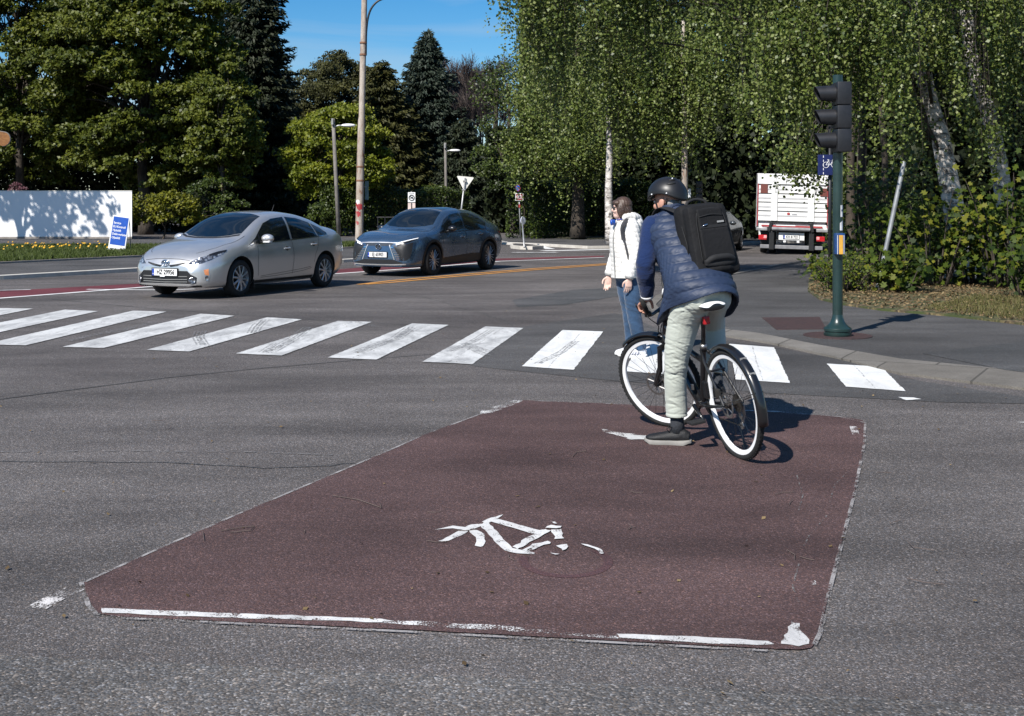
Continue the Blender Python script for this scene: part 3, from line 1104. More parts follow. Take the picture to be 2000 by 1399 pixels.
def shrub(name, label, base, h, w, ns, nleaf, lsize, lm, shape='maple', cat='shrub', group=None, low=.1, bush=.16):
    """stems with leaves along and round their upper parts"""
    t = thing(name, label, cat, base, 0, group)
    base = np.asarray(base, float)
    st, pts, tint = MB(), [], []
    for i in range(ns):
        an = rng.uniform(0, 2 * PI)
        R_ = w * math.sqrt(rng.random())
        hh = h * rng.uniform(.55, 1.05) * (1 - .25 * (R_ / w) ** 2)
        b0 = base + np.array([math.cos(an) * R_ * .35, math.sin(an) * R_ * .35, 0])
        e = base + np.array([math.cos(an) * R_, math.sin(an) * R_, hh])
        q = cr([b0, b0 * .5 + e * .5 + np.array([0, 0, .12 * h]), e], 8)
        st.tube(q, np.linspace(.014 + .004 * h, .004, 8), 4)
        s = low + (1 - low) * rng.random(nleaf)
        k = np.clip((s * 7).astype(int), 0, 6)
        p = q[k] + (q[k + 1] - q[k]) * (s * 7 - k)[:, None] + rng.normal(size=(nleaf, 3)) * bush
        pts.append(p)
        tint.append(np.full(nleaf, rng.normal(.45, .2)))
    pts, tint = np.concatenate(pts), np.concatenate(tint)
    ok = pts[:, 2] > base[2] + .02
    st.build('stem', M['bark'], t, True, True)
    leaf_mesh('foliage', pts[ok], lsize, LM[lm], t, bias=(-.3, -.6, .8), spread=.6, tint=tint[ok], shape=shape)
    return t


def at(px, Y, z=0.0):
    return ((px - 1000.0) * Y / FPX, Y, z)


# ---- left of the street
broadleaf('maple_tree', 'huge dark green maple filling the sky behind the white hoarding', at(285, 63), (at(278, 63)[0], 63, 8.4), (5.6, 3.8, 7.0), 250, 1.1, 36, 17, .22, 'maple', .34, zlo=-.92, vflat=1.05, wobble=.28)
broadleaf('maple_tree', 'loose maple at the edge of the picture that shades the white hoarding', at(-130, 48.8), (-25.9, 47.9, 8.2), (4.2, 3.0, 3.6), 40, .9, 13, 12, .25, 'maple', .26, zlo=-.6, vflat=1.0, wobble=.28)
broadleaf('maple_tree', 'maple whose leaves touch the silver car roof line, right of the huge maple', at(440, 59), (at(436, 59)[0], 59, 5.4), (1.6, 1.5, 3.4), 60, .75, 26, 14, .19, 'maple', .16, zlo=-.9, vflat=1.05, wobble=.24)
broadleaf('maple_tree', 'maple filling the corner of the picture above the timber board', at(45, 66), (at(28, 66)[0], 66, 8.8), (4.8, 3.4, 7.2), 185, 1.1, 30, 15, .22, 'maple', .28, zlo=-.9, vflat=1.05, wobble=.3)
conifer('conifer_tree', 'tall nearly black conifer rising out of frame beside the blue sky', at(500, 73), 19.0, 3.6, 'conifer', 44, 34, .38, power=.62)
conifer('conifer_tree', 'black conifer with a stepped edge against the sky, shorter than its tall neighbour', at(530, 79), 13.4, 2.9, 'conifer', 36, 30, .36, power=.6)
conifer('conifer_tree', 'slim black conifer half hidden behind the huge maple', at(452, 77), 17.0, 2.9, 'conifer', 36, 28, .36, power=.6)
broadleaf('yew_tree', 'rounded olive brown evergreen behind the rusty lamp post', at(665, 88), (at(665, 88)[0], 88, 7.4), (4.2, 3.6, 5.3), 180, 1.0, 34, 16, .19, 'yew', .3, vflat=1.0)
broadleaf('maple_tree', 'yellow green maple behind the leaning street lamp', at(662, 61), (at(662, 61)[0], 61, 4.1), (2.55, 1.9, 2.75), 76, .8, 30, 16, .17, 'maple_bright', .18, zlo=-.95)
conifer('spruce_tree', 'blue green spruce with a pointed top behind the blue car', at(835, 88), 14.6, 5.2, 'spruce', 52, 50, .34, power=.72)
conifer('spruce_tree', 'dark spruce filling the gap between olive evergreen and pointed spruce', at(745, 84), 11.8, 4.6, 'yew', 44, 46, .34, power=.6)
conifer('spruce_tree', 'low dark spruce below the bare twigs behind the give way sign', at(905, 82), 7.6, 2.8, 'conifer', 28, 28, .34, power=.55)


def bare_tree(name, label, base, h, seed):
    t = thing(name, label, 'bare tree', base)
    rd = random.Random(seed)
    mb, tw = MB(), MB()

    def grow(p, d, ln, r, lv):
        q = p + d * ln
        mid = (p + q) / 2 + Vector((rd.uniform(-1, 1), rd.uniform(-1, 1), 0)) * ln * .08
        (mb if lv < 3 else tw).tube([p, mid, q], [r, r * .8, r * .6], 5 if lv < 3 else 3, False)
        if lv >= 6: return
        for i in range(4 if lv < 5 else 5):
            a = Vector((rd.uniform(-1, 1), rd.uniform(-1, 1), rd.uniform(-.1, 1.0)))
            nd = (d * 1.1 + a * .55).normalized()
            grow(p + (q - p) * rd.uniform(.55, 1.0), nd, ln * rd.uniform(.62, .85), max(.017, r * .55), lv + 1)

    grow(Vector(base), Vector((0, 0, 1)), h * .335, .20, 0)
    mb.build('trunk', M['bark'], t, True, True)
    tw.build('twigs', M['twig'], t, False, True)
    return t


bare_tree('bare_tree', 'leafless tree of grey brown twigs between pointed spruce and hanging birch', at(922, 93), 13.5, 4)
bare_tree('bare_tree', 'lower leafless tree half covered by the edge of the hanging birch', at(958, 90), 10.5, 9)

hedge('hedge', 'dark clipped hedge behind the blue car, below the spruces', [xy(640, 462), (-6.5, 62), (-2.8, 66)], 1.3, 2.3, 16000, .14, 'hedge')
broadleaf('bush', 'yellow green bush beside the end of the white hoarding', at(318, 54), (at(318, 54)[0], 54, 1.15), (1.75, .8, .9), 34, .5, 14, 10, .16, 'bush', .05, zlo=-.5, wobble=.22, cat='bush', stem='stem', crown='foliage')
broadleaf('bush', 'dark green bush between yellow green bush and silver car', at(400, 57), (at(400, 57)[0], 57, 1.5), (1.8, .9, 1.4), 34, .5, 12, 10, .15, 'hedge', .05, zlo=-.6, wobble=.25, cat='bush', stem='stem', crown='foliage')
broadleaf('bush', 'dark bush at the foot of the leaning street lamp', at(655, 60), (at(655, 60)[0], 60, 1.2), (1.5, .9, 1.3), 30, .5, 12, 10, .15, 'hedge', .05, zlo=-.6, wobble=.25, cat='bush', stem='stem', crown='foliage')
broadleaf('bush', 'copper red bush peeping over the top of the white hoarding', at(36, 59), (at(36, 59)[0], 59, 2.2), (.5, .4, .5), 14, .25, 10, 8, .10, 'red', .04, wobble=.15, cat='bush', stem='stem', crown='foliage')

# ---- birches on the right of the street
birch('birch_tree', 'birch with a dark rough trunk and fine hanging twigs, left of the white trunk', at(1128, 52, .15), at(1125, 52, 13), .27,
      [((2.0, 51.5, 6.6), (2.3, 2.2, 2.6), .34), ((3.2, 51, 8.0), (3.2, 2.2, 3.0), .26), ((1.2, 52, 5.2), (1.4, 1.6, 1.6), .16), ((2.3, 51, 4.2), (2.6, 1.6, 1.0), .24)], (.8, 2.2), 3400, .115, .095, bark='bark', jit=.12)
birch('birch_tree', 'birch with a white trunk right behind the woman in the white jacket', at(1192, 44, .15), at(1184, 44, 11), .15,
      [((3.3, 43.5, 7.0), (2.6, 1.8, 2.6), .5), ((5.0, 43, 6.3), (2.2, 1.8, 2.4), .5)], (1.0, 2.4), 1900, .10, .08, jit=.10)
birch('birch_tree', 'large leaning birch with peeling bark beside the tilted grey pole', at(1880, 24, .1), at(1740, 23.5, 12.5), .25,
      [((4.4, 23.5, 7.6), (3.4, 2.4, 2.2), .36), ((1.9, 24.5, 6.6), (2.0, 1.8, 1.6), .22), ((7.3, 22.0, 6.2), (2.6, 1.8, 1.8), .26), ((6.0, 21.5, 4.8), (1.5, 1.0, .8), .16), ((.25, 24.6, 6.3), (.75, 1.3, 1.0), .07, .7), ((.9, 25.0, 5.0), (.9, 1.3, .9), .06, .7)], (1.2, 3.0), 2700, .072, .048,
      mid=[at(1868, 24, 1.2), at(1838, 23.8, 2.9), at(1795, 23.6, 5.0)])
birch('birch_tree', 'second leaning birch with white bark at the edge of the picture', at(1985, 25.5, .1), at(1850, 25, 12.5), .22,
      [((9.8, 24, 6.4), (2.6, 2.0, 2.2), .5), ((8.6, 22.5, 4.9), (1.8, 1.2, 1.0), .3), ((11.0, 24, 4.6), (1.5, 1.2, 1.0), .2)], (1.1, 2.6), 1400, .072, .050,
      mid=[at(1965, 25.5, 1.5), at(1935, 25.3, 3.4), at(1890, 25.2, 5.4)])
birch('birch_tree', 'birch whose long twigs hang over the road above the white lorry', at(1690, 41, .1), at(1660, 41, 12), .2,
      [((9.8, 41, 7.2), (3.2, 2.0, 2.6), .45), ((6.2, 43, 7.0), (2.8, 2.0, 2.4), .47), ((7.3, 29.6, 2.75), (.9, .4, .2), .035, .22), ((8.0, 29.8, 2.55), (.4, .3, .2), .02, .3)], (1.2, 2.8), 2200, .10, .07, bark='bark', jit=.06)

hedge('hedge', 'tall leafy hedge with a bright end behind the bike route sign', [xy(1014, 470), (3.4, 56.5), (9.0, 57)], 1.5, 2.5, 26000, .13, 'hedge')
hedge('hedge', 'dark hedge along the side road beside the lorry', [(9.2, 57.5), (12.5, 55), (14.8, 49), (15.5, 42)], 1.6, 2.8, 26000, .14, 'hedge')
broadleaf('maple_tree', 'broad leaved tree with a low branch over the side street, left of the birches', at(1000, 66), (at(985, 66)[0], 65, 4.0), (1.7, 1.3, 2.6), 30, .7, 14, 10, .15, 'hedge', .16, zlo=-.7)

# undergrowth at the right corner
shrub('sapling', 'dense maple sapling right behind the tilted grey pole', at(1820, 22.2, .08), 2.0, 1.0, 22, 36, .12, 'sapling', bush=.2)
shrub('sapling', 'dark leafy sapling between traffic light and tilted pole', at(1700, 23.2, .08), 1.9, .7, 14, 28, .10, 'sapling', bush=.2)
shrub('sapling', 'tall maple sapling at the right edge of the picture', at(1970, 21.5, .08), 2.3, 1.0, 24, 40, .12, 'sapling', bush=.2)
shrub('sapling', 'yellowish maple sapling under the leaning birch trunks', at(1900, 22.6, .08), 1.7, .9, 16, 30, .13, 'sapling', bush=.2)
shrub('shrub', 'low broad leaved shrub at the foot of the tilted pole', at(1760, 20.6, .08), .75, .5, 18, 20, .13, 'sapling', bush=.1)
shrub('shrub', 'small leaved weed clump in front of the tilted pole, beside the traffic light', at(1650, 20.9, .08), .62, .75, 40, 34, .06, 'sapling', shape='diamond', bush=.1)
shrub('shrub', 'shrub with light leaves behind the traffic light pole', at(1655, 22.5, .08), 1.0, .45, 12, 22, .10, 'sapling', bush=.18)
shrub('shrub', 'sparse shrub reaching over the road edge beside the lorry', at(1606, 23.5, .08), .55, .4, 10, 14, .10, 'sapling', bush=.14)
shrub('shrub', 'leafy shrub at the very corner of the verge', at(2010, 19.4, .08), 1.15, .6, 18, 24, .12, 'sapling', bush=.14)
shrub('sapling', 'shaded sapling deep under the birches, left of the leaning trunk', at(1745, 26.5, .08), 2.6, 1.0, 18, 34, .12, 'hedge', bush=.24)
shrub('sapling', 'taller shaded sapling under the birches above the tilted pole foot', at(1735, 27, .08), 3.6, .9, 16, 34, .11, 'hedge', bush=.3)

# far wood behind everything: nobody could count these trees
wp = []
for (x0, x1, y0, y1, h, k) in ((.5, 9, 64, 72, 13, 55000), (-1.5, 3, 66, 72, 6, 9000), (8, 34, 52, 62, 14, 90000), (3, 12, 59, 64, 6, 30000), (12.5, 22, 29, 38, 11, 70000), (-46, -17, 68, 76, 9, 40000), (-24, -12, 86, 94, 9, 20000), (-16, -2, 98, 106, 6.5, 22000)):
    a = np.stack([rng.uniform(x0, x1, k), rng.uniform(y0, y1, k), rng.uniform(0, 1, k) ** .9 * h], 1)
    den = np.sin(a[:, 0] * 1.1) * np.sin(a[:, 2] * 1.0 + a[:, 0] * .5) + rng.normal(size=k) * .35
    wp.append(a[(den > -.45) | (a[:, 2] < 5)])
wd = leaf_mesh('woodland', np.concatenate(wp), .42, LM['wood'], None, bias=(-.2, -.5, .4), spread=.8)
tag(wd, 'dark wood behind the birches and hedges', 'woodland', kind='stuff')

# trunks in the shade of the wood that can still be told apart
for i, (px, Y, r_, h_, lab) in enumerate(((1725, 30, .10, 8, 'thin shaded trunk beside the tilted pole'),
                                          (1660, 40, .16, 10, 'shaded trunk in the wood behind the lorry'), (960, 75, .30, 9, 'thick dark trunk behind the blue car boot'), (985, 72, .18, 9, 'dark slanting trunk left of the bright hedge end'))):
    t = thing('shade_tree', lab, 'tree', at(px, Y))
    trunk_mb(at(px, Y), at(px + 8, Y, h_), r_, r_ * .4, [], .12).build('trunk', M['bark'], t, True, True)
    leaf_mesh('crown', np.array([at(px, Y, h_)]) + in_ball(700) * np.array([1.6, 1.6, 1.8]), .2, LM['hedge'], t, bias=(-.2, -.5, .6))


# grass, dandelions, leaf litter, weeds
def scatter_poly(poly, n):
    p = np.array(poly)
    lo, hi = p.min(0), p.max(0)
    out = []
    while sum(len(o) for o in out) < n:
        q = rng.uniform(lo, hi, (n * 2, 2))
        x, y = q[:, 0], q[:, 1]
        ins = np.zeros(len(q), bool)
        j = len(p) - 1
        for i in range(len(p)):
            c = ((p[i, 1] > y) != (p[j, 1] > y)) & (x < (p[j, 0] - p[i, 0]) * (y - p[i, 1]) / (p[j, 1] - p[i, 1] + 1e-12) + p[i, 0])
            ins ^= c
            j = i
        out.append(q[ins])
    return np.concatenate(out)[:n]


gp = scatter_poly([xy(-60, 528), xy(0, 521), xy(275, 507), xy(470, 499), xy(690, 489), xy(700, 481), xy(470, 483), xy(275, 487), xy(0, 487), xy(-60, 488)], 26000)
gz = np.full(len(gp), SWZ + .03 + .06)
ga = np.zeros((len(gp), 3)); ga[:, 2] = 1
o = leaf_mesh('grass', np.column_stack([gp, gz]), .17, LM['grass'], None, bias=(0, -1, .2), aspect=.16, axis=ga)
tag(o, 'rough grass on the verge before the white hoarding', 'grass', kind='stuff')
dp = scatter_poly([xy(0, 505), xy(270, 500), xy(275, 488), xy(0, 488)], 75)
o = leaf_mesh('dandelions', np.column_stack([dp, rng.uniform(.24, .34, len(dp))]), .07, leaf_mat('dandelion_yellow', [(.55, .28, .01), (.7, .42, .02)], .6, .2), None, bias=(-.3, -.8, .9), aspect=1.0, spread=.3)
tag(o, 'yellow dandelions in the verge grass', 'flowers', kind='stuff')
lp = scatter_poly([R_verge[i] for i in range(6)] + [(12, 21.5), (9, 23), xy(1600, 545)], 9000)
o = leaf_mesh('leaf_litter', np.column_stack([lp, rng.uniform(.085, .115, len(lp))]), .05, LM['dry'], None, bias=(0, 0, 1), spread=.4)
tag(o, 'dry fallen leaves on the verge below the birches', 'leaf litter', kind='stuff')
vp = scatter_poly([xy(1800, 617), xy(1850, 622), xy(2000, 640), xy(2100, 650), xy(2100, 600), xy(1900, 590)], 2600)
va = np.zeros((len(vp), 3)); va[:, 2] = 1
o = leaf_mesh('grass', np.column_stack([vp, np.full(len(vp), .12)]), .11, leaf_mat('dry_grass_blade', [(.07, .06, .02), (.10, .10, .03), (.16, .14, .06)], .7, .2, .2), None, bias=(0, -1, .2), aspect=.09, axis=va, spread=.8)
tag(o, 'thin grass at the pavement edge below the birches', 'grass', kind='stuff')
# seeds, gravel and twig bits swept about the carriageway
q = np.column_stack([rng.uniform(-5, 7, 900), rng.uniform(3.7, 18, 900), np.full(900, .012)])
o = leaf_mesh('litter', q, rng.uniform(.008, .03, 900), LM['dry'], None, bias=(0, 0, 1), spread=.25)
tag(o, 'seeds, grit and leaf scraps strewn on the asphalt', 'litter', kind='stuff')
tb = MB()
for _ in range(26):
    px, py = random.uniform(100, 1950), random.uniform(700, 1150)
    g = G(px, py, .012)
    an, ln = random.uniform(0, PI), random.uniform(.04, .16)
    d = Vector((math.cos(an), math.sin(an), 0)) * ln
    k = Vector((-d.y, d.x, 0)) * random.uniform(-.3, .3)
    tb.tube([g, g + d * .5 + k, g + d], .0018, 4)
for pts in ([(650, 968), (700, 976), (745, 992), (742, 984)], [(432, 1037), (470, 1030), (497, 1028), (490, 1036), (450, 1040)], [(1118, 892), (1126, 883), (1145, 881)]):
    tb.tube([G(x, y, .012) for x, y in pts], .0022, 4)
o = tb.build('twig_litter', M['twig'])
tag(o, 'small broken twigs lying on the road', 'twigs', kind='stuff')

# ------------------------------------------------------------------ street furniture
M['green_paint'] = simple('dark_green_paint', (.012, .030, .028), .32, 0, .2, 9, .05, 90, .3)
M['black_plastic'] = simple('black_plastic', (.014, .014, .016), .42, 0, .25, 12, .06, 120)
M['lamp_glass'] = simple('unlit_signal_lens', (.03, .012, .01), .15, 0, .3)
M['blue_paint'] = simple('blue_paint', (.012, .05, .16), .4, 0, .2, 10)
M['blue_dark'] = simple('navy_sign_face', (.006, .012, .075), .45, 0, .2, 10)
M['sign_blue'] = simple('sign_blue', (.006, .075, .40), .5, 0, .12, 8)
M['yellow_label'] = simple('yellow_label', (.62, .33, .05), .5, 0, .12, 14)
M['white_plain'] = simple('white_enamel', (.78, .78, .77), .45, 0, .06, 6)
M['sticker'] = simple('worn_white_sticker', (.70, .70, .70), .6, 0, .15, 30)
M['galv'] = simple('galvanised_steel', (.36, .36, .36), .45, .55, .25, 5, .05, 60)
M['galv_dull'] = simple('dull_galvanised_steel', (.30, .30, .29), .65, .2, .3, 4, .05, 60)
M['wood_pole'] = simple('weathered_pole_wood', (.17, .155, .14), .9, 0, .35, 3, .4, 30)
M['rust_red'] = simple('traffic_red', (.32, .03, .035), .5, 0, .2)
M['maroon'] = simple('maroon_sign_face', (.22, .022, .03), .5, 0, .15)
M['black'] = simple('black_ink', (.012, .012, .012), .6, 0, .1)
M['alu_back'] = simple('aluminium_sign_back', (.70, .68, .62), .55, .1, .08, 4)

n = N('rusty_painted_steel')
co = n.coord('Object', (1, 1, .25))
f = n.noise(co, 7, 6, .7, .5)
base = n.ramp(f, [(.40, (.42, .37, .32, 1)), (.56, (.31, .25, .20, 1)), (.66, (.20, .09, .05, 1))])
co2 = n.coord('Object')
base = n.mix(.5, base, n.ramp(n.noise(co2, 25, 4), [(.3, .65), (.7, 1.2)]), 'MULTIPLY')
n.set(Base_Color=base, Roughness=.85)
n.bump(f, .3, .02)
M['rusty'] = n.m

n = N('cast_iron_cover')
co = n.coord('World')
br = n.node('TexBrick')
br.inputs['Scale'].default_value = 9.0
br.inputs['Mortar Size'].default_value = .018
br.inputs['Color1'].default_value = (.066, .034, .032, 1)
br.inputs['Color2'].default_value = (.040, .022, .021, 1)
br.inputs['Mortar'].default_value = (.022, .015, .015, 1)
n.link(co, br.inputs['Vector'])
n.set(Base_Color=n.mix(.5, br.outputs['Color'], n.ramp(n.noise(co, 30, 4), [(.3, .6), (.7, 1.4)]), 'MULTIPLY'), Roughness=.7)
n.bump(br.outputs['Fac'], -.8, .02)
M['iron'] = n.m

# traffic light on its flared base
TB = G(1636, 656, CKZ)
tx, ty = TB.x, TB.y
PXM = FPX / ty


def tz(py): return CAM_H - (py - 400) / PXM


TL = thing('traffic_light', 'green traffic light post seen from the side, by the leafy verge and manhole', 'traffic light', (tx, ty, CKZ))
mb = MB()
mb.lathe([(.060, .19), (.059, 1.2), (.058, tz(147) - CKZ)], (tx, ty, CKZ), seg=28)
mb.build('pole', M['green_paint'], TL, True, True, rad(40))
MB().lathe([(.160, .0), (.163, .006), (.163, .03), (.152, .037), (.152, .05), (.163, .057), (.163, .085), (.158, .093), (.130, .11), (.098, .14), (.078, .175), (.066, .215), (.060, .25), (.0605, .25)], (tx, ty, CKZ + .004), seg=36).build('base', M['green_paint'], TL, True, True, rad(30))
# push button box, toward the street
pb = MB().box((tx, ty - .075, (tz(455) + tz(497)) / 2), (.118, .10, .255), bev=.02).build('push_button_box', M['blue_paint'], TL, True, True, rad(40))
MB().box((tx + .004, ty - .1275, (tz(459) + tz(496)) / 2), (.046, .005, .225)).build('label', M['yellow_label'], pb, False, True)
for dx in (-.036, .040):
    MB().box((tx + dx, ty - .127, (tz(459) + tz(496)) / 2), (.005, .004, .225)).build('label', M['sticker'], pb, False, True)
for k, (y0, y1, x0, x1) in enumerate(((401, 424, .018, .056), (430, 450, .010, .054))):
    # curved stickers wrapped on the pole
    V, F = [], []
    for j in range(6):
        x = x0 + (x1 - x0) * j / 5
        yy = ty - math.sqrt(.0600 ** 2 - x * x) if x < .0595 else ty
        zb, zt = tz(y1), tz(y0)
        if k == 1: zt -= .035 * (1 - j / 5); 
        V += [(tx + x, yy - .003, zb), (tx + x, yy - .003, zt)]
    for j in range(5): F.append((2 * j, 2 * j + 2, 2 * j + 3, 2 * j + 1))
    st = mk('sticker', V, F, M['sticker'], TL, True, True)
    if k == 0:
        MB().box((tx + .038, ty - .0505, tz(411)), (.022, .004, .022), Matrix.Rotation(rad(38), 3, 'Z')).build('print', M['blue_dark'], st, False, True)
# signal head turned to face the crossing street on the left
hd = MB()
HX0, HX1 = tx - .072, tx + .098
ztop, zbot = tz(163), tz(299)
hz_ = (ztop - zbot) / 3
for k in range(3):
    hd.box(((HX0 + HX1) / 2, ty - .12, zbot + hz_ * (k + .5)), (HX1 - HX0, .28, hz_ - .006), bev=.018)
hd.box(((HX0 + HX1) / 2 + .02, ty - .12, (ztop + zbot) / 2), (.10, .24, ztop - zbot - .03))
hd.box((tx, ty - .02, ztop - .06), (.06, .10, .03))
hd.box((tx, ty - .02, zbot + .06), (.06, .10, .03))
head = hd.build('signal_head', M['black_plastic'], TL, True, True, rad(35))
for k in range(3):
    zc = zbot + hz_ * (k + .5)
    V, F = [], []
    sg, R1, R0 = 20, .102, .088
    for ring, (rr, xo, th) in enumerate(((R1, 0, 0), (R0, -.235, 1), (R0 - .005, -.232, 1), (R1 - .006, 0, 0))):
        for j in range(sg + 1):
            an = rad(-60) + rad(300) * j / sg          # open underneath
            cut = .07 * (1 - math.sin(an)) * .5 if th else 0
            V.append((HX0 - .002 + xo + cut, ty - .12 + rr * math.cos(an), zc + rr * math.sin(an)))
    w = sg + 1
    for a in range(3):
        for j in range(sg): F.append((a * w + j, a * w + j + 1, (a + 1) * w + j + 1, (a + 1) * w + j))
    mk('visor', V, F, M['black_plastic'], head, True, True, rad(40))
    MB().lathe([(.088, .0), (.075, .012), (.04, .022), (.0001, .026)], (HX0, ty - .12, zc), (-1, 0, 0), 20).build('lens', M['lamp_glass'], head, True, True)
MB().lathe([(.40, .0), (.40, .014), (.36, .012), (.355, .009), (.15, .009)], (tx, ty, CKZ - .006), seg=40).build('manhole_cover', M['iron'], tag(thing('manhole_cover', 'round rusty iron cover under the traffic light base', 'manhole cover', (tx, ty, CKZ))), True, True, rad(30))
gr = [G(px, py, CKZ) for px, py in ((1488, 621), (1601, 620), (1614, 643.5), (1516, 644.5))]
mb = MB()
mb.V += [p + Vector((0, 0, .006)) for p in gr] + [p + Vector((0, 0, -.01)) for p in gr]
mb.F += [(0, 3, 2, 1), (0, 1, 5, 4), (1, 2, 6, 5), (2, 3, 7, 6), (3, 0, 4, 7)]
t = mb.build('utility_cover', M['iron'])
bm = bmesh.new(); bm.from_mesh(t.data); bmesh.ops.recalc_face_normals(bm, faces=bm.faces[:])
bm.to_mesh(t.data); bm.free()
tag(t, 'rectangular brown chequered cover in the pavement beside the round one', 'utility cover')


def bike_icon(c, u, v, s, r, m, parent, name='symbol'):
    """little bicycle pictogram of thin tubes in the plane u,v"""
    c, u, v = Vector(c), Vector(u), Vector(v)
    mb = MB()
    q = lambda x, y: c + u * x * s + v * y * s
    for x in (-.5, .5): mb.tube([q(x + .34 * math.cos(a), -.2 + .34 * math.sin(a)) for a in np.linspace(0, 2 * PI, 17)], r, 5, False)
    for pl in ([(-.5, -.2), (-.2, .3), (.3, .3), (0, -.2), (-.5, -.2)], [(.5, -.2), (.28, .42), (.42, .48)], [(0, -.2), (-.24, .42), (-.34, .42), (-.12, .42)]):
        mb.tube([q(x, y) for x, y in pl], r, 5)
    return mb.build(name, m, parent, False, True)


# blue bike-lane sign on its dark post
b0 = Vector(at(1621, 21.3, CKZ))
t = thing('bike_lane_sign', 'dark blue square bike lane sign half hidden by the traffic light pole', 'road sign', b0)
MB().tube([b0, b0 + Vector((0, 0, 3.0))], .033, 12).build('post', M['black_plastic'], t, True, True)
pc = P(1615.5, 322.5, 21.2)
pl = MB().box(pc, (.34, .02, .37), bev=.008).build('plate', M['blue_dark'], t, False, True)
for k in range(5): MB().box(pc + Vector((-.07, -.0115, -.15 + k * .075)), (.011, .003, .04)).build('lane_line', M['sticker'], pl, False, True)
bike_icon(pc + Vector((.05, -.013, .03)), (1, 0, 0), (0, 0, 1), .15, .005, M['sticker'], pl)

# tilted grey pole without a sign
mb = MB()
a, b = P(1713, 562, 21.2), P(1766, 316, 21.2)
a.z = min(a.z, .05)
mb.tube([a, a.lerp(b, .5), b], [.041, .041, .040], 14)
mb.build('sign_pole', M['galv'], tag(thing('tilted_pole', 'bare grey metal pole tilting to one side in the bushes', 'pole', a)), True, True, rad(40))

# tall rusty lamp post
LPY = 41.0
lb = Vector(((702.5 - 1000) * LPY / FPX, LPY, SWZ))
LPT = thing('lamp_post', 'tall rust stained lamp post with a curved arm, between the two front cars', 'lamp post', lb)
k_ = LPY / FPX


def lp(px, py): return P(px, py, LPY)


bot = lp(701.5, 484)
pts = [bot, lp(702, 440), lp(704.5, 300), lp(706.2, 236), lp(706.6, 228), lp(709, 110), lp(711.6, 0), lp(712.5, -40)]
MB().tube(pts, [8.2 * k_, 7.8 * k_, 7.2 * k_, 7.0 * k_, 6.0 * k_, 5.9 * k_, 5.6 * k_, 5.2 * k_], 18).build('pole', M['rusty'], LPT, True, True, rad(50))
M['collar'] = simple('rusted_collar', (.20, .10, .06), .9, 0, .4, 20)
for py, px in ((84, 709.7), (107, 709.2), (326, 704), (353, 703.5)):
    MB().tube([lp(px, py + 1.6), lp(px, py - 1.6)], (7.2 if py < 200 else 8.0) * k_, 16).build('collar', M['collar'], LPT, True, True, rad(50))
mb = MB()
mb.tube(cr([lp(714.5, 108), lp(715.5, 62), lp(720, 30), lp(730, 10), lp(748, -2), lp(790, -10)], 30), 2.0 * k_, 10)
mb.build('arm', M['black_plastic'], LPT, True, True)
MB().ell(lp(806, -10), (.45, .16, .10)).build('lamp_head', M['galv'], LPT, True, True)
for py, c, w in ((395, 'sticker', 9), (404, 'rust_red', 14), (418, 'rust_red', 11), (436, 'rust_red', 8)):
    V, F = [], []
    for j in range(7):
        an = rad(-70 + 110 * j / 6 * (w / 14))
        cx = lp(703 - (py - 400) * .02, py)
        V += [cx + Vector((math.sin(an) * 7.85 * k_, -math.cos(an) * 7.85 * k_, s_ * w * .45 * k_ * (1 + .4 * math.sin(j * 2.1)))) for s_ in (-1, 1)]
    for j in range(6): F.append((2 * j, 2 * j + 2, 2 * j + 3, 2 * j + 1))
    mk('graffiti', V, F, M[c], LPT, True, True)
t = thing('sign_panel', 'narrow grey green panel fixed behind the rusty lamp post', 'sign panel', lp(716, 390))
MB().box(lp(715, 372) + Vector((0, .2, 0)), (.13, .02, .66)).build('panel', simple('grey_green_panel', (.12, .19, .18), .5), t, False, True)
MB().box(lp(709, 365) + Vector((0, .17, 0)), (.2, .02, .03)).build('bracket', M['galv'], t, False, True)
t = thing('wooden_post', 'short rotten wooden post leaning on the rusty lamp post', 'post', lp(696.5, 486))
MB().tube([lp(696.5, 486), lp(697.2, 470), lp(697.4, 456)], [.075, .07, .05], 9).build('stump', simple('rotten_wood', (.13, .075, .04), .95, 0, .5, 9, .5, 30), t, True, True)


def street_lamp(label, px0, py0, px1, py1, Y, armx, army, r):
    a, b = P(px0, py0, Y), P(px1, py1, Y)
    a.z = .1
    t = thing('street_lamp', label, 'street lamp', a, 0, 'street lamps before the evergreens')
    MB().tube([a, a.lerp(b, .5), b], [r, r * .9, r * .75], 10).build('pole', M['wood_pole'], t, True, True)
    h = P(px1 + armx, army, Y)
    s = P(px1 + .5, army + 3.5, Y)
    MB().tube([s, s.lerp(h, .5) + Vector((0, 0, .05)), h], .035, 8).build('arm', M['galv'], t, True, True)
    MB().ell(h + Vector((.22, 0, .01)), (.36, .13, .085)).build('lamp_head', M['white_plain'], t, True, True)
    MB().box(P(px1 - .5, py1 + 6, Y) + Vector((0, -.16, 0)), (.10, .10, .3)).build('fuse_box', M['galv_dull'], t, False, True)


street_lamp('leaning wooden street lamp before the yellow green maple', 662, 455, 650.5, 232, 57.5, 21, 245.5, .11)
street_lamp('upright thin street lamp before the dark spruces, behind the give way sign', 872.5, 455, 869.5, 279, 74, 12, 294.5, .10)

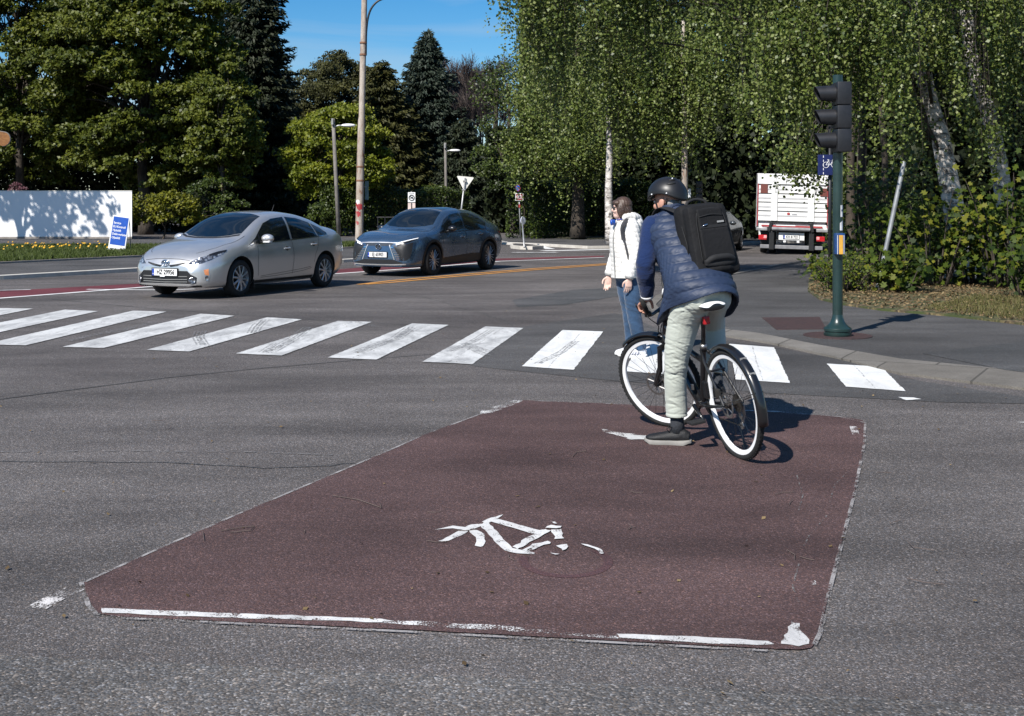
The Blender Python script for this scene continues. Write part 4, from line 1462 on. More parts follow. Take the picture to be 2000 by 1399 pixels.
# pole behind the cyclist, a second signal and its white plate
a = Vector(at(1338, 42.5, 0))
t = thing('utility_pole', 'pale stained pole rising behind the cyclist helmet', 'pole', a)
MB().tube([a, P(1337, 300, 42.5), P(1334.5, 110, 42.5), P(1334, 40, 42.5)], [.12, .105, .08, .065], 12).build('post', M['rusty'], t, True, True)
a = Vector(at(1366, 44, .12))
t = thing('traffic_light', 'small black traffic light far off behind the backpack handle', 'traffic light', a)
MB().tube([a, a + Vector((0, 0, 2.0))], .05, 10).build('pole', M['green_paint'], t, True, True)
hb = MB()
for k in range(3): hb.box(P(1365.5, 360 + k * 12.5, 43.9), (.24, .2, .225), bev=.04)
hb.build('signal_head', M['black_plastic'], t, True, True, rad(40))
MB().box(P(1346.5, 378, 43.8), (.10, .02, .34)).build('plate', M['white_plain'], t, False, True)
MB().box(P(1352, 385, 43.9), (.22, .02, .03)).build('bracket', M['black_plastic'], t, False, True)

# back of the give way sign
t = thing('give_way_sign', 'back of a pale triangular road sign on a slanting pole', 'road sign', P(892.5, 483, 45))
tri = [P(x, y, 45) for x, y in ((891.8, 343.5), (926.2, 346.7), (906.9, 374.2))]
o_ = P(908, 355, 45)
poly = []
for i in range(3):
    for f in (.06, .94): 
        q = tri[i].lerp(tri[(i + 1) % 3], f)
        poly.append((q.x - o_.x, q.z - o_.z))
pl = MB().prism(poly, .02, o_, (1, 0, 0), (0, 0, 1)).build('plate', M['alu_back'], t, False, True)
MB().tube([P(892.5, 483, 44.93), P(908.4, 347.5, 44.93)], .035, 10).build('post', M['galv'], t, True, True)
for x, y in ((907.6, 354), (905.5, 371)): MB().box(P(x, y, 44.93), (.13, .09, .05)).build('clamp', M['galv_dull'], t, False, True)

# small white parking sign above the blue car
t = thing('parking_sign', 'small white sign with a black ring above the blue car roof', 'road sign', at(803.5, 52, .12))
MB().tube([at(803.5, 52, .12), P(803.5, 374, 52)], .028, 8).build('post', M['galv'], t, True, True)
pl = MB().box(P(804, 385.5, 51.95), (.325, .02, .44), bev=.004).build('plate', M['white_plain'], t, False, True)
mb = MB()
c = P(804, 386.5, 51.93)
mb.tube([c + Vector((.115 * math.cos(a_), 0, .115 * math.sin(a_))) for a_ in np.linspace(0, 2 * PI, 21)], .018, 5, False)
mb.tube([c + Vector((-.06, 0, .05)), c + Vector((.01, 0, -.01)), c + Vector((.07, 0, -.03))], .018, 5)
mb.tube([c + Vector((-.06, 0, -.03)), c + Vector((.06, 0, .045))], .014, 5)
mb.build('symbol', M['black'], pl, False, True)
text_mesh('lettering', 'SONE', .085, M['black'], pl, Matrix.Translation(P(804, 378.6, 51.937) - Vector(at(803.5, 52, .12))) @ Matrix.Rotation(rad(90), 4, 'X'), .001)
p2 = MB().box(P(804, 404, 51.95), (.325, .02, .33), bev=.004).build('plate', simple('pinkish_sign_face', (.62, .50, .45), .5), t, False, True)
MB().box(P(803.7, 404, 51.92), (.03, .02, .33)).build('symbol', M['black'], p2, False, True)

# bike route sign with a round no-stopping disc above
t = thing('bike_route_sign', 'maroon bike sign below a blue and red disc, before the hedge', 'road sign', at(1016.5, 52, .12))
MB().tube([at(1016.8, 52, .12), P(1013, 362, 52)], .03, 8).build('post', M['galv'], t, True, True)
MB().box(P(1014.5, 402.5, 51.95), (.07, .05, .14)).build('sticker', M['rust_red'], t, False, True)
pl = MB().box(P(1014.3, 385, 51.93), (.35, .02, .33), bev=.01).build('plate', M['sticker'], t, False, True)
MB().box(P(1014.3, 383.5, 51.917), (.30, .01, .19)).build('panel', M['maroon'], pl, False, True)
MB().box(P(1014.3, 389.8, 51.917), (.30, .01, .06)).build('panel', M['maroon'], pl, False, True)
bike_icon(P(1014.3, 383.5, 51.908), (1, 0, 0), (0, 0, 1), .15, .010, M['white_plain'], pl)
dr = Vector((.86, -.5, 0)).normalized()
dc = P(1011, 367.5, 51.9)
ds = MB().lathe([(.0001, -.006), (.15, -.006), (.15, .006), (.0001, .006)], dc, (dr.y, -dr.x, 0), 24).build('disc', M['sign_blue'], t, False, True)
mb = MB()
mb.tube([dc + Vector((0, -.012, 0)) + dr * .135 * math.cos(a_) + Vector((0, 0, .135 * math.sin(a_))) for a_ in np.linspace(0, 2 * PI, 21)], .016, 5, False)
mb.tube([dc + Vector((0, -.012, 0)) + dr * .1 + Vector((0, 0, -.1)), dc + Vector((0, -.012, 0)) - dr * .1 + Vector((0, 0, .1))], .014, 5)
mb.build('ring', M['rust_red'], ds, False, True)

# keep-right post on the little island
t = thing('island_post', 'round white disc seen nearly edge on, on a thin post on the traffic island', 'road sign', G(1024, 483, .1))
MB().tube([G(1024, 483, .1), P(1019.2, 424, 44.5)], .03, 8).build('post', M['galv'], t, True, True)
c = P(1021.5, 431, 44.4)
MB().lathe([(.0001, -.008), (.15, -.008), (.15, .008), (.0001, .008)], c, Vector((.80, -.6, .0)), 24).build('disc', M['white_plain'], t, False, True)
MB().lathe([(.0001, -.008), (.14, -.008), (.14, .004), (.0001, .004)], c - Vector((.80, -.6, 0)) * .016, Vector((.80, -.6, .0)), 24).build('disc', M['sign_blue'], t, False, True)
isl = [xy(996, 482), xy(1004, 481), xy(1030, 482.5), xy(1062, 486.5), xy(1040, 488), xy(1015, 487.5), xy(998, 485.5)]
slab('traffic_island', isl, M['kerb_pale'], .12)
slab('traffic_island', [tuple(np.array(p) * .78 + np.array(isl).mean(0) * .22) for p in isl], M['asphalt_grey'], .125)

# advertising board on the verge
brd = [P(220, 419, 37.6), P(253, 425.5, 37.6), P(245.2, 494, 37.3), P(213.3, 485.5, 37.3)]
AB = thing('sandwich_board', 'leaning blue sandwich board listing garage services, before the hoarding', 'sandwich board', (brd[2] + brd[3]) / 2)
TLc, TRc, BRc, BLc = brd
u_ = (TRc - TLc).normalized()
v_ = (TLc - BLc).normalized()
Wb, Hb = (TRc - TLc).length, (TLc - BLc).length
cen = (TLc + BRc) / 2
u_ = Vector((math.cos(rad(8)), 0, -math.sin(rad(8))))
v_ = Vector((math.sin(rad(8)), .04, math.cos(rad(8))))
nb_ = u_.cross(v_).normalized()                       # toward the viewer
v_ = nb_.cross(u_).normalized()
R3 = Matrix((u_, v_, nb_)).transposed()


def bd(x, y, d): return cen + u_ * x + v_ * y + nb_ * d


fr = MB().box(cen, (Wb, Hb, .03), R3, .008).build('frame', M['white_plain'], AB, False, True)
MB().box(bd(0, .075, .0165), (Wb * .87, Hb * .80, .004), R3).build('panel', M['sign_blue'], fr, False, True)
M4 = frame4((0, 0, 0), u_, v_)
for i, s in enumerate(('Service', 'EU-Kontroll', 'Hjulskift', 'Dekk-verksted', 'Oljeskift')):
    M4.translation = bd(-Wb * .385, .325 - i * .118, .0195) - AB.location
    text_mesh('lettering', s, .098, M['white_plain'], fr, M4.copy(), .001, .0022, 'LEFT', .82)
M4.translation = bd(-Wb * .385, -Hb * .445, .0165) - AB.location
MB().box(bd(-Wb * .27, -Hb * .445, .0165), (Wb * .22, .022, .003), R3).build('lettering', M['black'], fr, False, True)
MB().box(bd(Wb * .25, -Hb * .445, .0165), (Wb * .30, .012, .003), R3).build('lettering', M['maroon'], fr, False, True)
back = MB()
for s in (-1, 1): back.tube([bd(s * Wb * .45, Hb * .48, -.02), bd(s * Wb * .45, -Hb * .47, -.02) + Vector((.05, .45, 0))], .014, 6)
back.build('back_leg', M['galv'], AB, False, True)

# white hoarding
HY = 52.6
ha, hb_ = P(-420, 371, HY), P(258, 373, HY)
t = thing('hoarding', 'long white board hoarding dappled with leaf shadows', 'hoarding', (hb_.x, HY, SWZ))
mb = MB()
xs = np.linspace(ha.x, hb_.x, 8)
for i in range(7):
    zt = 2.2
    mb.box(((xs[i] + xs[i + 1]) / 2, HY, (zt + .14) / 2), (xs[i + 1] - xs[i] - .004, .05, zt - .14))
mb.build('panel', simple('white_hoarding_paint', (.80, .80, .80), .5, 0, .03, .6), t, False, True)
MB().box(((ha.x + hb_.x) / 2, HY, 2.215), (hb_.x - ha.x, .08, .03)).build('rail', M['alu_back'], t, False, True)
MB().box(((ha.x + hb_.x) / 2, HY + .02, .13), (hb_.x - ha.x, .16, .09)).build('footing', M['kerb'], t, False, True)

# rounded timber board jutting in at the left edge
Yb = 38.0
t = thing('wooden_sign', 'rounded end of a brown timber board jutting in from the edge', 'wooden sign', at(-70, Yb, .1))
MB().tube([at(-70, Yb + .1, .1), P(-70, 235, Yb + .1)], .09, 10).build('post', M['wood_pole'], t, True, True)
pa, pb_ = P(-140, 246, Yb), P(8, 272, Yb)
du = (pb_ - pa).normalized()
dv = Vector((-du.z, 0, du.x))
out = []
hh = .22
Lp = (pb_ - pa).length
for a_ in np.linspace(-PI / 2, PI / 2, 12): out.append((Lp + .21 * math.cos(a_), hh * math.sin(a_)))
out += [(0, hh), (0, -hh)]
n = N('varnished_timber')
co = n.coord('Object', (1.5, 1, 9))
f = n.noise(co, 4, 5, .6, 1.2)
n.set(Base_Color=n.ramp(f, [(.3, (.10, .035, .008, 1)), (.55, (.24, .095, .02, 1)), (.75, (.36, .19, .07, 1))]), Roughness=.5)
bo = MB().prism(out, .06, pa, du, dv).build('board', n.m, t, False, True)
rim = MB()
rim.tube([pa + du * p[0] + dv * p[1] + Vector((0, -.03, 0)) for p in out[:-1]], .028, 6)
rim.build('rim', M['wood_pole'], bo, True, True)

# railing and picket fence far off
t = thing('railing', 'dark metal railing behind the blue car, left of its roof', 'railing', at(740, 56))
mb = MB()
for i in range(4): mb.tube([at(738 + i * 14, 56, .1), at(738 + i * 14, 56, 1.02)], .025, 6)
for z in (.55, 1.0): mb.tube([at(736, 56, z), at(782, 56, z)], .022, 6)
mb.build('rail', M['black_plastic'], t, False, True)
t = thing('picket_fence', 'pale grey picket fence far down the side street', 'fence', at(985, 78))
mb = MB()
for i in range(18): mb.box(Vector(at(958 + i * 2.4, 78, .62)), (.055, .02, 1.05))
for z in (.3, .9): mb.box(Vector(at(979, 78.03, z)), (1.6, .03, .07))
mb.build('pickets', M['galv_dull'], t, False, True)

# ------------------------------------------------------------------ vehicles
def car_paint(name, col, metal=.65, rough=.32):
    n = N(name)
    co = n.coord('Object')
    fl = n.noise(co, 700, 1)
    dirt = n.noise(co, 2.5, 5, .6)
    base = n.mix(.25, (*col, 1), n.ramp(fl, [(.3, .75), (.7, 1.25)]), 'MULTIPLY')
    n.set(Base_Color=base, Metallic=metal, Roughness=n.ramp(dirt, [(.3, rough * .85), (.7, rough * 1.25)]))
    n.b.inputs['Coat Weight'].default_value = 1.0
    n.b.inputs['Coat Roughness'].default_value = .06
    return n.m


M['silver'] = car_paint('silver_car_paint', (.66, .65, .635), .75, .33)
M['blue_grey'] = car_paint('blue_grey_car_paint', (.062, .112, .185), .62, .26)
M['dark_grey'] = car_paint('dark_grey_car_paint', (.045, .05, .055), .5, .3)
M['glass'] = simple('dark_car_glass', (.006, .009, .012), .04, 0, .1, 3, 0, 60, .3, .6)
M['tyre'] = simple('tyre_rubber', (.012, .012, .012), .85, 0, .3, 20, .2, 90)
M['arch'] = simple('arch_liner', (.006, .006, .006), .95, 0, .2)
M['alloy'] = simple('alloy_rim', (.50, .50, .51), .35, .75, .1, 10)
M['black_alloy'] = simple('black_alloy_rim', (.015, .015, .017), .3, .3, .2, 10, 0, 60, .5)
M['trim'] = simple('black_trim', (.010, .010, .011), .5, 0, .2, 14)
M['chrome'] = simple('chrome', (.75, .76, .78), .12, 1.0, .05)
M['seam'] = simple('panel_gap', (.012, .012, .013), .8, 0, .1)
M['tail_red'] = simple('red_tail_lamp', (.42, .015, .02), .2, 0, .25, 20, 0, 60, .6)
M['amber'] = simple('amber_lens', (.75, .28, .12), .2, 0, .2, 20, 0, 60, .6)
M['plate_blue'] = simple('plate_blue', (.02, .06, .35), .5, 0, .05)
n = N('headlamp')
co = n.coord('Object')
v = n.voro(co, 16, 'Distance')
base = n.ramp(v, [(0, (.85, .86, .88, 1)), (.35, (.45, .46, .48, 1)), (.6, (.06, .06, .07, 1)), (1, (.5, .5, .52, 1))])
n.set(Base_Color=base, Roughness=.15, Metallic=.7)
n.b.inputs['Coat Weight'].default_value = 1
n.bump(v, .6, .03)
M['headlamp'] = n.m
M['led'] = simple('white_lamp_strip', (.88, .89, .90), .2, 0, .05, 20, 0, 60, .8)


def pchip(xs, ys, xq):
    xs, ys, xq = np.asarray(xs, float), np.asarray(ys, float), np.asarray(xq, float)
    h = np.diff(xs)
    dl = np.diff(ys) / h
    m = np.zeros(len(xs))
    m[0], m[-1] = dl[0], dl[-1]
    for i in range(1, len(xs) - 1):
        if dl[i - 1] * dl[i] > 0:
            w1, w2 = 2 * h[i] + h[i - 1], h[i] + 2 * h[i - 1]
            m[i] = (w1 + w2) / (w1 / dl[i - 1] + w2 / dl[i])
    k = np.clip(np.searchsorted(xs, xq) - 1, 0, len(h) - 1)
    t = (xq - xs[k]) / h[k]
    return ((2 * t ** 3 - 3 * t ** 2 + 1) * ys[k] + (t ** 3 - 2 * t ** 2 + t) * h[k] * m[k] + (-2 * t ** 3 + 3 * t ** 2) * ys[k + 1] + (t ** 3 - t ** 2) * h[k] * m[k + 1])


def car_body(name, prm, x0, x1, paint_m, parent, axles, arch_r, arch_z, crease=.0):
    """lofted body shell with the wheel arches cut out; returns (object, bvh)"""
    nx, ns = 96, 34
    u = np.linspace(0, 1, nx)
    xs = x0 + (x1 - x0) * (.5 - .5 * np.cos(PI * (.04 + .92 * u)) - (.5 - .5 * math.cos(PI * .04))) / (math.cos(PI * .04))
    ev = {k: pchip(*zip(*sorted(v)), xs) for k, v in prm.items()}
    V, F = [], []
    for i, x in enumerate(xs):
        e = {k: float(v[i]) for k, v in ev.items()}
        py = [0, e['yr'] - .07, e['yr'], e['ym'], e['ys'], e['yt'], e['yt'] * .55, 0]
        pz = [e['zb'], e['zb'], e['zr'], e['zm'], e['zs'], e['zt'], e['zt'] + (e['zc'] - e['zt']) * .80, e['zc']]
        d = np.concatenate([[0], np.cumsum(np.hypot(np.diff(py), np.diff(pz)) + 1e-4)])
        s = np.concatenate([np.linspace(a, b, n_, endpoint=False) for a, b, n_ in zip(d[:-1], d[1:], (3, 2, 6, 5, 8, 5, 5))] + [[d[-1]]])
        yy, zz = pchip(d, py, s), pchip(d, pz, s)
        half = list(zip(yy, zz))
        ring = half + [(-y, z) for y, z in half[-2:0:-1]]
        V += [(x, y, z) for y, z in ring]
        nr = len(ring)
    for i in range(nx - 1):
        for k in range(nr):
            k2 = (k + 1) % nr
            F.append((i * nr + k, i * nr + k2, (i + 1) * nr + k2, (i + 1) * nr + k))
    # rounded end caps
    for end, xo in ((0, xs[0] - .012), (nx - 1, xs[-1] + .012)):
        base = end * nr
        c = Vector((0, 0, 0))
        for k in range(nr): c += Vector(V[base + k])
        c /= nr
        st = len(V)
        for k in range(nr):
            p = Vector(V[base + k])
            q = c + (p - c) * .86
            V.append((xo, q.y, q.z))
        F += [(base + k, base + (k + 1) % nr, st + (k + 1) % nr, st + k) for k in range(nr)]
        F.append(tuple(range(st, st + nr)))
    o = mk(name, V, F, [paint_m, M['arch']], parent, True)
    bm = bmesh.new(); bm.from_mesh(o.data); bmesh.ops.recalc_face_normals(bm, faces=bm.faces[:]); bm.to_mesh(o.data)
    bvh = BVHTree.FromBMesh(bm)
    bm.free()
    cut = MB()
    for ax in axles:
        for s in (-1, 1):
            cut.tube([(ax, s * .58, arch_z), (ax, s * 1.3, arch_z)], arch_r, 40, side=(1, 0, 0))
    cu = cut.build('cutter', None, parent)
    bm = bmesh.new(); bm.from_mesh(cu.data); bmesh.ops.recalc_face_normals(bm, faces=bm.faces[:]); bm.to_mesh(cu.data); bm.free()
    md = o.modifiers.new('b', 'BOOLEAN')
    md.operation = 'DIFFERENCE'
    md.solver = 'EXACT'
    md.object = cu
    dg = bpy.context.evaluated_depsgraph_get()
    me = bpy.data.meshes.new_from_object(o.evaluated_get(dg))
    o.modifiers.clear()
    o.data = me
    bpy.data.objects.remove(cu)
    me.materials.clear()
    me.materials.append(paint_m)
    me.materials.append(M['arch'])
    for p in me.polygons:
        c = p.center
        p.use_smooth = True
        p.material_index = 0
        for ax in axles:
            if math.hypot(c.x - ax, c.z - arch_z) < arch_r + .003 and abs(c.y) > .5 and (abs(p.normal.y) < .25 or abs(c.y) < .62):
                p.material_index = 1
    me.set_sharp_from_angle(angle=rad(38))
    return o, bvh


def decal(name, poly, view, bvh, off, m, parent, res=.05, side=1):
    """a panel (glass, lamp, grille ...) lying on the body: 2-D outline seen from the side, front or top"""
    pts = []
    n = len(poly)
    for i in range(n):
        a, b = Vector(poly[i]), Vector(poly[(i + 1) % n])
        k = max(1, int((b - a).length / res))
        pts += [a.lerp(b, j / k) for j in range(k)]
    nb = len(pts)
    xs, ys = [p.x for p in pts], [p.y for p in pts]

    def inside(q):
        c = False
        j = nb - 1
        for i in range(nb):
            if (ys[i] > q[1]) != (ys[j] > q[1]) and q[0] < (xs[j] - xs[i]) * (q[1] - ys[i]) / (ys[j] - ys[i]) + xs[i]: c = not c
            j = i
        return c
    gx = np.arange(min(xs) + res * .5, max(xs), res)
    gy = np.arange(min(ys) + res * .5, max(ys), res)
    inn = []
    for x in gx:
        for y in gy:
            if inside((x, y)) and min((Vector((x, y)) - p).length for p in pts) > res * .4: inn.append(Vector((x, y)))
    r = delaunay_2d_cdt(pts + inn, [], [list(range(nb))], 1, 1e-6)
    V = []
    for p in r[0]:
        if view == 'side': o_, d = Vector((p.x, 3 * side, p.y)), Vector((0, -side, 0))
        elif view == 'front': o_, d = Vector((5, p.x, p.y)), Vector((-1, 0, 0))
        elif view == 'back': o_, d = Vector((-5, p.x, p.y)), Vector((1, 0, 0))
        else: o_, d = Vector((p.x, p.y, 4)), Vector((0, 0, -1))
        h, nrm, _, _ = bvh.ray_cast(o_, d)
        if h is None:
            h, nrm, _, _ = bvh.find_nearest(o_ + d * 2.2)
        if nrm.dot(d) > 0: nrm = -nrm
        V.append(h + nrm * off)
    F = [list(f) for f in r[2]]
    o = mk(name, V, F, m, parent, True)
    bm = bmesh.new(); bm.from_mesh(o.data)
    c = Vector((0, 0, .6))
    for f in bm.faces:
        if f.normal.dot(f.calc_center_median() - c) < 0: f.normal_flip()
    bm.to_mesh(o.data); bm.free()
    return o


def line_poly(pts, w):
    """thin closed outline round a polyline"""
    p = [Vector(q) for q in pts]
    Lf, Rt = [], []
    for i in range(len(p)):
        t = (p[min(i + 1, len(p) - 1)] - p[max(i - 1, 0)]).normalized()
        s = Vector((-t.y, t.x)) * w / 2
        Lf.append(p[i] + s); Rt.append(p[i] - s)
    return Lf + Rt[::-1]


def make_wheel(parent, x, y, r, w, rim_r, style, steer=0.0):
    s = 1 if y > 0 else -1
    c = Vector((x, y, r))
    ax = Vector((-math.sin(steer) * s, math.cos(steer) * s, 0))
    t = MB()
    t.lathe([(rim_r * .99, -w * .5), (r * .90, -w * .5), (r * .97, -w * .42), (r, -w * .3), (r, w * .3), (r * .97, w * .42), (r * .90, w * .5), (rim_r * 1.03, w * .49), (rim_r * .98, w * .44), (rim_r * .98, -w * .4)], c, ax, 40, True)
    wh = t.build('wheel', M['tyre'], parent, True, False, rad(45))
    u = Vector((math.cos(steer), math.sin(steer), 0))
    v = Vector((0, 0, 1))
    R_ = MB()
    B_ = MB()
    (R_ if style == 'ten' else B_).lathe([(rim_r * .97, w * .47), (rim_r * 1.0, w * .45), (rim_r * .93, w * .30), (rim_r * .88, w * .1), (rim_r * .88, 0), (rim_r * .955, .40 * w)], c, ax, 40, True)
    n_sp = 10
    o_ = c + ax * (w * .40)
    if style == 'ten':
        for k in range(n_sp):
            a = 2 * PI * k / n_sp + .15
            d = u * math.cos(a) + v * math.sin(a)
            R_.tube([o_ + d * rim_r * .16, o_ + d * rim_r * .55 + ax * .006, o_ + d * rim_r * .95], [.020, .017, .024], 5, True, side=d.cross(ax), rb=[.012, .012, .012])
    else:
        for k in range(5):
            for e in (-.17, .17):
                a = 2 * PI * k / 5 + .3
                d0 = u * math.cos(a + e * .5) + v * math.sin(a + e * .5)
                d1 = u * math.cos(a + e * 1.6) + v * math.sin(a + e * 1.6)
                R_.tube([o_ + d0 * rim_r * .16, o_ + d1 * rim_r * .95], [.010, .008], 5, True)
            a = 2 * PI * (k + .5) / 5 + .3
            d = u * math.cos(a) + v * math.sin(a)
            R_.tube([o_ + d * rim_r * .2, o_ + d * rim_r * .93], [.011, .007], 5, True)
    R_.lathe([(.0001, w * .45), (rim_r * .17, w * .44), (rim_r * .2, w * .36)], c, ax, 20)
    R_.build('rim' if style == 'ten' else 'spokes', M['alloy'], wh, True, False, rad(40))
    if B_.V: B_.build('rim', M['black_alloy'], wh, True, False, rad(40))
    D = MB().lathe([(.0001, 0), (rim_r * .86, 0), (rim_r * .86, w * .06), (.0001, w * .06)], c, ax, 24)
    D.build('brake_disc', M['black_alloy'], wh, True, False, rad(40))
    return wh


def number_plate(parent, c, text, u=(0, 1, 0), v=(0, 0, 1), w=.52, h=.112, mat_txt=None, frame=True):
    u, v, c = Vector(u).normalized(), Vector(v).normalized(), Vector(c)
    nn = u.cross(v)
    R3_ = Matrix((u, v, nn)).transposed()
    pl = MB().box(c, (w, h, .008), R3_, .002).build('number_plate', M['white_plain'], parent)
    if frame: MB().box(c - nn * .005, (w + .035, h + .03, .008), R3_, .002).build('plate_frame', M['trim'], pl)
    MB().box(c - u * (w * .455) + nn * .0045, (w * .085, h * .96, .003), R3_).build('blue_band', M['plate_blue'], pl)
    text_mesh('lettering', text, h * .98, M['black'], pl, frame4(c + u * w * .045 + nn * .0055 - v * h * .01, u, v), .001, .0035, 'CENTER', .80)
    text_mesh('lettering', 'N', h * .3, M['white_plain'], pl, frame4(c - u * w * .455 + nn * .007 - v * h * .25, u, v), .0006)
    return pl


def emblem(parent, c, rings, r, m, base=None, u=(0, 1, 0), v=(0, .0, 1)):
    u, v, c = Vector(u).normalized(), Vector(v).normalized(), Vector(c)
    nn = u.cross(v)
    mb = MB()
    for (cx, cy, a, b) in rings:
        mb.tube([c + u * (cx + a * math.cos(t)) + v * (cy + b * math.sin(t)) + nn * .006 for t in np.linspace(0, 2 * PI, 25)], r, 6, False)
    e = mb.build('emblem', m, parent, True)
    if base is not None:
        mb = MB()
        a, b = rings[0][2], rings[0][3]
        P0 = [c + u * a * math.cos(t) + v * b * math.sin(t) + nn * .002 for t in np.linspace(0, 2 * PI, 24, endpoint=False)]
        mb.V += P0; mb.F.append(list(range(24)))
        mb.build('emblem_disc', base, e)
    return e


# ---- silver hatchback
SP = dict(
    zc=[(-2.24, .72), (-2.2, .95), (-2.12, 1.06), (-1.95, 1.14), (-1.6, 1.27), (-1.2, 1.385), (-.7, 1.465), (-.25, 1.49), (.2, 1.465), (.45, 1.41), (1.0, 1.12), (1.2, 1.015), (1.5, .95), (1.8, .875), (2.05, .78), (2.18, .69), (2.24, .61)],
    zt=[(-2.24, .70), (-2.12, 1.02), (-1.6, 1.20), (-1.2, 1.32), (-.7, 1.40), (-.25, 1.425), (.2, 1.39), (.45, 1.33), (1.0, 1.06), (1.2, .975), (1.5, .915), (1.8, .84), (2.05, .745), (2.18, .655), (2.24, .57)],
    yt=[(-2.24, .60), (-2.12, .66), (-1.6, .56), (-1.2, .56), (-.25, .59), (.45, .59), (1.0, .67), (1.2, .71), (1.5, .71), (1.8, .67), (2.05, .58), (2.18, .50), (2.24, .42)],
    zs=[(-2.24, .68), (-2.12, .94), (-1.6, 1.0), (-.7, .96), (.45, .90), (1.0, .87), (1.2, .86), (1.5, .82), (1.8, .74), (2.05, .66), (2.18, .58), (2.24, .5)],
    ys=[(-2.24, .66), (-2.12, .75), (-1.6, .79), (-.7, .82), (.45, .825), (1.0, .83), (1.2, .83), (1.5, .82), (1.8, .79), (2.05, .70), (2.18, .60), (2.24, .50)],
    zm=[(-2.24, .6), (-1.6, .70), (0, .68), (1.3, .66), (2.05, .5), (2.24, .45)],
    ym=[(-2.24, .70), (-2.1, .80), (-1.6, .865), (0, .872), (1.3, .872), (1.7, .86), (2.0, .79), (2.15, .68), (2.24, .54)],
    zr=[(-2.24, .40), (-1.9, .32), (0, .28), (1.7, .28), (2.1, .28), (2.24, .30)],
    yr=[(-2.24, .66), (-2.1, .76), (-1.6, .83), (1.3, .84), (1.7, .83), (2.0, .77), (2.15, .67), (2.24, .53)],
    zb=[(-2.24, .32), (-1.9, .22), (0, .18), (1.7, .19), (2.1, .2), (2.24, .22)])
car = thing('hatchback_car', 'silver hatchback with dark windows, front of the two cars coming forward', 'car', (-4.97, 22.0, 0), rad(-113.5))
body, bv = car_body('body', SP, -2.24, 2.24, M['silver'], car, (1.315, -1.385), .380, .330)
for s in (1, -1):
    decal('side_window', [(1.00, .905), (.80, 1.0), (.42, 1.262), (.15, 1.342), (-.21, 1.372), (-.24, .955), (.5, .925)], 'side', bv, .004, M['glass'], body, .06, s)
    decal('side_window', [(-.30, .958), (-.275, 1.372), (-.65, 1.345), (-1.06, 1.255), (-1.16, .995)], 'side', bv, .004, M['glass'], body, .06, s)
    decal('side_window', [(-1.20, 1.0), (-1.10, 1.24), (-1.38, 1.15), (-1.56, 1.05), (-1.53, 1.02)], 'side', bv, .004, M['glass'], body, .06, s)
    decal('window_trim', line_poly([(1.02, .898), (.5, .914), (-.24, .945), (-1.16, .985), (-1.56, 1.014)], .014), 'side', bv, .006, M['chrome'], body, .06, s)
    decal('pillar_trim', [(.66, .922), (.72, .919), (.70, 1.062), (.66, 1.09)], 'side', bv, .007, M['trim'], body, .06, s)
    for ln in ([(.80, .86), (.83, .6), (.80, .34)], [(-.27, .945), (-.29, .6), (-.26, .32)], [(-1.20, .98), (-1.16, .86), (-1.02, .66), (-.98, .50)]):
        decal('door_seam', line_poly(ln, .007), 'side', bv, .0035, M['seam'], body, .05, s)
    decal('rub_strip', line_poly([(.72, .33), (.2, .355), (-.6, .40), (-.86, .425), (-.90, .40), (-.6, .36), (.2, .315), (.72, .305)], .006), 'side', bv, .0035, M['seam'], body, .06, s)
    decal('side_sill', [(.93, .262), (-.98, .262), (-.98, .215), (.93, .215)], 'side', bv, .004, M['trim'], body, .06, s)
    for hx, hz in ((-.10, .795), (-1.00, .845)):
        h_, nn, _, _ = bv.ray_cast(Vector((hx, 3 * s, hz)), Vector((0, -s, 0)))
        MB().ell(h_ + Vector((0, 0, 0)), (.115, .030, .020)).build('door_handle', M['silver'], body, True)
        MB().ell(h_ + Vector((.02, -.006 * s, -.004)), (.06, .022, .045)).build('handle_cup', M['seam'], body, True)
    # swept headlamps and bumper details
    f = lambda P_: [(p[0] * s, p[1]) for p in P_][::s]
    decal('headlight', f([(.44, .600), (.55, .592), (.66, .612), (.745, .665), (.80, .76), (.79, .80), (.73, .775), (.62, .715), (.50, .648)]), 'front', bv, .006, M['headlamp'], car, .03)
    decal('headlight_trim', f([(.70, .725), (.76, .75), (.80, .79), (.79, .825), (.74, .80), (.68, .755)]), 'front', bv, .008, M['black_alloy'], car, .03)
    decal('corner_recess', f([(.655, .50), (.755, .53), (.765, .40), (.74, .31), (.685, .34)]), 'front', bv, .005, M['silver'], car, .03)
    decal('indicator', f([(.70, .505), (.752, .518), (.755, .41), (.715, .42)]), 'front', bv, .008, M['amber'], car, .03)
    decal('running_light', f([(.715, .41), (.755, .40), (.745, .32), (.715, .33)]), 'front', bv, .008, M['headlamp'], car, .03)
    h_, nn, _, _ = bv.ray_cast(Vector((5, .545 * s, .325)), Vector((-1, 0, 0)))
    MB().lathe([(.0001, .012), (.040, .012), (.045, .018), (.058, .014), (.060, .0)], h_, nn, 20).build('fog_light', M['headlamp'], car, True)
    decal('washer_cap', f([(.50, .545), (.56, .55), (.56, .528), (.50, .524)]), 'front', bv, .006, M['silver'], car, .03)
    # mirrors
    MB().tube([(.70, .83 * s, .93), (.69, .92 * s, .955)], .022, 8).build('mirror_stalk', M['trim'], car, True)
    mi = MB().ell((.68, .965 * s, 1.0), (.085, .125, .078)).build('mirror', M['silver'], car, True)
    MB().ell((.635, .965 * s, 1.0), (.05, .11, .065)).build('mirror_glass', M['glass'], mi, True)
    MB().box((.70, .98 * s, .935), (.10, .14, .015), bev=.006).build('mirror_lamp', M['white_plain'], mi)
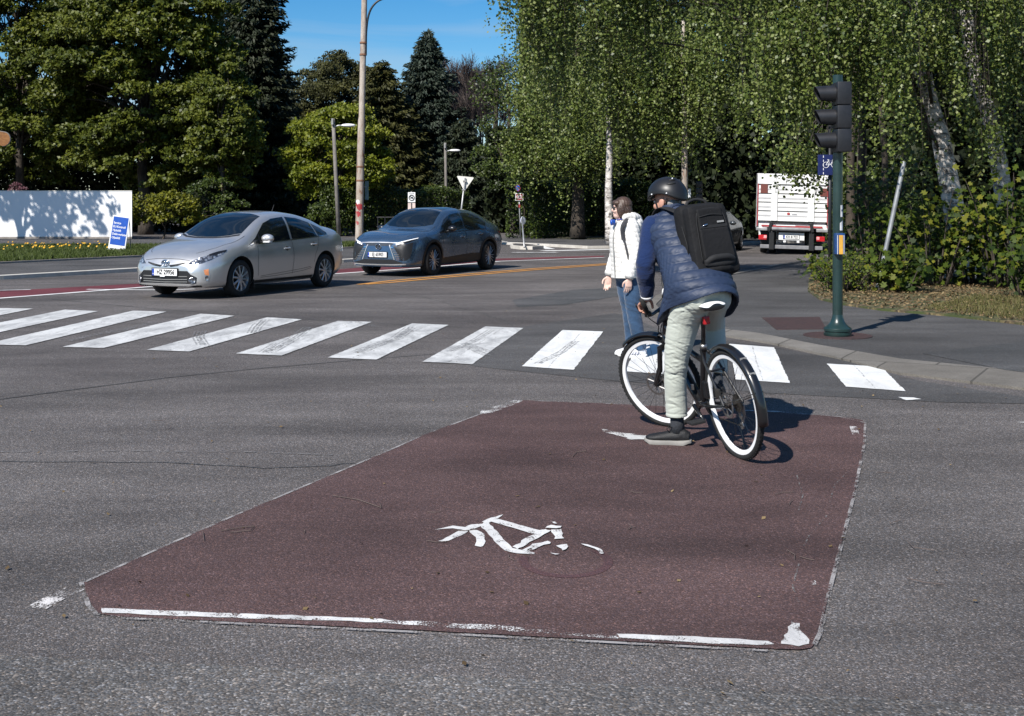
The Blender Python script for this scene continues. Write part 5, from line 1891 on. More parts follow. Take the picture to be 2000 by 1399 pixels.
decal('windscreen', [(.97, -.61), (1.09, -.45), (1.155, -.2), (1.17, 0), (1.155, .2), (1.09, .45), (.97, .61), (.62, .575), (.33, .545), (.30, .3), (.295, 0), (.30, -.3), (.33, -.545), (.62, -.575)], 'top', bv, .004, M['glass'], body, .07)
decal('cowl', [(1.0, -.62), (1.11, -.46), (1.175, -.2), (1.19, 0), (1.175, .2), (1.11, .46), (1.0, .62), (1.05, .62), (1.15, .46), (1.215, .2), (1.23, 0), (1.215, -.2), (1.15, -.46), (1.05, -.62)], 'top', bv, .005, M['trim'], body, .06)
decal('rear_window', [(-1.35, -.5), (-1.35, .5), (-1.9, .52), (-1.9, -.52)], 'top', bv, .004, M['glass'], body, .08)
decal('grille', [(-.46, .485), (.46, .485), (.52, .43), (.615, .375), (.60, .285), (.57, .272), (-.57, .272), (-.60, .285), (-.615, .375), (-.52, .43)], 'front', bv, .005, M['trim'], car, .04)
for z in (.395, .345, .305): decal('grille_bar', line_poly([(-.46, z), (0, z - .012), (.46, z)], .008), 'front', bv, .009, M['galv_dull'], car, .05)
decal('bumper_lip', line_poly([(-.60, .262), (-.3, .247), (0, .243), (.3, .247), (.60, .262)], .026), 'front', bv, .012, M['silver'], car, .05)
decal('splitter', line_poly([(-.66, .23), (0, .212), (.66, .23)], .030), 'front', bv, .006, M['trim'], car, .05)
for s in (1, -1):
    f = lambda P_: [(p[0] * s, p[1]) for p in P_][::s]
    decal('upper_grille', f([(.075, .578), (.20, .592), (.40, .628), (.38, .605), (.24, .566), (.11, .548)]), 'front', bv, .005, M['trim'], car, .03)
decal('bonnet_seam', line_poly([(-.47, .655), (-.25, .678), (0, .685), (.25, .678), (.47, .655)], .006), 'front', bv, .003, M['seam'], car, .04)
for s in (1, -1): decal('bonnet_seam', line_poly([(1.0, .70 * s), (1.4, .715 * s), (1.75, .66 * s), (1.95, .55 * s), (2.03, .47 * s)], .007), 'top', bv, .003, M['seam'], car, .05)
hb_, hn, _, _ = bv.ray_cast(Vector((5, 0, .607)), Vector((-1, 0, 0)))
emblem(car, hb_ + hn * .008, [(0, 0, .078, .054), (0, .012, .046, .026), (0, -.008, .020, .042)], .0085, M['chrome'], simple('emblem_blue', (.05, .09, .16), .2))
hp, hn, _, _ = bv.ray_cast(Vector((5, 0, .455)), Vector((-1, 0, 0)))
number_plate(car, (hp.x + .022, 0, .458), 'HZ 29956', h=.115)
MB().box((hp.x + .024, -.04, .392), (.01, .10, .02)).build('plate_clip', M['white_plain'], car)
for x in (1.315, -1.385):
    for s in (1, -1): make_wheel(car, x, .765 * s, .322, .195, .225, 'ten', 0)
for s in (1, -1):
    MB().box((.93, .77 * s, .20), (.02, .17, .16), bev=.004).build('mud_flap', M['trim'], car)
MB().tube([(-.95, -.1, 1.44), (-1.04, -.1, 1.60)], [.009, .004], 6).build('aerial', M['trim'], car)
MB().box((.45, .02, 1.345), (.03, .16, .055), Matrix.Rotation(rad(28), 3, 'Y'), .01).build('toll_tag', simple('toll_tag', (.25, .5, .75), .4), car)

# ---- blue grey electric crossover
SL = dict(
    zc=[(-2.40, .85), (-2.37, 1.06), (-2.25, 1.14), (-2.05, 1.29), (-1.7, 1.45), (-1.2, 1.565), (-.7, 1.60), (-.2, 1.635), (.3, 1.60), (.6, 1.52), (1.15, 1.18), (1.3, 1.105), (1.7, 1.06), (2.0, 1.0), (2.22, .93), (2.34, .86), (2.40, .74)],
    zt=[(-2.40, .86), (-2.25, 1.08), (-2.05, 1.20), (-1.7, 1.35), (-1.2, 1.475), (-.7, 1.515), (-.2, 1.55), (.3, 1.515), (.6, 1.435), (1.15, 1.12), (1.3, 1.06), (1.7, 1.03), (2.0, .965), (2.22, .89), (2.34, .82), (2.40, .69)],
    yt=[(-2.40, .70), (-2.2, .74), (-2.0, .66), (-1.7, .59), (-1.2, .59), (-.2, .63), (.6, .63), (1.15, .73), (1.3, .78), (1.7, .77), (2.0, .73), (2.22, .66), (2.34, .60), (2.40, .54)],
    zs=[(-2.40, .80), (-2.2, .98), (-1.7, 1.05), (-.7, 1.02), (.6, .98), (1.15, .97), (1.7, .93), (2.0, .87), (2.22, .80), (2.34, .74), (2.40, .63)],
    ys=[(-2.40, .74), (-2.2, .83), (-1.7, .89), (-.7, .865), (.6, .87), (1.15, .88), (1.7, .90), (2.0, .87), (2.22, .78), (2.34, .70), (2.40, .62)],
    zm=[(-2.40, .7), (-1.7, .82), (-.7, .80), (.6, .78), (1.5, .80), (2.1, .62), (2.40, .52)],
    ym=[(-2.40, .78), (-2.25, .87), (-1.7, .945), (-.7, .905), (.5, .905), (1.4, .945), (1.8, .935), (2.1, .87), (2.28, .79), (2.40, .66)],
    zr=[(-2.40, .46), (-1.9, .38), (0, .34), (1.8, .34), (2.2, .32), (2.40, .32)],
    yr=[(-2.40, .74), (-2.2, .84), (-1.6, .90), (0, .885), (1.4, .90), (1.8, .90), (2.1, .86), (2.28, .80), (2.40, .68)],
    zb=[(-2.40, .36), (-1.9, .26), (0, .22), (1.8, .22), (2.2, .22), (2.40, .24)])
car = thing('crossover_car', 'dark blue grey crossover with black wheel arches, following the silver hatchback', 'car', (-1.95, 28.25, 0), rad(-116.5))
car.scale = (.95, .95, .95)
body, bv = car_body('body', SL, -2.40, 2.40, M['blue_grey'], car, (1.43, -1.42), .435, .375)
for s in (1, -1):
    f = lambda P_: [(p[0] * s, p[1]) for p in P_][::s]
    decal('side_window', [(1.04, 1.01), (.62, 1.325), (.30, 1.44), (-.16, 1.485), (-.20, 1.045), (.4, 1.02)], 'side', bv, .004, M['glass'], body, .06, s)
    decal('side_window', [(-.26, 1.045), (-.22, 1.487), (-.7, 1.455), (-1.10, 1.35), (-1.38, 1.20), (-1.30, 1.085), (-1.1, 1.06)], 'side', bv, .004, M['glass'], body, .06, s)
    decal('window_trim', line_poly([(1.06, 1.0), (.4, 1.008), (-.26, 1.033), (-1.1, 1.048), (-1.33, 1.075), (-1.42, 1.20), (-1.12, 1.37), (-.7, 1.47)], .014), 'side', bv, .006, M['trim'], body, .06, s)
    for ln in ([(.98, .99), (.94, .7), (.98, .42)], [(-.24, 1.03), (-.27, .7), (-.24, .38)], [(-1.28, 1.05), (-1.18, .86), (-1.00, .70), (-.96, .50)]):
        decal('door_seam', line_poly(ln, .007), 'side', bv, .0035, M['seam'], body, .05, s)
    decal('side_sill', [(1.02, .40), (.4, .43), (-.5, .47), (-.98, .46), (-1.0, .26), (1.02, .26)], 'side', bv, .004, M['trim'], body, .06, s)
    for ax_ in (1.43, -1.42):
        a_ = np.linspace(rad(-18), rad(198), 22)
        decal('arch_trim', [(ax_ + .425 * math.cos(t), .375 + .425 * math.sin(t)) for t in a_] + [(ax_ + .485 * math.cos(t), .375 + .485 * math.sin(t)) for t in a_[::-1]], 'side', bv, .008, M['trim'], body, .06, s)
    for hx, hz in ((-.06, .89), (-1.02, .94)):
        h_, nn, _, _ = bv.ray_cast(Vector((hx, 3 * s, hz)), Vector((0, -s, 0)))
        MB().ell(h_, (.12, .03, .022)).build('door_handle', M['blue_grey'], body, True)
        MB().ell(h_ + Vector((.02, -.006 * s, -.004)), (.06, .024, .045)).build('handle_cup', M['seam'], body, True)
    decal('headlight', f([(.44, .735), (.50, .715), (.62, .745), (.74, .80), (.845, .875), (.84, .90), (.70, .845), (.56, .79), (.46, .765)]), 'front', bv, .006, M['black_alloy'], car, .03)
    decal('headlight_strip', f([(.50, .792), (.70, .852), (.845, .905), (.845, .888), (.70, .832), (.52, .770)]), 'front', bv, .010, M['led'], car, .03)
    for q in (.49, .545, .60):
        decal('headlight_lens', f([(q - .024, .735 + (q - .49) * .28), (q + .02, .745 + (q - .49) * .28), (q + .02, .775 + (q - .49) * .28), (q - .024, .768 + (q - .49) * .28)]), 'front', bv, .010, M['led'], car, .03)
    decal('cheek', f([(.40, .745), (.49, .705), (.72, .775), (.81, .81), (.815, .62), (.79, .44), (.73, .385), (.64, .375), (.60, .42), (.50, .58)]), 'front', bv, .005, M['trim'], car, .04)
    decal('cheek_edge', line_poly([(.83, .80), (.835, .62), (.80, .42), (.74, .36)], .022), 'front', bv, .009, M['blue_grey'], car, .04)
    for k in range(8):
        z = .70 - k * .041
        x_in, x_out = .335 + k * .0225, .405 + k * .037
        decal('face_fin', f([(x_in, z), (x_out, z - .006), (x_out + .012, z - .020), (x_in + .01, z - .018)]), 'front', bv, .009, M['chrome'], car, .04)
    decal('face_ridge', line_poly(f([(.30, .745), (.37, .58), (.44, .40)]), .020), 'front', bv, .009, M['silver'], car, .04)
    MB().tube([(.74, .87 * s, 1.03), (.72, .96 * s, 1.06)], .022, 8).build('mirror_stalk', M['trim'], car, True)
    mi = MB().ell((.70, 1.01 * s, 1.10), (.08, .125, .075)).build('mirror', M['black_alloy'], car, True)
    MB().ell((.66, 1.01 * s, 1.10), (.05, .11, .06)).build('mirror_glass', M['glass'], mi, True)
    decal('tail_lamp', [(-1.98, 1.00), (-2.18, .985), (-2.30, .96), (-2.28, .93), (-2.1, .95)], 'side', bv, .006, M['tail_red'], car, .04, s)
decal('windscreen', [(1.02, -.66), (1.14, -.50), (1.21, -.2), (1.225, 0), (1.21, .2), (1.14, .50), (1.02, .66), (.74, .615), (.50, .57), (.47, .3), (.465, 0), (.47, -.3), (.50, -.57), (.74, -.615)], 'top', bv, .004, M['glass'], body, .07)
decal('roof_glass', [(.38, -.52), (.38, .52), (-1.1, .50), (-1.1, -.50)], 'top', bv, .004, M['glass'], body, .09)
decal('roof_rim', line_poly([(.42, -.56), (.40, 0), (.42, .56)], .028), 'top', bv, .006, M['silver'], body, .06)
decal('bonnet_edge', line_poly([(-.50, .79), (-.25, .80), (0, .803), (.25, .80), (.50, .79)], .016), 'front', bv, .005, M['silver'], car, .04)
decal('face_top', [(-.40, .785), (.40, .785), (.33, .72), (-.33, .72)], 'front', bv, .004, M['dark_grey'], car, .04)
decal('intake', [(-.40, .405), (.40, .405), (.50, .375), (.66, .335), (.64, .305), (-.64, .305), (-.66, .335), (-.50, .375)], 'front', bv, .006, M['trim'], car, .04)
decal('bumper_lip', line_poly([(-.72, .30), (-.4, .285), (0, .28), (.4, .285), (.72, .30)], .026), 'front', bv, .010, M['silver'], car, .05)
for s in (1, -1): decal('bonnet_seam', line_poly([(1.05, .74 * s), (1.5, .77 * s), (1.9, .72 * s), (2.15, .62 * s)], .007), 'top', bv, .003, M['seam'], car, .05)
hb_, hn, _, _ = bv.ray_cast(Vector((5, 0, .70)), Vector((-1, 0, 0)))
emblem(car, hb_ + hn * .010, [(0, 0, .075, .062)], .009, M['chrome'], M['black'])
mb = MB()
c_ = hb_ + hn * .018
mb.tube([c_ + Vector((0, y, z)) for y, z in ((.040, .040), (-.012, -.012), (-.015, -.030), (.050, -.030))], .009, 6)
mb.build('emblem', M['chrome'], car)
hp, hn, _, _ = bv.ray_cast(Vector((5, 0, .51)), Vector((-1, 0, 0)))
number_plate(car, (hp.x + .024, -.02, .515), 'EJ 65903', h=.115)
for x in (1.43, -1.42):
    for s in (1, -1): make_wheel(car, x, .835 * s, .37, .235, .262, 'double', 0)

# ---- dark grey car half hidden by the backpack
car = thing('hatchback_car', 'dark grey small car showing only its flank behind the black backpack', 'car', (6.88, 40.8, 0), rad(-112))
car.scale = (.92, .95, .98)
body, bv = car_body('body', SP, -2.24, 2.24, M['dark_grey'], car, (1.315, -1.385), .352, .325)
for s in (1, -1):
    decal('side_window', [(1.00, .905), (.80, 1.0), (.42, 1.262), (.15, 1.342), (-.21, 1.372), (-.24, .955), (.5, .925)], 'side', bv, .004, M['glass'], body, .08, s)
    decal('side_window', [(-.30, .958), (-.275, 1.372), (-.65, 1.345), (-1.06, 1.255), (-1.40, 1.12), (-1.35, .995)], 'side', bv, .004, M['glass'], body, .08, s)
    f = lambda P_: [(p[0] * s, p[1]) for p in P_][::s]
    decal('headlight', f([(.44, .600), (.66, .612), (.80, .76), (.79, .80), (.62, .715)]), 'front', bv, .006, M['headlamp'], car, .04)
    MB().ell((.68, .95 * s, 1.0), (.085, .125, .078)).build('mirror', M['dark_grey'], car, True)
decal('windscreen', [(.97, -.61), (1.155, -.2), (1.17, 0), (1.155, .2), (.97, .61), (.33, .545), (.295, 0), (.33, -.545)], 'top', bv, .004, M['glass'], body, .09)
decal('rear_window', [(-1.35, -.5), (-1.35, .5), (-1.9, .52), (-1.9, -.52)], 'top', bv, .004, M['glass'], body, .09)
for x in (1.315, -1.385):
    for s in (1, -1): make_wheel(car, x, .775 * s, .322, .195, .225, 'ten')

# ---- white lorry with a tail lift, driving away
LY = 37.6
lx = (1545 - 1000) * LY / FPX
LO = thing('lorry', 'white box lorry with a folded tail lift, driving away under the birches', 'lorry', (lx, LY, 0), rad(90 - 12))
LO.rotation_euler = (rad(1.6), 0, rad(90 - 12))
M['lorry_white'] = simple('lorry_white_panel', (.74, .74, .73), .5, 0, .10, 3)
M['lorry_grey'] = simple('lorry_grey_steel', (.20, .20, .21), .55, .2, .25, 6)
k4 = 429.0


def ly(x): return (722 - x) / k4


def lz(y): return (1250 - y) / k4


W2 = 1.13
MB().box((3.06, 0, (2.58 + .84) / 2), (6.0, 2 * W2, 2.58 - .84), bev=.03).build('box_body', M['lorry_white'], LO)
td = MB().box((.03, 0, (lz(795) + lz(292)) / 2), (.05, 2 * W2 - .10, lz(292) - lz(795))).build('tail_lift', M['lorry_white'], LO)
MB().box((.03, 0, (lz(286) + 2.575) / 2), (.05, 2 * W2 - .04, 2.575 - lz(286))).build('header_panel', M['lorry_white'], LO)
for y in (295, 415, 535, 655, 795):
    MB().box((-.001, 0, lz(y)), (.02, 2 * W2 - .11, .020)).build('slat_gap', M['seam'], td)
    if y < 700:
        MB().box((.0, 0, lz(y + 62)), (.014, 2 * W2 - .11, .055), bev=.006).build('slat', simple('lorry_slat_grey', (.48, .48, .485), .5, 0, .08, 3), td)
for a_, b_ in ((440, 520), (930, 1012)):
    MB().box((-.014, (ly(a_) + ly(b_)) / 2, (lz(292) + lz(790)) / 2), (.045, ly(a_) - ly(b_), lz(292) - lz(790)), bev=.006).build('lift_post', M['lorry_white'], td)
for s in (1, -1):
    MB().box((.0, s * (W2 - .045), (lz(285) + lz(870)) / 2), (.03, .030, lz(285) - lz(870))).build('red_edge', M['rust_red'], LO)
    MB().box((.02, s * (W2 - .010), 1.7), (.06, .03, 1.72)).build('corner_post', M['galv'], LO)
n = N('red_white_stripes')
wv = n.node('TexWave')
wv.inputs['Scale'].default_value = 2.6
mp = n.coord('Object', (0, 1, -1.4))
n.link(mp, wv.inputs['Vector'])
n.set(Base_Color=n.ramp(wv.outputs['Fac'], [(.55, (.14, .04, .03, 1)), (.62, (.55, .42, .34, 1))]), Roughness=.5)
for (a_, b_, c_, d_) in ((290, 385, 292, 415), (1085, 1180, 330, 440)):
    MB().box((-.018, (ly(a_) + ly(b_)) / 2, (lz(c_) + lz(d_)) / 2), (.01, ly(a_) - ly(b_), lz(c_) - lz(d_))).build('warning_plate', n.m, td)
MB().box((-.016, ly(730), lz(375)), (.012, .28, .13)).build('panel', M['white_plain'], td)
MB().box((-.024, ly(730), lz(408)), (.006, .26, .022)).build('lettering', M['black'], td)
MB().ell((-.012, ly(672), lz(690)), (.008, .05, .04)).build('logo', M['rust_red'], td)
MB().box((-.012, ly(750), lz(692)), (.006, .16, .02)).build('lettering', simple('faint_grey_print', (.45, .45, .46), .6), td)
MB().box((-.01, 0, lz(862)), (.02, 1.9, .055)).build('red_band', M['rust_red'], LO)
MB().box((-.022, ly(640), lz(850)), (.01, .60, .03)).build('white_band', M['white_plain'], LO)
MB().box((.04, 0, lz(808)), (.08, 1.3, .06)).build('hinge_bar', M['trim'], LO)
MB().tube([(-.06, ly(455), lz(900)), (-.06, ly(965), lz(900))], .062, 14).build('lift_tube', M['lorry_grey'], LO, True, False, rad(40))
for s, x in ((1, 430), (-1, 985)):
    MB().box((-.02, ly(x), lz(870)), (.12, .09, .30), Matrix.Rotation(rad(14 * s), 3, 'X'), .01).build('lift_arm', M['trim'], LO)
    MB().box((.10, s * .94, lz(908)), (.2, .36, .10), bev=.02).build('corner_sill', M['galv'], LO)
    MB().box((.06, s * .90, lz(1022)), (.10, .26, .16), bev=.02).build('tail_lamp', M['tail_red'], LO)
    MB().box((.045, s * .82, lz(1015)), (.10, .10, .10), bev=.02).build('lamp_lens', simple('pale_red_lens', (.75, .30, .30), .2), LO)
    MB().box((.15, s * .62, lz(1060)), (.35, .16, .60), bev=.02).build('bracket', M['trim'], LO)
    MB().box((.55, s * .72, .50), (.02, .50, .40)).build('mud_flap', M['trim'], LO)
    for dy in (.58, .86):
        MB().lathe([(.20, -.11), (.36, -.11), (.385, -.08), (.385, .08), (.36, .11), (.20, .11), (.19, 0)], (1.2, s * dy, .385), (0, 1, 0), 32, True).build('wheel', M['tyre'], LO, True, False, rad(40))
    MB().lathe([(.20, -.11), (.36, -.11), (.385, -.08), (.385, .08), (.36, .11), (.20, .11), (.19, 0)], (5.4, s * .86, .385), (0, 1, 0), 32, True).build('wheel', M['tyre'], LO, True, False, rad(40))
MB().box((3.2, 0, .66), (6.0, .75, .28)).build('chassis', M['trim'], LO)
MB().box((.08, ly(722), lz(1000)), (.05, .80, .24), bev=.01).build('plate_panel', M['lorry_white'], LO)
number_plate(LO, (.045, ly(718), lz(1008)), 'KH 81722', (0, -1, 0), (0, 0, 1), .48, .112)
for x in (630, 810): MB().box((.03, ly(x), lz(1070)), (.05, .08, .06)).build('plate_lamp', M['sticker'], LO)
MB().box((.12, 0, lz(1148)), (.08, 1.95, .12), bev=.015).build('underrun_bar', M['lorry_grey'], LO)
cab = MB().box((6.95, 0, 1.35), (1.6, 2.1, 2.1), bev=.15).build('cab', M['lorry_white'], LO)
MB().box((7.76, 0, 1.75), (.02, 1.8, .75), bev=.005).build('windscreen', M['glass'], cab)
for s in (1, -1): MB().box((7.0, s * 1.055, 1.75), (.8, .01, .6)).build('side_window', M['glass'], cab)

# ------------------------------------------------------------------ people and bicycle: materials
def cloth(name, col, rough=.85, wrinkle=None, var=.18, weave=400, bump=.5, dist=.02, sheen=.2):
    n = N(name)
    co = n.coord('Object')
    f = n.noise(co, 5, 5, .6)
    lo = (*[x * (1 - var) for x in col], 1)
    hi = (*[min(1, x * (1 + var)) for x in col], 1)
    n.set(Base_Color=n.ramp(f, [(.3, lo), (.7, hi)]), Roughness=rough)
    n.b.inputs['Sheen Weight'].default_value = sheen
    n.b.inputs['Specular IOR Level'].default_value = .25
    if wrinkle:
        co2 = n.coord('Object', wrinkle)
        h = n.math('ADD', n.noise(co2, 9, 3, .5, .8), n.math('MULTIPLY', n.noise(co, weave, 2), .05))
        n.bump(h, bump, dist)
    else:
        n.bump(n.noise(co, weave, 2), .15, .004)
    return n.m


M['skin'] = simple('skin', (.47, .25, .18), .5, 0, .12, 30, .1, 150)
M['skin_fair'] = simple('fair_skin', (.60, .40, .33), .5, 0, .1, 30, .1, 150)
M['trouser'] = cloth('sage_green_cotton', (.43, .455, .40), .9, (1.5, 1.5, 4.2), .05, bump=.22, dist=.014)
M['jeans'] = cloth('blue_denim', (.030, .065, .125), .9, (2, 2, 4), .35, bump=.4, dist=.02)
M['vest'] = cloth('navy_down_nylon', (.020, .032, .066), .55, (2, 2, 5), .2, bump=.22, dist=.012, sheen=0)
M['vest'].node_tree.nodes['Principled BSDF'].inputs['Specular IOR Level'].default_value = .38
M['sweater'] = cloth('navy_knit', (.006, .019, .072), .92, (3, 3, 5), .15, bump=.4, dist=.02)
M['puffer'] = cloth('white_down_nylon', (.64, .62, .585), .5, (3, 3, 5), .05, bump=.3, dist=.015, sheen=0)
M['pack'] = cloth('black_ballistic_nylon', (.009, .009, .010), .8, (2, 2, 2), .25, 900, bump=.25, dist=.02, sheen=0)
M['pack_dark'] = simple('black_webbing', (.009, .009, .010), .8, 0, .25, 40, .2, 300)
M['helmet'] = simple('matt_black_helmet', (.012, .012, .013), .42, 0, .1, 5)
M['shoe'] = simple('black_shoe_leather', (.006, .006, .007), .6, 0, .3, 30, .3, 200)
M['sole'] = simple('grey_rubber_sole', (.26, .25, .23), .8, 0, .15, 10)
M['sock'] = simple('charcoal_sock', (.030, .033, .040), .95, 0, .35, 50, .3, 200)
M['hair'] = simple('dark_brown_hair', (.060, .035, .024), .42, 0, .4, 12, .5, 90)
M['hair_grey'] = simple('grey_hair', (.25, .24, .23), .6, 0, .3, 12, .5, 90)
M['scarf'] = cloth('dusty_pink_scarf', (.30, .19, .19), .9, (4, 4, 8), .25, bump=.6)
M['trainer'] = simple('white_trainer', (.66, .66, .68), .6, 0, .1, 12)
M['bike_black'] = simple('black_frame_paint', (.009, .009, .010), .28, 0, .2, 10, 0, 60, .5)
M['rim_white'] = simple('white_rim', (.82, .82, .82), .35, 0, .04, 10)
M['saddle_white'] = simple('white_saddle_cover', (.74, .74, .73), .45, 0, .06, 10)
M['steel'] = simple('brushed_steel', (.30, .29, .28), .4, .9, .25, 20)
M['dark_steel'] = simple('oily_steel', (.06, .055, .05), .5, .7, .4, 30)

# ------------------------------------------------------------------ bicycle
R0 = Vector((1.439, 7.405, 0.0))
hdg = Vector((-.300, .954, 0)).normalized()
lft = Vector((0, 0, 1)).cross(hdg)
LEAN = rad(8.5)
UB = (Vector((0, 0, 1)) * math.cos(LEAN) + lft * math.sin(LEAN)).normalized()
SB = (lft * math.cos(LEAN) - Vector((0, 0, 1)) * math.sin(LEAN)).normalized()


def wb(a, b, c): return R0 + hdg * a + SB * b + UB * c


WR = .352
K_AX = Vector((-math.cos(rad(71)), 0, math.sin(rad(71))))
A_AX = Vector((1.008, 0, WR))
STEER = Matrix.Rotation(rad(31), 3, K_AX)


def ws(a, b, c):
    """a point of the steered front end (given for straight-ahead steering)"""
    q = A_AX + STEER @ (Vector((a, b, c)) - A_AX)
    return wb(*q)


BK = thing('bicycle', 'black city bicycle with white rims straddled by the man in the navy vest', 'bicycle', R0)


def bike_wheel(W, ca, disc_r, cassette):
    """W maps (a,b,c) to the world; wheel centre at (ca,0,WR)"""
    o = W(ca, 0, WR)
    ax = (W(ca, 1, WR) - o).normalized()
    u = (W(ca + 1, 0, WR) - o).normalized()
    v = ax.cross(u)
    t = MB()
    r2, seg = .0205, 72
    t.lathe([(WR - r2 + r2 * math.cos(a), r2 * math.sin(a)) for a in np.linspace(0, 2 * PI, 14, endpoint=False)], o, ax, seg, True)
    # tread knobs
    for k in range(seg):
        an = 2 * PI * k / seg
        for s in (-1, 1):
            d = u * math.cos(an + .02 * s) + v * math.sin(an + .02 * s)
            t.box(o + d * (WR - .003) + ax * s * .009, (.010, .012, .004), Matrix((ax, d.cross(ax), d)).transposed())
    wh = t.build('wheel', M['tyre'], BK, True, True, rad(40))
    MB().lathe([(WR - .036, -.0125), (WR - .060, -.010), (WR - .064, 0), (WR - .060, .010), (WR - .036, .0125)], o, ax, 72, True).build('rim', M['rim_white'], wh, True, True, rad(50))
    sp = MB()
    for k in range(28):
        an = 2 * PI * k / 28
        s = 1 if k % 2 else -1
        d = u * math.cos(an) + v * math.sin(an)
        off = .42 * (1 if (k // 2) % 2 else -1)
        dh = u * math.cos(an + off) + v * math.sin(an + off)
        sp.tube([o + dh * .028 + ax * s * .028, o + d * (WR - .066)], .0013, 4, False)
    sp.build('spokes', M['bike_black'], wh, False, True)
    MB().lathe([(.008, -.062), (.018, -.055), (.018, -.045), (.031, -.032), (.031, -.027), (.015, -.02), (.015, .02), (.031, .027), (.031, .032), (.018, .045), (.018, .055), (.008, .062)], o, ax, 18).build('hub', M['dark_steel'], wh, True, True, rad(40))
    dm = MB()
    dm.lathe([(disc_r - .016, .044), (disc_r, .044), (disc_r, .0465), (disc_r - .016, .0465)], o, ax, 36, True)
    for k in range(6):
        an = 2 * PI * k / 6
        d0, d1 = u * math.cos(an) + v * math.sin(an), u * math.cos(an + .5) + v * math.sin(an + .5)
        dm.tube([o + d0 * .018 + ax * .045, o + d1 * (disc_r - .010) + ax * .045], .004, 4)
    dm.build('brake_disc', M['steel'], wh, True, True, rad(40))
    if cassette:
        cm = MB()
        for k, r in enumerate((.060, .052, .045, .039, .033, .028)):
            cm.lathe([(.014, -.026 - k * .0045), (r, -.026 - k * .0045), (r, -.028 - k * .0045), (.014, -.028 - k * .0045)], o, ax, 26, True)
        cm.build('cassette', M['dark_steel'], wh, True, True, rad(40))
    return wh


bike_wheel(wb, 0, .080, True)
bike_wheel(ws, 1.054, .085, False)
fr = MB()
HT, HB = (.858, 0, .80), (.905, 0, .665)
BBp = (.44, 0, .285)
fr.tube([wb(*HB), wb(*HT)], .024, 14)
fr.tube(cr([wb(.893, 0, .69), wb(.70, 0, .49), wb(.50, 0, .32), wb(*BBp)], 14), [.030] * 5 + [.034] * 9, 14)
fr.tube(cr([wb(.868, 0, .765), wb(.65, 0, .66), wb(.42, 0, .60), wb(.345, 0, .585)], 12), .020, 12)
fr.tube([wb(*BBp), wb(.315, 0, .69)], .0195, 12)
fr.tube([wb(.44, -.038, .285), wb(.44, .038, .285)], .026, 14)
for s in (-1, 1):
    fr.tube([wb(.42, .03 * s, .285), wb(.22, .055 * s, .31), wb(0, .066 * s, WR)], .011, 8)
    fr.tube([wb(.325, .018 * s, .66), wb(.24, .045 * s, .60), wb(0, .066 * s, WR)], .0095, 8)
    fr.tube([wb(.16, -.001, .55), wb(.16, .052 * s, .55)], .008, 6)
frm = fr.build('frame', M['bike_black'], BK, True, True, rad(40))
MB().box(wb(.47, .045, .40), (.03, .012, .04), Matrix((hdg, SB, UB)).transposed(), .005).build('cable_guide', M['steel'], frm, False, True)
# seat post, saddle
MB().tube([wb(.315, 0, .69), wb(.240, 0, .945)], .0150, 12).build('seat_post', M['bike_black'], BK, True, True)
MB().tube([wb(.322, 0, .665), wb(.312, 0, .70)], .0235, 12).build('seat_clamp', M['steel'], BK, True, True)
V, F = [], []
SA = [(-.03, .045, .985), (-.02, .078, .99), (.03, .086, .995), (.08, .072, .985), (.13, .040, .978), (.20, .022, .975), (.245, .018, .970), (.255, .008, .962)]
for (a, w_, c_) in SA:
    for b_, dc in ((-1, -.045), (-1.0, -.018), (-.72, -.003), (0, .004), (.72, -.003), (1.0, -.018), (1, -.045)):
        V.append(wb(a + .085, b_ * w_, c_ + dc))
for i in range(len(SA) - 1):
    for k in range(6): F.append((i * 7 + k, i * 7 + k + 1, (i + 1) * 7 + k + 1, (i + 1) * 7 + k))
F += [tuple(range(6, -1, -1)), tuple(range((len(SA) - 1) * 7, len(SA) * 7))]
for i in range(len(SA) - 1): F.append((i * 7, (i + 1) * 7, (i + 1) * 7 + 6, i * 7 + 6))
sd = mk('saddle', V, F, M['bike_black'], BK, True, True)
sd.modifiers.new('s', 'SUBSURF').render_levels = 2
V2 = [p + UB * .002 for i in range(len(SA)) for p in V[i * 7 + 1:i * 7 + 6]]
F2 = [(i * 5 + k, i * 5 + k + 1, (i + 1) * 5 + k + 1, (i + 1) * 5 + k) for i in range(len(SA) - 1) for k in range(4)]
mk('saddle_cover', V2, F2, M['saddle_white'], sd, True, True).modifiers.new('s', 'SUBSURF').render_levels = 2
for s in (-1, 1):
    MB().tube(cr([wb(.08, .03 * s, .955), wb(.16, .022 * s, .935), wb(.26, .02 * s, .94), wb(.32, .012 * s, .958)], 8), .0035, 6).build('saddle_rail', M['steel'], sd, True, True)
MB().box(wb(.225, 0, .865), (.042, .035, .052), Matrix((SB, hdg, UB)).transposed(), .008).build('rear_light', M['tail_red'], BK, False, True)


def guard(W, ca, a0, a1, m, name, w=.062, rr=.026):
    """curved mudguard; angles measured from straight back (-a) over the top"""
    V, F = [], []
    angs = np.linspace(a0, a1, 26)
    prof = [(-.5, -.016), (-.48, -.006), (-.3, .004), (0, .008), (.3, .004), (.48, -.006), (.5, -.016)]
    for an in angs:
        for (b, dr) in prof:
            r = WR + rr + dr - .004
            V.append(W(ca - r * math.cos(an), b * w, WR + r * math.sin(an)))
    k = len(prof)
    for i in range(len(angs) - 1):
        for j in range(k - 1): F.append((i * k + j, i * k + j + 1, (i + 1) * k + j + 1, (i + 1) * k + j))
    o = mk(name, V, F, m, BK, True, True)
    sm = o.modifiers.new('s', 'SOLIDIFY')
    sm.thickness = .003
    sm.offset = 0
    return o


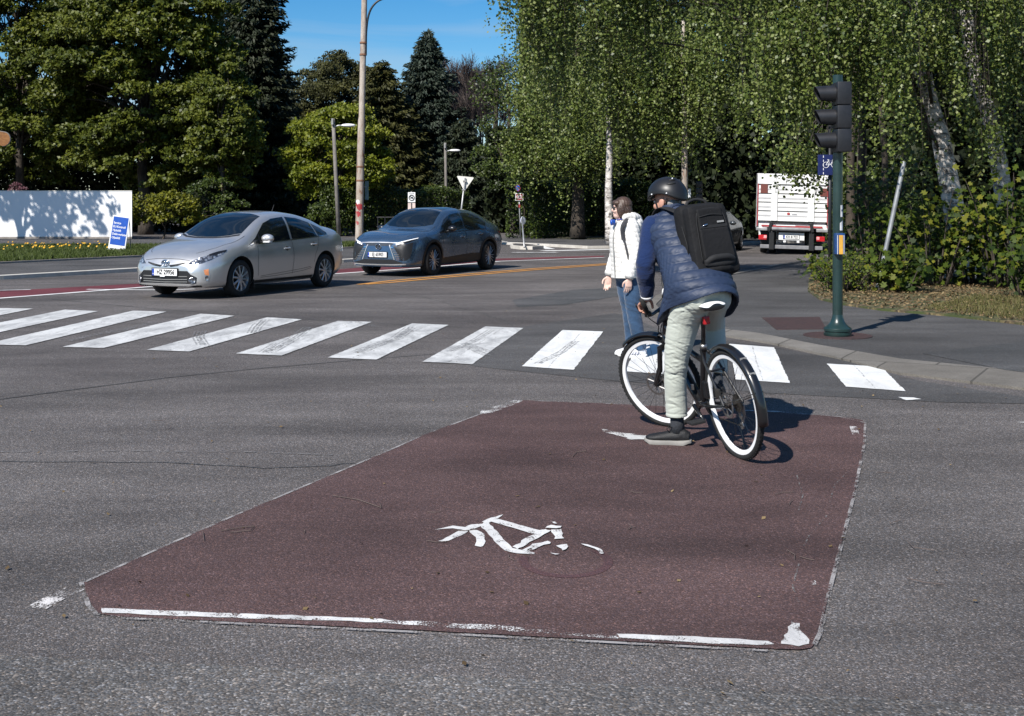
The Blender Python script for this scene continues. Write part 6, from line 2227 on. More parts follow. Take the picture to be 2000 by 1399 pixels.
g1 = guard(wb, 0, rad(-12), rad(122), M['bike_black'], 'mudguard')
for an in (38, 56):
    MB().box(wb(-(WR + .029) * math.cos(rad(an)), 0, WR + (WR + .029) * math.sin(rad(an))), (.045, .004, .016), Matrix((SB, UB.cross(SB), UB)).transposed() @ Matrix.Rotation(rad(0), 3, 'X')).build('clip', M['galv_dull'], g1, False, True)
MB().tube([wb(-.38 * math.cos(rad(20)), .025, WR + .38 * math.sin(rad(20))), wb(0, .068, WR + .01)], .003, 5).build('stay', M['bike_black'], g1, False, True)
MB().tube([wb(-.38 * math.cos(rad(20)), -.025, WR + .38 * math.sin(rad(20))), wb(0, -.068, WR + .01)], .003, 5).build('stay', M['bike_black'], g1, False, True)
guard(ws, 1.054, rad(72), rad(128), M['bike_black'], 'mudguard', .055, .022)
# fork, stem, bars (all turned left)
fk = MB()
fk.tube([ws(.915, 0, .640), ws(.905, 0, .665)], .026, 12)
fk.tube([ws(.925, -.065, .62), ws(.925, .065, .62)], .022, 10)
for s in (-1, 1):
    fk.tube([ws(.925, .060 * s, .625), ws(.98, .060 * s, .45)], [.018, .018], 10)
    fk.tube([ws(.975, .060 * s, .47), ws(1.054, .060 * s, WR)], [.021, .016], 10)
fk.build('fork', M['bike_black'], BK, True, True, rad(40))
stm = MB()
stm.tube([ws(.858, 0, .80), ws(.842, 0, .855)], .020, 12)
stm.tube([ws(.842, 0, .845), ws(.885, 0, .885)], .019, 10)
stm.build('stem', M['bike_black'], BK, True, True)
GL = Vector((.905, 8.045, .905))                  # centre of the hand on the left grip
barC = ws(.885, 0, .888)
gdir = (ws(.86, 1, .89) - ws(.885, 0, .89)).normalized()
gin = barC + gdir * .14 + Vector((0, 0, .012))
gdl = (GL - gin).normalized()
GE = GL + gdl * .065
GRm = barC * 2 - GL + Vector((0, 0, .10))           # mirrored right hand spot
gir = barC - gdir * .14 + Vector((0, 0, .012))
gdr = (GRm - gir).normalized()
hb2 = MB()
hb2.tube(cr([GE, gin, barC, gir, GRm + gdr * .065], 24), .0125, 10)
hb2.build('handlebar', M['bike_black'], BK, True, True)
for e, d in ((GE, gdl), (GRm + gdr * .065, gdr)):
    MB().tube([e + d * .004, e - d * .125], .0170, 12).build('grip', M['tyre'], BK, True, True)
for g_, d in ((GL, gdl), (GRm, gdr)):
    lv = MB()
    fw = (hdg * .8 + lft * .5).normalized()
    lv.tube(cr([g_ - d * .075 + fw * .02, g_ - d * .03 + fw * .055 + Vector((0, 0, -.012)), g_ + d * .04 + fw * .058 + Vector((0, 0, -.018))], 8), [.008, .007, .006, .006, .005, .005, .005, .005], 6)
    lv.box(g_ - d * .085 + fw * .012, (.03, .03, .03), None, .008)
    lv.build('brake_lever', M['dark_steel'], BK, True, True)
cb = MB()
cb.tube(cr([GL - gdl * .07, GL + Vector((.03, .02, -.08)), GL + Vector((.10, .05, -.135)), barC + Vector((.0, .02, -.16)), wb(.86, 0, .70)], 22), .0035, 6)
cb.tube(cr([GRm - gdr * .07, barC + Vector((.05, .1, -.06)), barC + Vector((.02, .06, -.16)), wb(.87, 0, .68)], 18), .0035, 6)
cb.build('brake_cable', M['pack_dark'], BK, True, True)
MB().ell(GL - gdl * .105 + Vector((0, 0, .022)), (.02, .02, .02)).build('bell', M['dark_steel'], BK, True, True)
# drivetrain
cm = MB()
oB = wb(*BBp)
cm.lathe([(.02, -.052), (.088, -.052), (.090, -.049), (.088, -.046), (.02, -.046)], oB, SB, 36)
cm.build('chainring', M['dark_steel'], BK, True, True, rad(40))
for s, an in ((1, rad(205)), (-1, rad(25))):
    e = wb(BBp[0] + .168 * math.cos(an), .082 * s, BBp[2] + .168 * math.sin(an))
    crk = MB().tube([wb(BBp[0], .066 * s, BBp[2]), e], [.015, .011], 8).build('crank', M['bike_black'], BK, True, True)
    MB().box(e + SB * s * .055, (.085, .10, .018), Matrix((hdg, SB, UB)).transposed(), .005).build('pedal', M['pack_dark'], crk, False, True)
ch = MB()
ch.tube([wb(.44, -.049, .285 + .088), wb(.0, -.043, WR + .040)], .0045, 6)
ch.tube([wb(.44, -.049, .285 - .088), wb(.02, -.043, WR - .150)], .0045, 6)
ch.build('chain', M['dark_steel'], BK, False, True)
dr_ = MB()
dr_.tube([wb(0, -.062, WR - .02), wb(.01, -.065, WR - .085), wb(.02, -.05, WR - .150)], [.012, .014, .008], 8)
for c_ in (.085, .150):
    dr_.lathe([(.004, -.004), (.022, -.004), (.022, .004), (.004, .004)], wb(.012, -.046, WR - c_), SB, 14)
dr_.build('derailleur', M['steel'], BK, True, True, rad(40))
MB().box(wb(.07, .062, WR + .07), (.05, .02, .06), Matrix((hdg, SB, UB)).transposed(), .006).build('brake_caliper', M['dark_steel'], BK, False, True)
MB().box(wb(.30, .0, .40) + hdg * .02, (.05, .07, .12), Matrix((hdg, SB, UB)).transposed(), .012).build('motor_cover', M['bike_black'], BK, False, True)


# ------------------------------------------------------------------ body helpers
def hand_parts(mb, wrist, d, palm, thumb_side, curl=.5, sc=1.0, thumb_in=.4):
    """palm, four unequal bent fingers, a thumb leaving the side of the palm"""
    wrist, d, palm = Vector(wrist), Vector(d).normalized(), Vector(palm)
    palm = (palm - d * palm.dot(d)).normalized()
    t = Vector(thumb_side)
    t = (t - d * t.dot(d) - palm * t.dot(palm)).normalized()
    mb.tube([wrist - d * .02 * sc, wrist, wrist + d * .035 * sc, wrist + d * .075 * sc, wrist + d * .090 * sc], [.026 * sc, .027 * sc, .038 * sc, .041 * sc, .036 * sc], 14, True, side=t, rb=[.019 * sc, .018 * sc, .016 * sc, .0145 * sc, .011 * sc])
    lens = [(.040, .025, .020), (.045, .028, .021), (.042, .026, .020), (.033, .020, .018)]
    for i, ln in enumerate(lens):
        b = wrist + d * (.083, .088, .084, .075)[i] * sc + t * (.030 - .0205 * i) * sc
        pts = [b - d * .02 * sc, b]
        ang = 0
        p = b
        spread = t * (.06 - .04 * i)
        for j, l in enumerate(ln):
            ang += curl * (.75, 1.0, .75)[j] * (1 + .08 * i)
            dd = (d * math.cos(ang) + palm * math.sin(ang) + spread * .5).normalized()
            p = p + dd * l * sc
            pts.append(p)
        mb.tube(cr(pts, 12), np.linspace(.0095, .0072, 12) * sc, 8)
    b = wrist + d * .022 * sc + t * .024 * sc + palm * .004
    d1 = (t * .75 + d * .62 + palm * thumb_in * .5).normalized()
    d2 = (t * .25 + d * .85 + palm * thumb_in).normalized()
    d3 = (d * .9 - t * .15 + palm * thumb_in * 1.2).normalized()
    p1 = b + d1 * .034 * sc
    p2 = p1 + d2 * .032 * sc
    p3 = p2 + d3 * .024 * sc
    mb.tube(cr([b, p1, p2, p3], 10), np.linspace(.0135, .0085, 10) * sc, 8)


def head_parts(mb, c, f, up, sc=1.0, ears=True):
    """skull, face, jaw, nose, lips, ears round the head centre c (level with the eyes)"""
    c, f = Vector(c), Vector(f).normalized()
    up = Vector(up)
    up = (up - f * up.dot(f)).normalized()
    s = up.cross(f)                                # the person's left
    R_ = Matrix((f, s, up)).transposed()
    q = lambda x, y, z: c + R_ @ Vector((x, y, z)) * sc
    mb.ell(q(-.008, 0, .030), [.094 * sc, .075 * sc, .088 * sc], R_)
    mb.ell(q(.020, 0, -.025), [.070 * sc, .062 * sc, .080 * sc], R_)
    mb.ell(q(.045, 0, -.082), [.042 * sc, .042 * sc, .032 * sc], R_)          # chin
    mb.tube([q(.078, 0, .014), q(.100, 0, -.022), q(.092, 0, -.036)], [.008 * sc, .014 * sc, .010 * sc], 8)   # nose
    for e in (-1, 1):
        mb.ell(q(.066, .030 * e, -.030), [.022 * sc, .024 * sc, .024 * sc], R_)  # cheek
        mb.ell(q(.078, .032 * e, .020), [.014 * sc, .024 * sc, .008 * sc], R_)   # brow
        if ears:
            mb.ell(q(-.012, .077 * e, -.012), [.023 * sc, .011 * sc, .035 * sc], R_ @ Matrix.Rotation(rad(-12), 3, 'Y'))
            mb.ell(q(-.006, .073 * e, -.036), [.010 * sc, .008 * sc, .012 * sc], R_)
    mb.ell(q(.080, 0, -.058), [.012 * sc, .024 * sc, .005 * sc], R_)
    mb.ell(q(.078, 0, -.067), [.012 * sc, .021 * sc, .006 * sc], R_)
    return q, R_


def eyes(parent, q, R_, sc=1.0):
    for e in (-1, 1):
        MB().ell(q(.074, .031 * e, .004), [.010 * sc, .012 * sc, .009 * sc], R_).build('eye', M['white_plain'], parent, True, True)


# ------------------------------------------------------------------ the cyclist
CY = thing('person', 'man in navy down vest and sage trousers astride the black bicycle, one foot down', 'person', (1.10, 7.82, .008))
PEL = Vector((1.255, 7.63, 1.035))
SHC = Vector((1.125, 8.055, 1.455))
LSH, RSH = Vector((.955, 8.00, 1.445)), Vector((1.300, 8.125, 1.445))
NECK = Vector((1.108, 8.085, 1.53))
HEAD = Vector((1.066, 8.115, 1.622))
HF = Vector((-.72, .68, -.06)).normalized()
LWR, LEL = Vector((.920, 8.028, .972)), Vector((.898, 7.925, 1.185))
RWR, REL = GRm + Vector((.01, -.02, .07)), Vector((1.36, 8.27, 1.20))
LHIP, RHIP = Vector((1.165, 7.63, 1.0)), Vector((1.345, 7.68, .995))
LKN, LAN = Vector((1.085, 7.765, .57)), Vector((1.10, 7.845, .105))
RKN, RAN = Vector((1.385, 8.13, .76)), Vector((1.385, 7.97, .385))
bmb = MB()
q, R_ = head_parts(bmb, HEAD, HF, (0, 0, 1), 1.0)
bmb.tube([HEAD + Vector((.02, -.015, -.03)), NECK, SHC + Vector((0, 0, -.02))], [.058, .060, .075], 14)
bmb.tube([SHC, SHC.lerp(PEL, .5), PEL], [.150, .12, .12], 18, side=lft, rb=[.08, .09, .07])
for a_, b_, c_ in ((LSH, LEL, LWR), (RSH, REL, RWR)):
    bmb.tube(cr([SHC.lerp(a_, .7), a_, a_.lerp(b_, .5), b_, b_.lerp(c_, .5), c_], 20), np.concatenate([np.linspace(.050, .040, 10), np.linspace(.040, .025, 10)]), 12)
for a_, b_, c_ in ((LHIP, LKN, LAN), (RHIP, RKN, RAN)):
    bmb.tube(cr([PEL.lerp(a_, .6), a_, a_.lerp(b_, .5), b_, b_.lerp(c_, .45), c_], 24), np.concatenate([np.linspace(.055, .048, 13), np.linspace(.048, .030, 11)]), 12)
hand_parts(bmb, LWR + Vector((-.004, .0, -.012)), (GL + Vector((0, 0, .022)) - LWR) * 1.0 + Vector((-.008, .05, .0)), Vector((.15, .35, -1)), gdl * -1.0, .95, 1.02, .9)
hand_parts(bmb, RWR, (GRm + Vector((0, .03, .02)) - RWR), Vector((0, .3, -1)), gdr * -1, .95, 1.0, .9)
# feet inside the shoes
bmb.tube([LAN, LAN + Vector((.0, 0, -.05))], .030, 12)
bmb.tube([Vector((1.145, 7.825, .05)), Vector((1.03, 7.855, .052)), Vector((.93, 7.878, .04))], [.035, .038, .026], 12)
bmb.tube([RAN + Vector((0, -.03, -.04)), RAN + hdg * .08 + Vector((0, 0, -.055)), RAN + hdg * .17 + Vector((0, 0, -.06))], [.034, .036, .024], 12)
cyb = fuse('body', bmb, M['skin'], CY, .0046, 3)
eyes(CY, q, R_)
# trousers
tr = MB()
tr.ell(PEL + Vector((.0, .01, -.02)), (.178, .125, .115), Matrix((lft, hdg, Vector((0, 0, 1)))).transposed())
tr.ell(PEL + lft * .075 + Vector((0, -.03, -.045)), (.095, .095, .10))
tr.ell(PEL - lft * .080 + Vector((0, -.03, -.040)), (.09, .095, .10))
Lp_ = cr([PEL + lft * .05 + Vector((0, 0, -.01)), Vector((1.165, 7.66, .95)), Vector((1.128, 7.715, .84)), Vector((1.095, 7.755, .66)), Vector((1.084, 7.775, .55)), Vector((1.082, 7.80, .44)), Vector((1.092, 7.832, .30)), Vector((1.097, 7.842, .195))], 36)
tr.tube(Lp_, np.interp(np.linspace(0, 1, 36), [0, .15, .3, .5, .62, .8, 1], [.112, .124, .106, .083, .076, .073, .073]), 22)
Rp_ = cr([PEL - lft * .06, Vector((1.335, 7.76, .985)), Vector((1.355, 7.97, .885)), Vector((1.385, 8.12, .775)), Vector((1.392, 8.09, .66)), Vector((1.395, 8.01, .52)), Vector((1.388, 7.985, .45))], 30)
tr.tube(Rp_, np.interp(np.linspace(0, 1, 30), [0, .3, .55, .75, 1], [.110, .095, .082, .074, .070]), 20)


def creases(co):
    """soft slanting folds, deeper behind knee and hip"""
    z, x = co[:, 2], co[:, 0] - 1.09
    s1 = np.sin(z * 92 + x * 34 + 1.6 * np.sin(z * 21) + 1.2 * np.sin(x * 40))
    s2 = np.sin(z * 140 - x * 55 + 2.0 * np.sin(z * 17 + 1))
    amp = .0030 + .0038 * np.exp(-((z - .58) / .16) ** 2) + .0030 * np.exp(-((z - .88) / .10) ** 2)
    am2 = .0020 * (z > .25)
    out = -.004 * np.exp(-((z - .215) / .006) ** 2)
    rs = np.random.default_rng(3)
    for k in range(95):
        zone = rs.random()
        zc = rs.normal(.57, .075) if zone < .40 else (rs.normal(.86, .07) if zone < .66 else rs.uniform(.22, .75))
        xc = rs.uniform(-.09, .16 if zc > .75 else .07)
        sl = rs.normal(-.25, .35)
        w, ln = rs.uniform(.004, .008), rs.uniform(.03, .075)
        dx, dz = x - xc, z - zc
        dp, dl_ = (dz - sl * dx + 6 * dx * dx), dx
        out = out + rs.choice([-1, -1, 1]) * rs.uniform(.0014, .0032) * np.exp(-(dp / w) ** 2) * np.exp(-(dl_ / ln) ** 2)
    return out


fuse('trousers', tr, M['trouser'], CY, .0058, 3, post=creases)
# socks and shoes
MB().tube([Vector((1.097, 7.843, .235)), Vector((1.100, 7.843, .15)), Vector((1.105, 7.842, .085))], [.046, .046, .050], 16).build('sock', M['sock'], CY, True, True)
MB().tube([Vector((1.388, 7.985, .46)), RAN + Vector((0, 0, -.0)), RAN + Vector((0, -.005, -.05))], [.042, .042, .045], 14).build('sock', M['sock'], CY, True, True)


def shoe(heel, toe, ankle, m, sole_m, name='shoe', h=.075, w=.045, tilt=0.0, laces=None, parent=CY):
    heel, toe, ankle = Vector(heel), Vector(toe), Vector(ankle)
    d = (toe - heel)
    ln = d.length
    d.normalize()
    up = Vector((0, 0, 1))
    up = (up - d * up.dot(d)).normalized()
    s = up.cross(d)
    P_ = lambda x, y, z: heel + d * (x * ln) + s * y + up * z
    mb = MB()
    xs = [.02, .12, .28, .45, .62, .78, .90, .97]
    hz = [.062, .072, .074, .066, .056, .046, .038, .026]
    wz = [.026, .034, .036, .037, .042, .044, .036, .020]
    mb.tube([P_(x, 0, .022 + hh * .42) for x, hh in zip(xs, hz)], [ww * w / .042 for ww in wz], 16, True, side=s, rb=[hh * .62 for hh in hz])
    mb.tube([P_(.20, 0, .055), ankle + (P_(.2, 0, .085) - ankle) * .4], [.043, .041], 14)
    mb.ell(P_(.16, 0, .07), (.045, .038, .034), Matrix((d, s, up)).transposed())
    sh = fuse(name, mb, m, parent, .0050, 3)
    so = MB()
    k = 14
    prof = [(-.02, .020), (.03, .034), (.15, .038), (.32, .034), (.45, .035), (.62, .043), (.76, .046), (.88, .040), (.97, .024), (1.01, .004)]
    for z, e in ((.0, .98), (.008, 1.03), (.024, 1.05), (.030, 1.0)):
        for x, ww in prof: so.V.append(P_(x, ww * e * w / .042, z + (.016 if x < .1 or x > .9 else 0) * (1 if z < .01 else .4)))
        for x, ww in prof[::-1]: so.V.append(P_(x, -ww * e * w / .042, z + (.016 if x < .1 or x > .9 else 0) * (1 if z < .01 else .4)))
    n2 = 2 * len(prof)
    for i in range(3):
        for j in range(n2): so.F.append((i * n2 + j, i * n2 + (j + 1) % n2, (i + 1) * n2 + (j + 1) % n2, (i + 1) * n2 + j))
    so.F += [list(range(n2 - 1, -1, -1)), list(range(3 * n2, 4 * n2))]
    so.build('sole', sole_m, sh, True, True, rad(40))
    if laces is not None:
        lb_ = MB()
        for x in (.34, .42, .50, .58):
            lb_.tube(cr([P_(x, -.026, .058 - (x - .34) * .09), P_(x + .02, 0, .082 - (x - .34) * .10), P_(x, .026, .058 - (x - .34) * .09)], 8), .003, 5)
        for e in (-1, 1):
            lb_.tube(cr([P_(.34, 0, .086), P_(.40, .03 * e, .118), P_(.50, .045 * e, .110), P_(.44, .03 * e, .082)], 10), .0028, 5)
        lb_.build('laces', laces, sh, True, True)
    return sh


shoe((1.185, 7.812, .006), (.890, 7.885, .004), LAN, M['shoe'], M['sole'], w=.048, laces=M['shoe'])
shoe(RAN + hdg * -.09 + Vector((0, 0, -.095)), RAN + hdg * .20 + Vector((0, 0, -.10)), RAN, M['shoe'], M['sole'], w=.046)
# knit sleeves
for side_, (a_, b_, c_) in (('l', (LSH, LEL, LWR)), ('r', (RSH, REL, RWR))):
    sl = MB()
    sl.tube(cr([SHC.lerp(a_, .80), a_ + Vector((0, 0, .005)), a_.lerp(b_, .5), b_, b_.lerp(c_, .55), c_ + (b_ - c_).normalized() * .012], 26), np.interp(np.linspace(0, 1, 26), [0, .2, .5, .62, .85, 1], [.074, .076, .068, .066, .056, .046]), 20)
    fuse('sleeve', sl, M['sweater'], CY, .0058, 4, post=lambda co: .0028 * np.sin(co[:, 2] * 75 + 3 * np.sin(co[:, 0] * 30) + co[:, 1] * 30) * np.exp(-((co[:, 2] - 1.12) / .14) ** 2))
    cu_ = (c_ - b_).normalized()
    MB().tube([c_ - cu_ * .016, c_ + cu_ * .008], [.0465, .040], 18).build('cuff', M['sticker'] if side_ == 'l' else M['sweater'], CY, True, True)

# quilted vest: lofted rings, hem given point by point (left, left-front, front, right-front, right, right-back, back, left-back)
hem = [(1.010, 7.66, .915), (.970, 7.80, .800), (1.10, 8.02, .835), (1.42, 7.96, .830), (1.475, 7.80, .91), (1.445, 7.575, 1.000), (1.335, 7.455, 1.045), (1.155, 7.480, .990)]
ax_t = (SHC - PEL).normalized()


def ring8(c, rs, rf, rb_, tilt_axis):
    f_ = (hdg - tilt_axis * hdg.dot(tilt_axis)).normalized()
    l_ = tilt_axis.cross(f_).normalized()
    if l_.dot(lft) < 0: l_ = -l_
    out = []
    for k in range(8):
        a = k * PI / 4
        y = math.sin(a)
        out.append(tuple(Vector(c) + l_ * rs * math.cos(a) + f_ * (rf if y > 0 else rb_) * y))
    return out


rings = [hem,
         ring8((1.225, 7.71, 1.06), .226, .20, .195, Vector((-.1, .30, .95)).normalized()),
         ring8((1.195, 7.785, 1.18), .208, .168, .150, Vector((-.15, .5, .85)).normalized()),
         ring8((1.165, 7.895, 1.31), .208, .150, .138, Vector((-.18, .6, .78)).normalized()),
         ring8((1.135, 8.00, 1.425), .205, .130, .125, Vector((-.15, .5, .85)).normalized()),
         ring8((1.120, 8.05, 1.495), .160, .105, .100, Vector((-.1, .35, .93)).normalized()),
         ring8((1.110, 8.075, 1.545), .090, .080, .085, Vector((-.1, .25, .96)).normalized()),
         ring8((1.100, 8.080, 1.590), .079, .074, .080, Vector((-.1, .2, .97)).normalized())]
NR, NS = 190, 112
A8 = np.array(rings)                       # ring, 8, xyz
fine = np.zeros((len(rings), NS, 3))
for i in range(len(rings)):
    p = A8[i]
    for j, t in enumerate(np.linspace(0, 8, NS, endpoint=False)):
        k = int(t); f_ = t - k
        a, b, c, d = p[(k - 1) % 8], p[k % 8], p[(k + 1) % 8], p[(k + 2) % 8]
        fine[i, j] = .5 * ((2 * b) + (-a + c) * f_ + (2 * a - 5 * b + 4 * c - d) * f_ ** 2 + (-a + 3 * b - 3 * c + d) * f_ ** 3)
grid = np.zeros((NR, NS, 3))
for j in range(NS): grid[:, j] = cr(fine[:, j], NR)
# quilting: wide bands round the body, slanting bands on the flanks
du = np.gradient(grid, axis=0)
dv_ = np.roll(grid, -1, 1) - np.roll(grid, 1, 1)
nrm = np.cross(dv_, du)
nrm /= np.linalg.norm(nrm, axis=2, keepdims=True) + 1e-9
cent = grid.mean(axis=1, keepdims=True)
if np.sum(nrm * (grid - cent)) < 0: nrm = -nrm
arc = np.cumsum(np.linalg.norm(du, axis=2), axis=0)
ang = np.linspace(0, 2 * PI, NS, endpoint=False)[None, :].repeat(NR, 0)
flank = np.exp(-(((ang + .15 + PI) % (2 * PI) - PI) / .42) ** 2) * (arc < .42)
girth = ang * .20
band = np.abs(np.sin(PI * (arc / .074))) ** .42
slant = np.abs(np.sin(PI * ((arc * .55 + girth * 1.15) / .040))) ** .45
puff = .0165 * band * (1 - flank) + .009 * slant * flank
wr_ = .0022 * np.sin(girth * 150 + 6 * np.sin(arc * 30)) * (1 - np.abs(np.sin(PI * arc / .078))) + .0006 * np.sin(arc * 210 + girth * 95)
fade = np.clip((arc[-1:] - arc) / .05, 0, 1)
grid = grid + nrm * ((puff + wr_) * (.35 + .65 * fade))[:, :, None]
V = [tuple(v) for v in grid.reshape(-1, 3)]
F = []
for i in range(NR - 1):
    for j in range(NS):
        j2 = (j + 1) % NS
        F.append((i * NS + j, i * NS + j2, (i + 1) * NS + j2, (i + 1) * NS + j))
vest = mk('vest', V, F, M['vest'], CY, True, True)
bm = bmesh.new(); bm.from_mesh(vest.data); bmesh.ops.recalc_face_normals(bm, faces=bm.faces[:]); bm.to_mesh(vest.data); bm.free()
sm = vest.modifiers.new('s', 'SOLIDIFY'); sm.thickness = .012; sm.offset = -1
# bound armhole edge round the left shoulder
ah = []
for t in np.linspace(0, 2 * PI, 30):
    ah.append(LSH + lft * -.012 + Vector((0, 0, 1)) * .088 * math.cos(t) + hdg * .082 * math.sin(t) + lft * (-.022 * math.cos(t)))
MB().tube(ah, .0065, 6, False).build('armhole_binding', M['sweater'], vest, True, True)
# pocket zip on the left flank
pz = [grid[int(NR * f), 8] for f in (.11, .16, .21, .26)]
MB().tube([Vector(p) + Vector((-.004, -.004, 0)) for p in pz], [.004, .008, .008, .003], 6).build('pocket_zip', M['black'], vest, True, True)
pz = [grid[int(NR * f), 8] for f in (.125, .15, .17)]
MB().tube([Vector(p) + Vector((-.006, -.008, 0)) for p in pz], [.003, .006, .002], 6).build('pocket_lining', M['sticker'], vest, True, True)

# helmet
HU = (Vector((0, 0, 1)) - HF * HF.z).normalized()
HS = HU.cross(HF)
HR = Matrix((HF, HS, HU)).transposed()
HC = HEAD + HU * .044 - HF * .010
V, F = [], []
nT, nP = 18, 48
for i in range(nT + 1):
    th = (PI * .5 + .16) * i / nT
    for k in range(nP):
        an = 2 * PI * k / nP
        rim = .0
        ca, sa = math.cos(an), math.sin(an)
        x, y, z = .146 * math.sin(th) * ca, .120 * math.sin(th) * sa, .126 * math.cos(th)
        if i == nT: x *= 1.02; y *= 1.02
        # rim dips at the nape and over the brow, rises above the ears
        t_ = (i / nT) ** 3
        z += t_ * (-.030 * (ca < 0) * ca * ca - .012 * (ca > 0) * ca * ca + .026 * sa * sa)
        V.append(HC + HR @ Vector((x, y, z)))
for i in range(nT):
    for k in range(nP): F.append((i * nP + k, (i + 1) * nP + k, (i + 1) * nP + (k + 1) % nP, i * nP + (k + 1) % nP))
he = mk('helmet', V, F, M['helmet'], CY, True, True)
bm = bmesh.new(); bm.from_mesh(he.data); bmesh.ops.remove_doubles(bm, verts=bm.verts[:], dist=1e-4); bmesh.ops.recalc_face_normals(bm, faces=bm.faces[:])
bm.to_mesh(he.data); bm.free()
sm = he.modifiers.new('s', 'SOLIDIFY'); sm.thickness = .016; sm.offset = -1


def on_helmet(an, th, k=1.0):
    return HC + HR @ Vector((.146 * k * math.sin(th) * math.cos(an), .120 * k * math.sin(th) * math.sin(an), .126 * k * math.cos(th)))


for (a0, t0, a1, t1) in ((rad(128), .72, rad(165), .66), (rad(118), 1.0, rad(152), .94), (rad(208), .72, rad(240), .66)):
    pts = [on_helmet(a0 + (a1 - a0) * f_, t0 + (t1 - t0) * f_, 1.003) for f_ in np.linspace(0, 1, 7)]
    MB().tube(pts, [.002, .006, .0075, .0075, .007, .005, .002], 8, True).build('vent', M['black'], he, True, True)
for an in (rad(70), rad(118)):
    MB().ell(on_helmet(an, 1.52, 1.005), (.0055, .0055, .0055)).build('rivet', M['white_plain'], he, True, True)
MB().ell(on_helmet(rad(150), .58, 1.004), (.004, .010, .009)).build('sticker', M['white_plain'], he, True, True)
st = MB()
for e in (1, -1):
    st.tube(cr([q(.046, .074 * e, .020), q(.036, .066 * e, -.035), q(.028, .054 * e, -.085), q(.030, .0, -.122)], 12), .0055, 6)
    st.tube(cr([q(-.055, .074 * e, .015), q(-.030, .066 * e, -.045), q(.020, .054 * e, -.084)], 8), .005, 6)
st.build('chin_strap', M['pack_dark'], he, True, True)
hb3 = MB()
hb3.ell(q(-.050, 0, -.015), [.052, .064, .050], R_)
fuse('hair', hb3, M['hair_grey'], CY, .005, 2)

# ------------------------------------------------------------------ black backpack
pu = Vector((-.175, .19, .955)).normalized()
pn = Vector((.37, -.93, 0))
pn = (pn - pu * pn.dot(pu)).normalized()                 # away from his back
pw = pu.cross(pn).normalized()                           # to his left when looking at his back is -pw
if pw.dot(lft) > 0: pw = -pw                             # pw points to his right
PC = Vector((1.278, 7.752, 1.372))
BP = thing('backpack', 'black backpack with padded front pocket on the cyclist back', 'backpack', PC)
R3b = Matrix((pw, pn, pu)).transposed()


def bp(x, y, z): return PC + pw * x + pn * y + pu * z


def rbox(mb, c, size, bev, taper=1.0):
    """rounded box, narrower at the top"""
    t = MB().box((0, 0, 0), size, None, bev)
    for v in t.V:
        k = taper + (1 - taper) * (.5 - v.z / size[2])
        k = min(1.0, k)
        v.x *= k
    mb.add([Vector(c) + R3b @ v for v in t.V], t.F)


mb = MB()
rbox(mb, bp(0, -.045, -.005), (.368, .130, .515), .06, .86)
rbox(mb, bp(0, .045, -.015), (.342, .105, .480), .052, .86)
mb.ell(bp(0, .01, -.215), (.175, .115, .05), R3b)
bag = fuse('main_compartment', mb, M['pack'], BP, .0060, 5)
mb = MB()
rbox(mb, bp(.004, .094, .010), (.235, .034, .360), .016, .80)
fuse('front_panel', mb, M['pack'], BP, .0050, 3)
mb = MB()
rbox(mb, bp(.004, .112, -.050), (.232, .024, .205), .011, .92)
fuse('pocket', mb, M['pack'], BP, .0045, 3)
mb = MB()
mb.tube(cr([bp(-.105, .098, -.170), bp(-.06, .125, -.150), bp(.0, .130, -.146), bp(.065, .125, -.150), bp(.115, .098, -.170)], 16), [.012] + [.022] * 14 + [.012], 12)
mb.ell(bp(.004, .105, -.182), (.118, .026, .026), R3b)
fuse('bottom_pad', mb, M['pack_dark'], BP, .0050, 3)
MB().box(bp(.004, .1195, .062), (.205, .006, .020), R3b, .002).build('pocket_zip', M['pack_dark'], BP, False, True)
MB().tube([bp(-.085, .126, .068), bp(-.060, .128, .074), bp(-.035, .126, .082)], [.002, .006, .003], 6).build('zip_puller', M['chrome'], BP, True, True)
MB().box(bp(.062, .1185, .088), (.050, .004, .012), R3b, .001).build('name_badge', M['galv_dull'], BP, False, True)
zp = MB()
zp.tube(cr([bp(-.120, .101, -.165), bp(-.112, .103, .0), bp(-.100, .102, .13), bp(-.070, .100, .178), bp(0, .100, .188), bp(.075, .100, .178), bp(.105, .102, .13), bp(.118, .103, .0), bp(.127, .101, -.165)], 50), .0036, 6)
zp.tube(cr([bp(-.148, .062, -.200), bp(-.140, .072, .0), bp(-.124, .070, .15), bp(-.085, .068, .205), bp(0, .068, .216), bp(.09, .068, .205), bp(.128, .070, .15), bp(.143, .072, .0), bp(.150, .062, -.200)], 50), .0046, 6)
zp.tube(cr([bp(-.085, .113, .132), bp(0, .116, .142), bp(.09, .113, .132)], 16), .004, 6)
zp.build('zip_piping', M['pack_dark'], BP, True, True)
MB().tube(cr([bp(-.075, -.03, .225), bp(-.065, -.03, .262), bp(0, -.035, .280), bp(.065, -.03, .262), bp(.075, -.03, .225)], 20), .0105, 8).build('handle', M['pack_dark'], BP, True, True)
for x in (-.012, .012): MB().tube([bp(x, .095, .186), bp(x, .106, .175), bp(x * .8, .110, .158)], .004, 6).build('zip_puller', M['pack_dark'], BP, True, True)
sp_ = MB()
mb = MB()
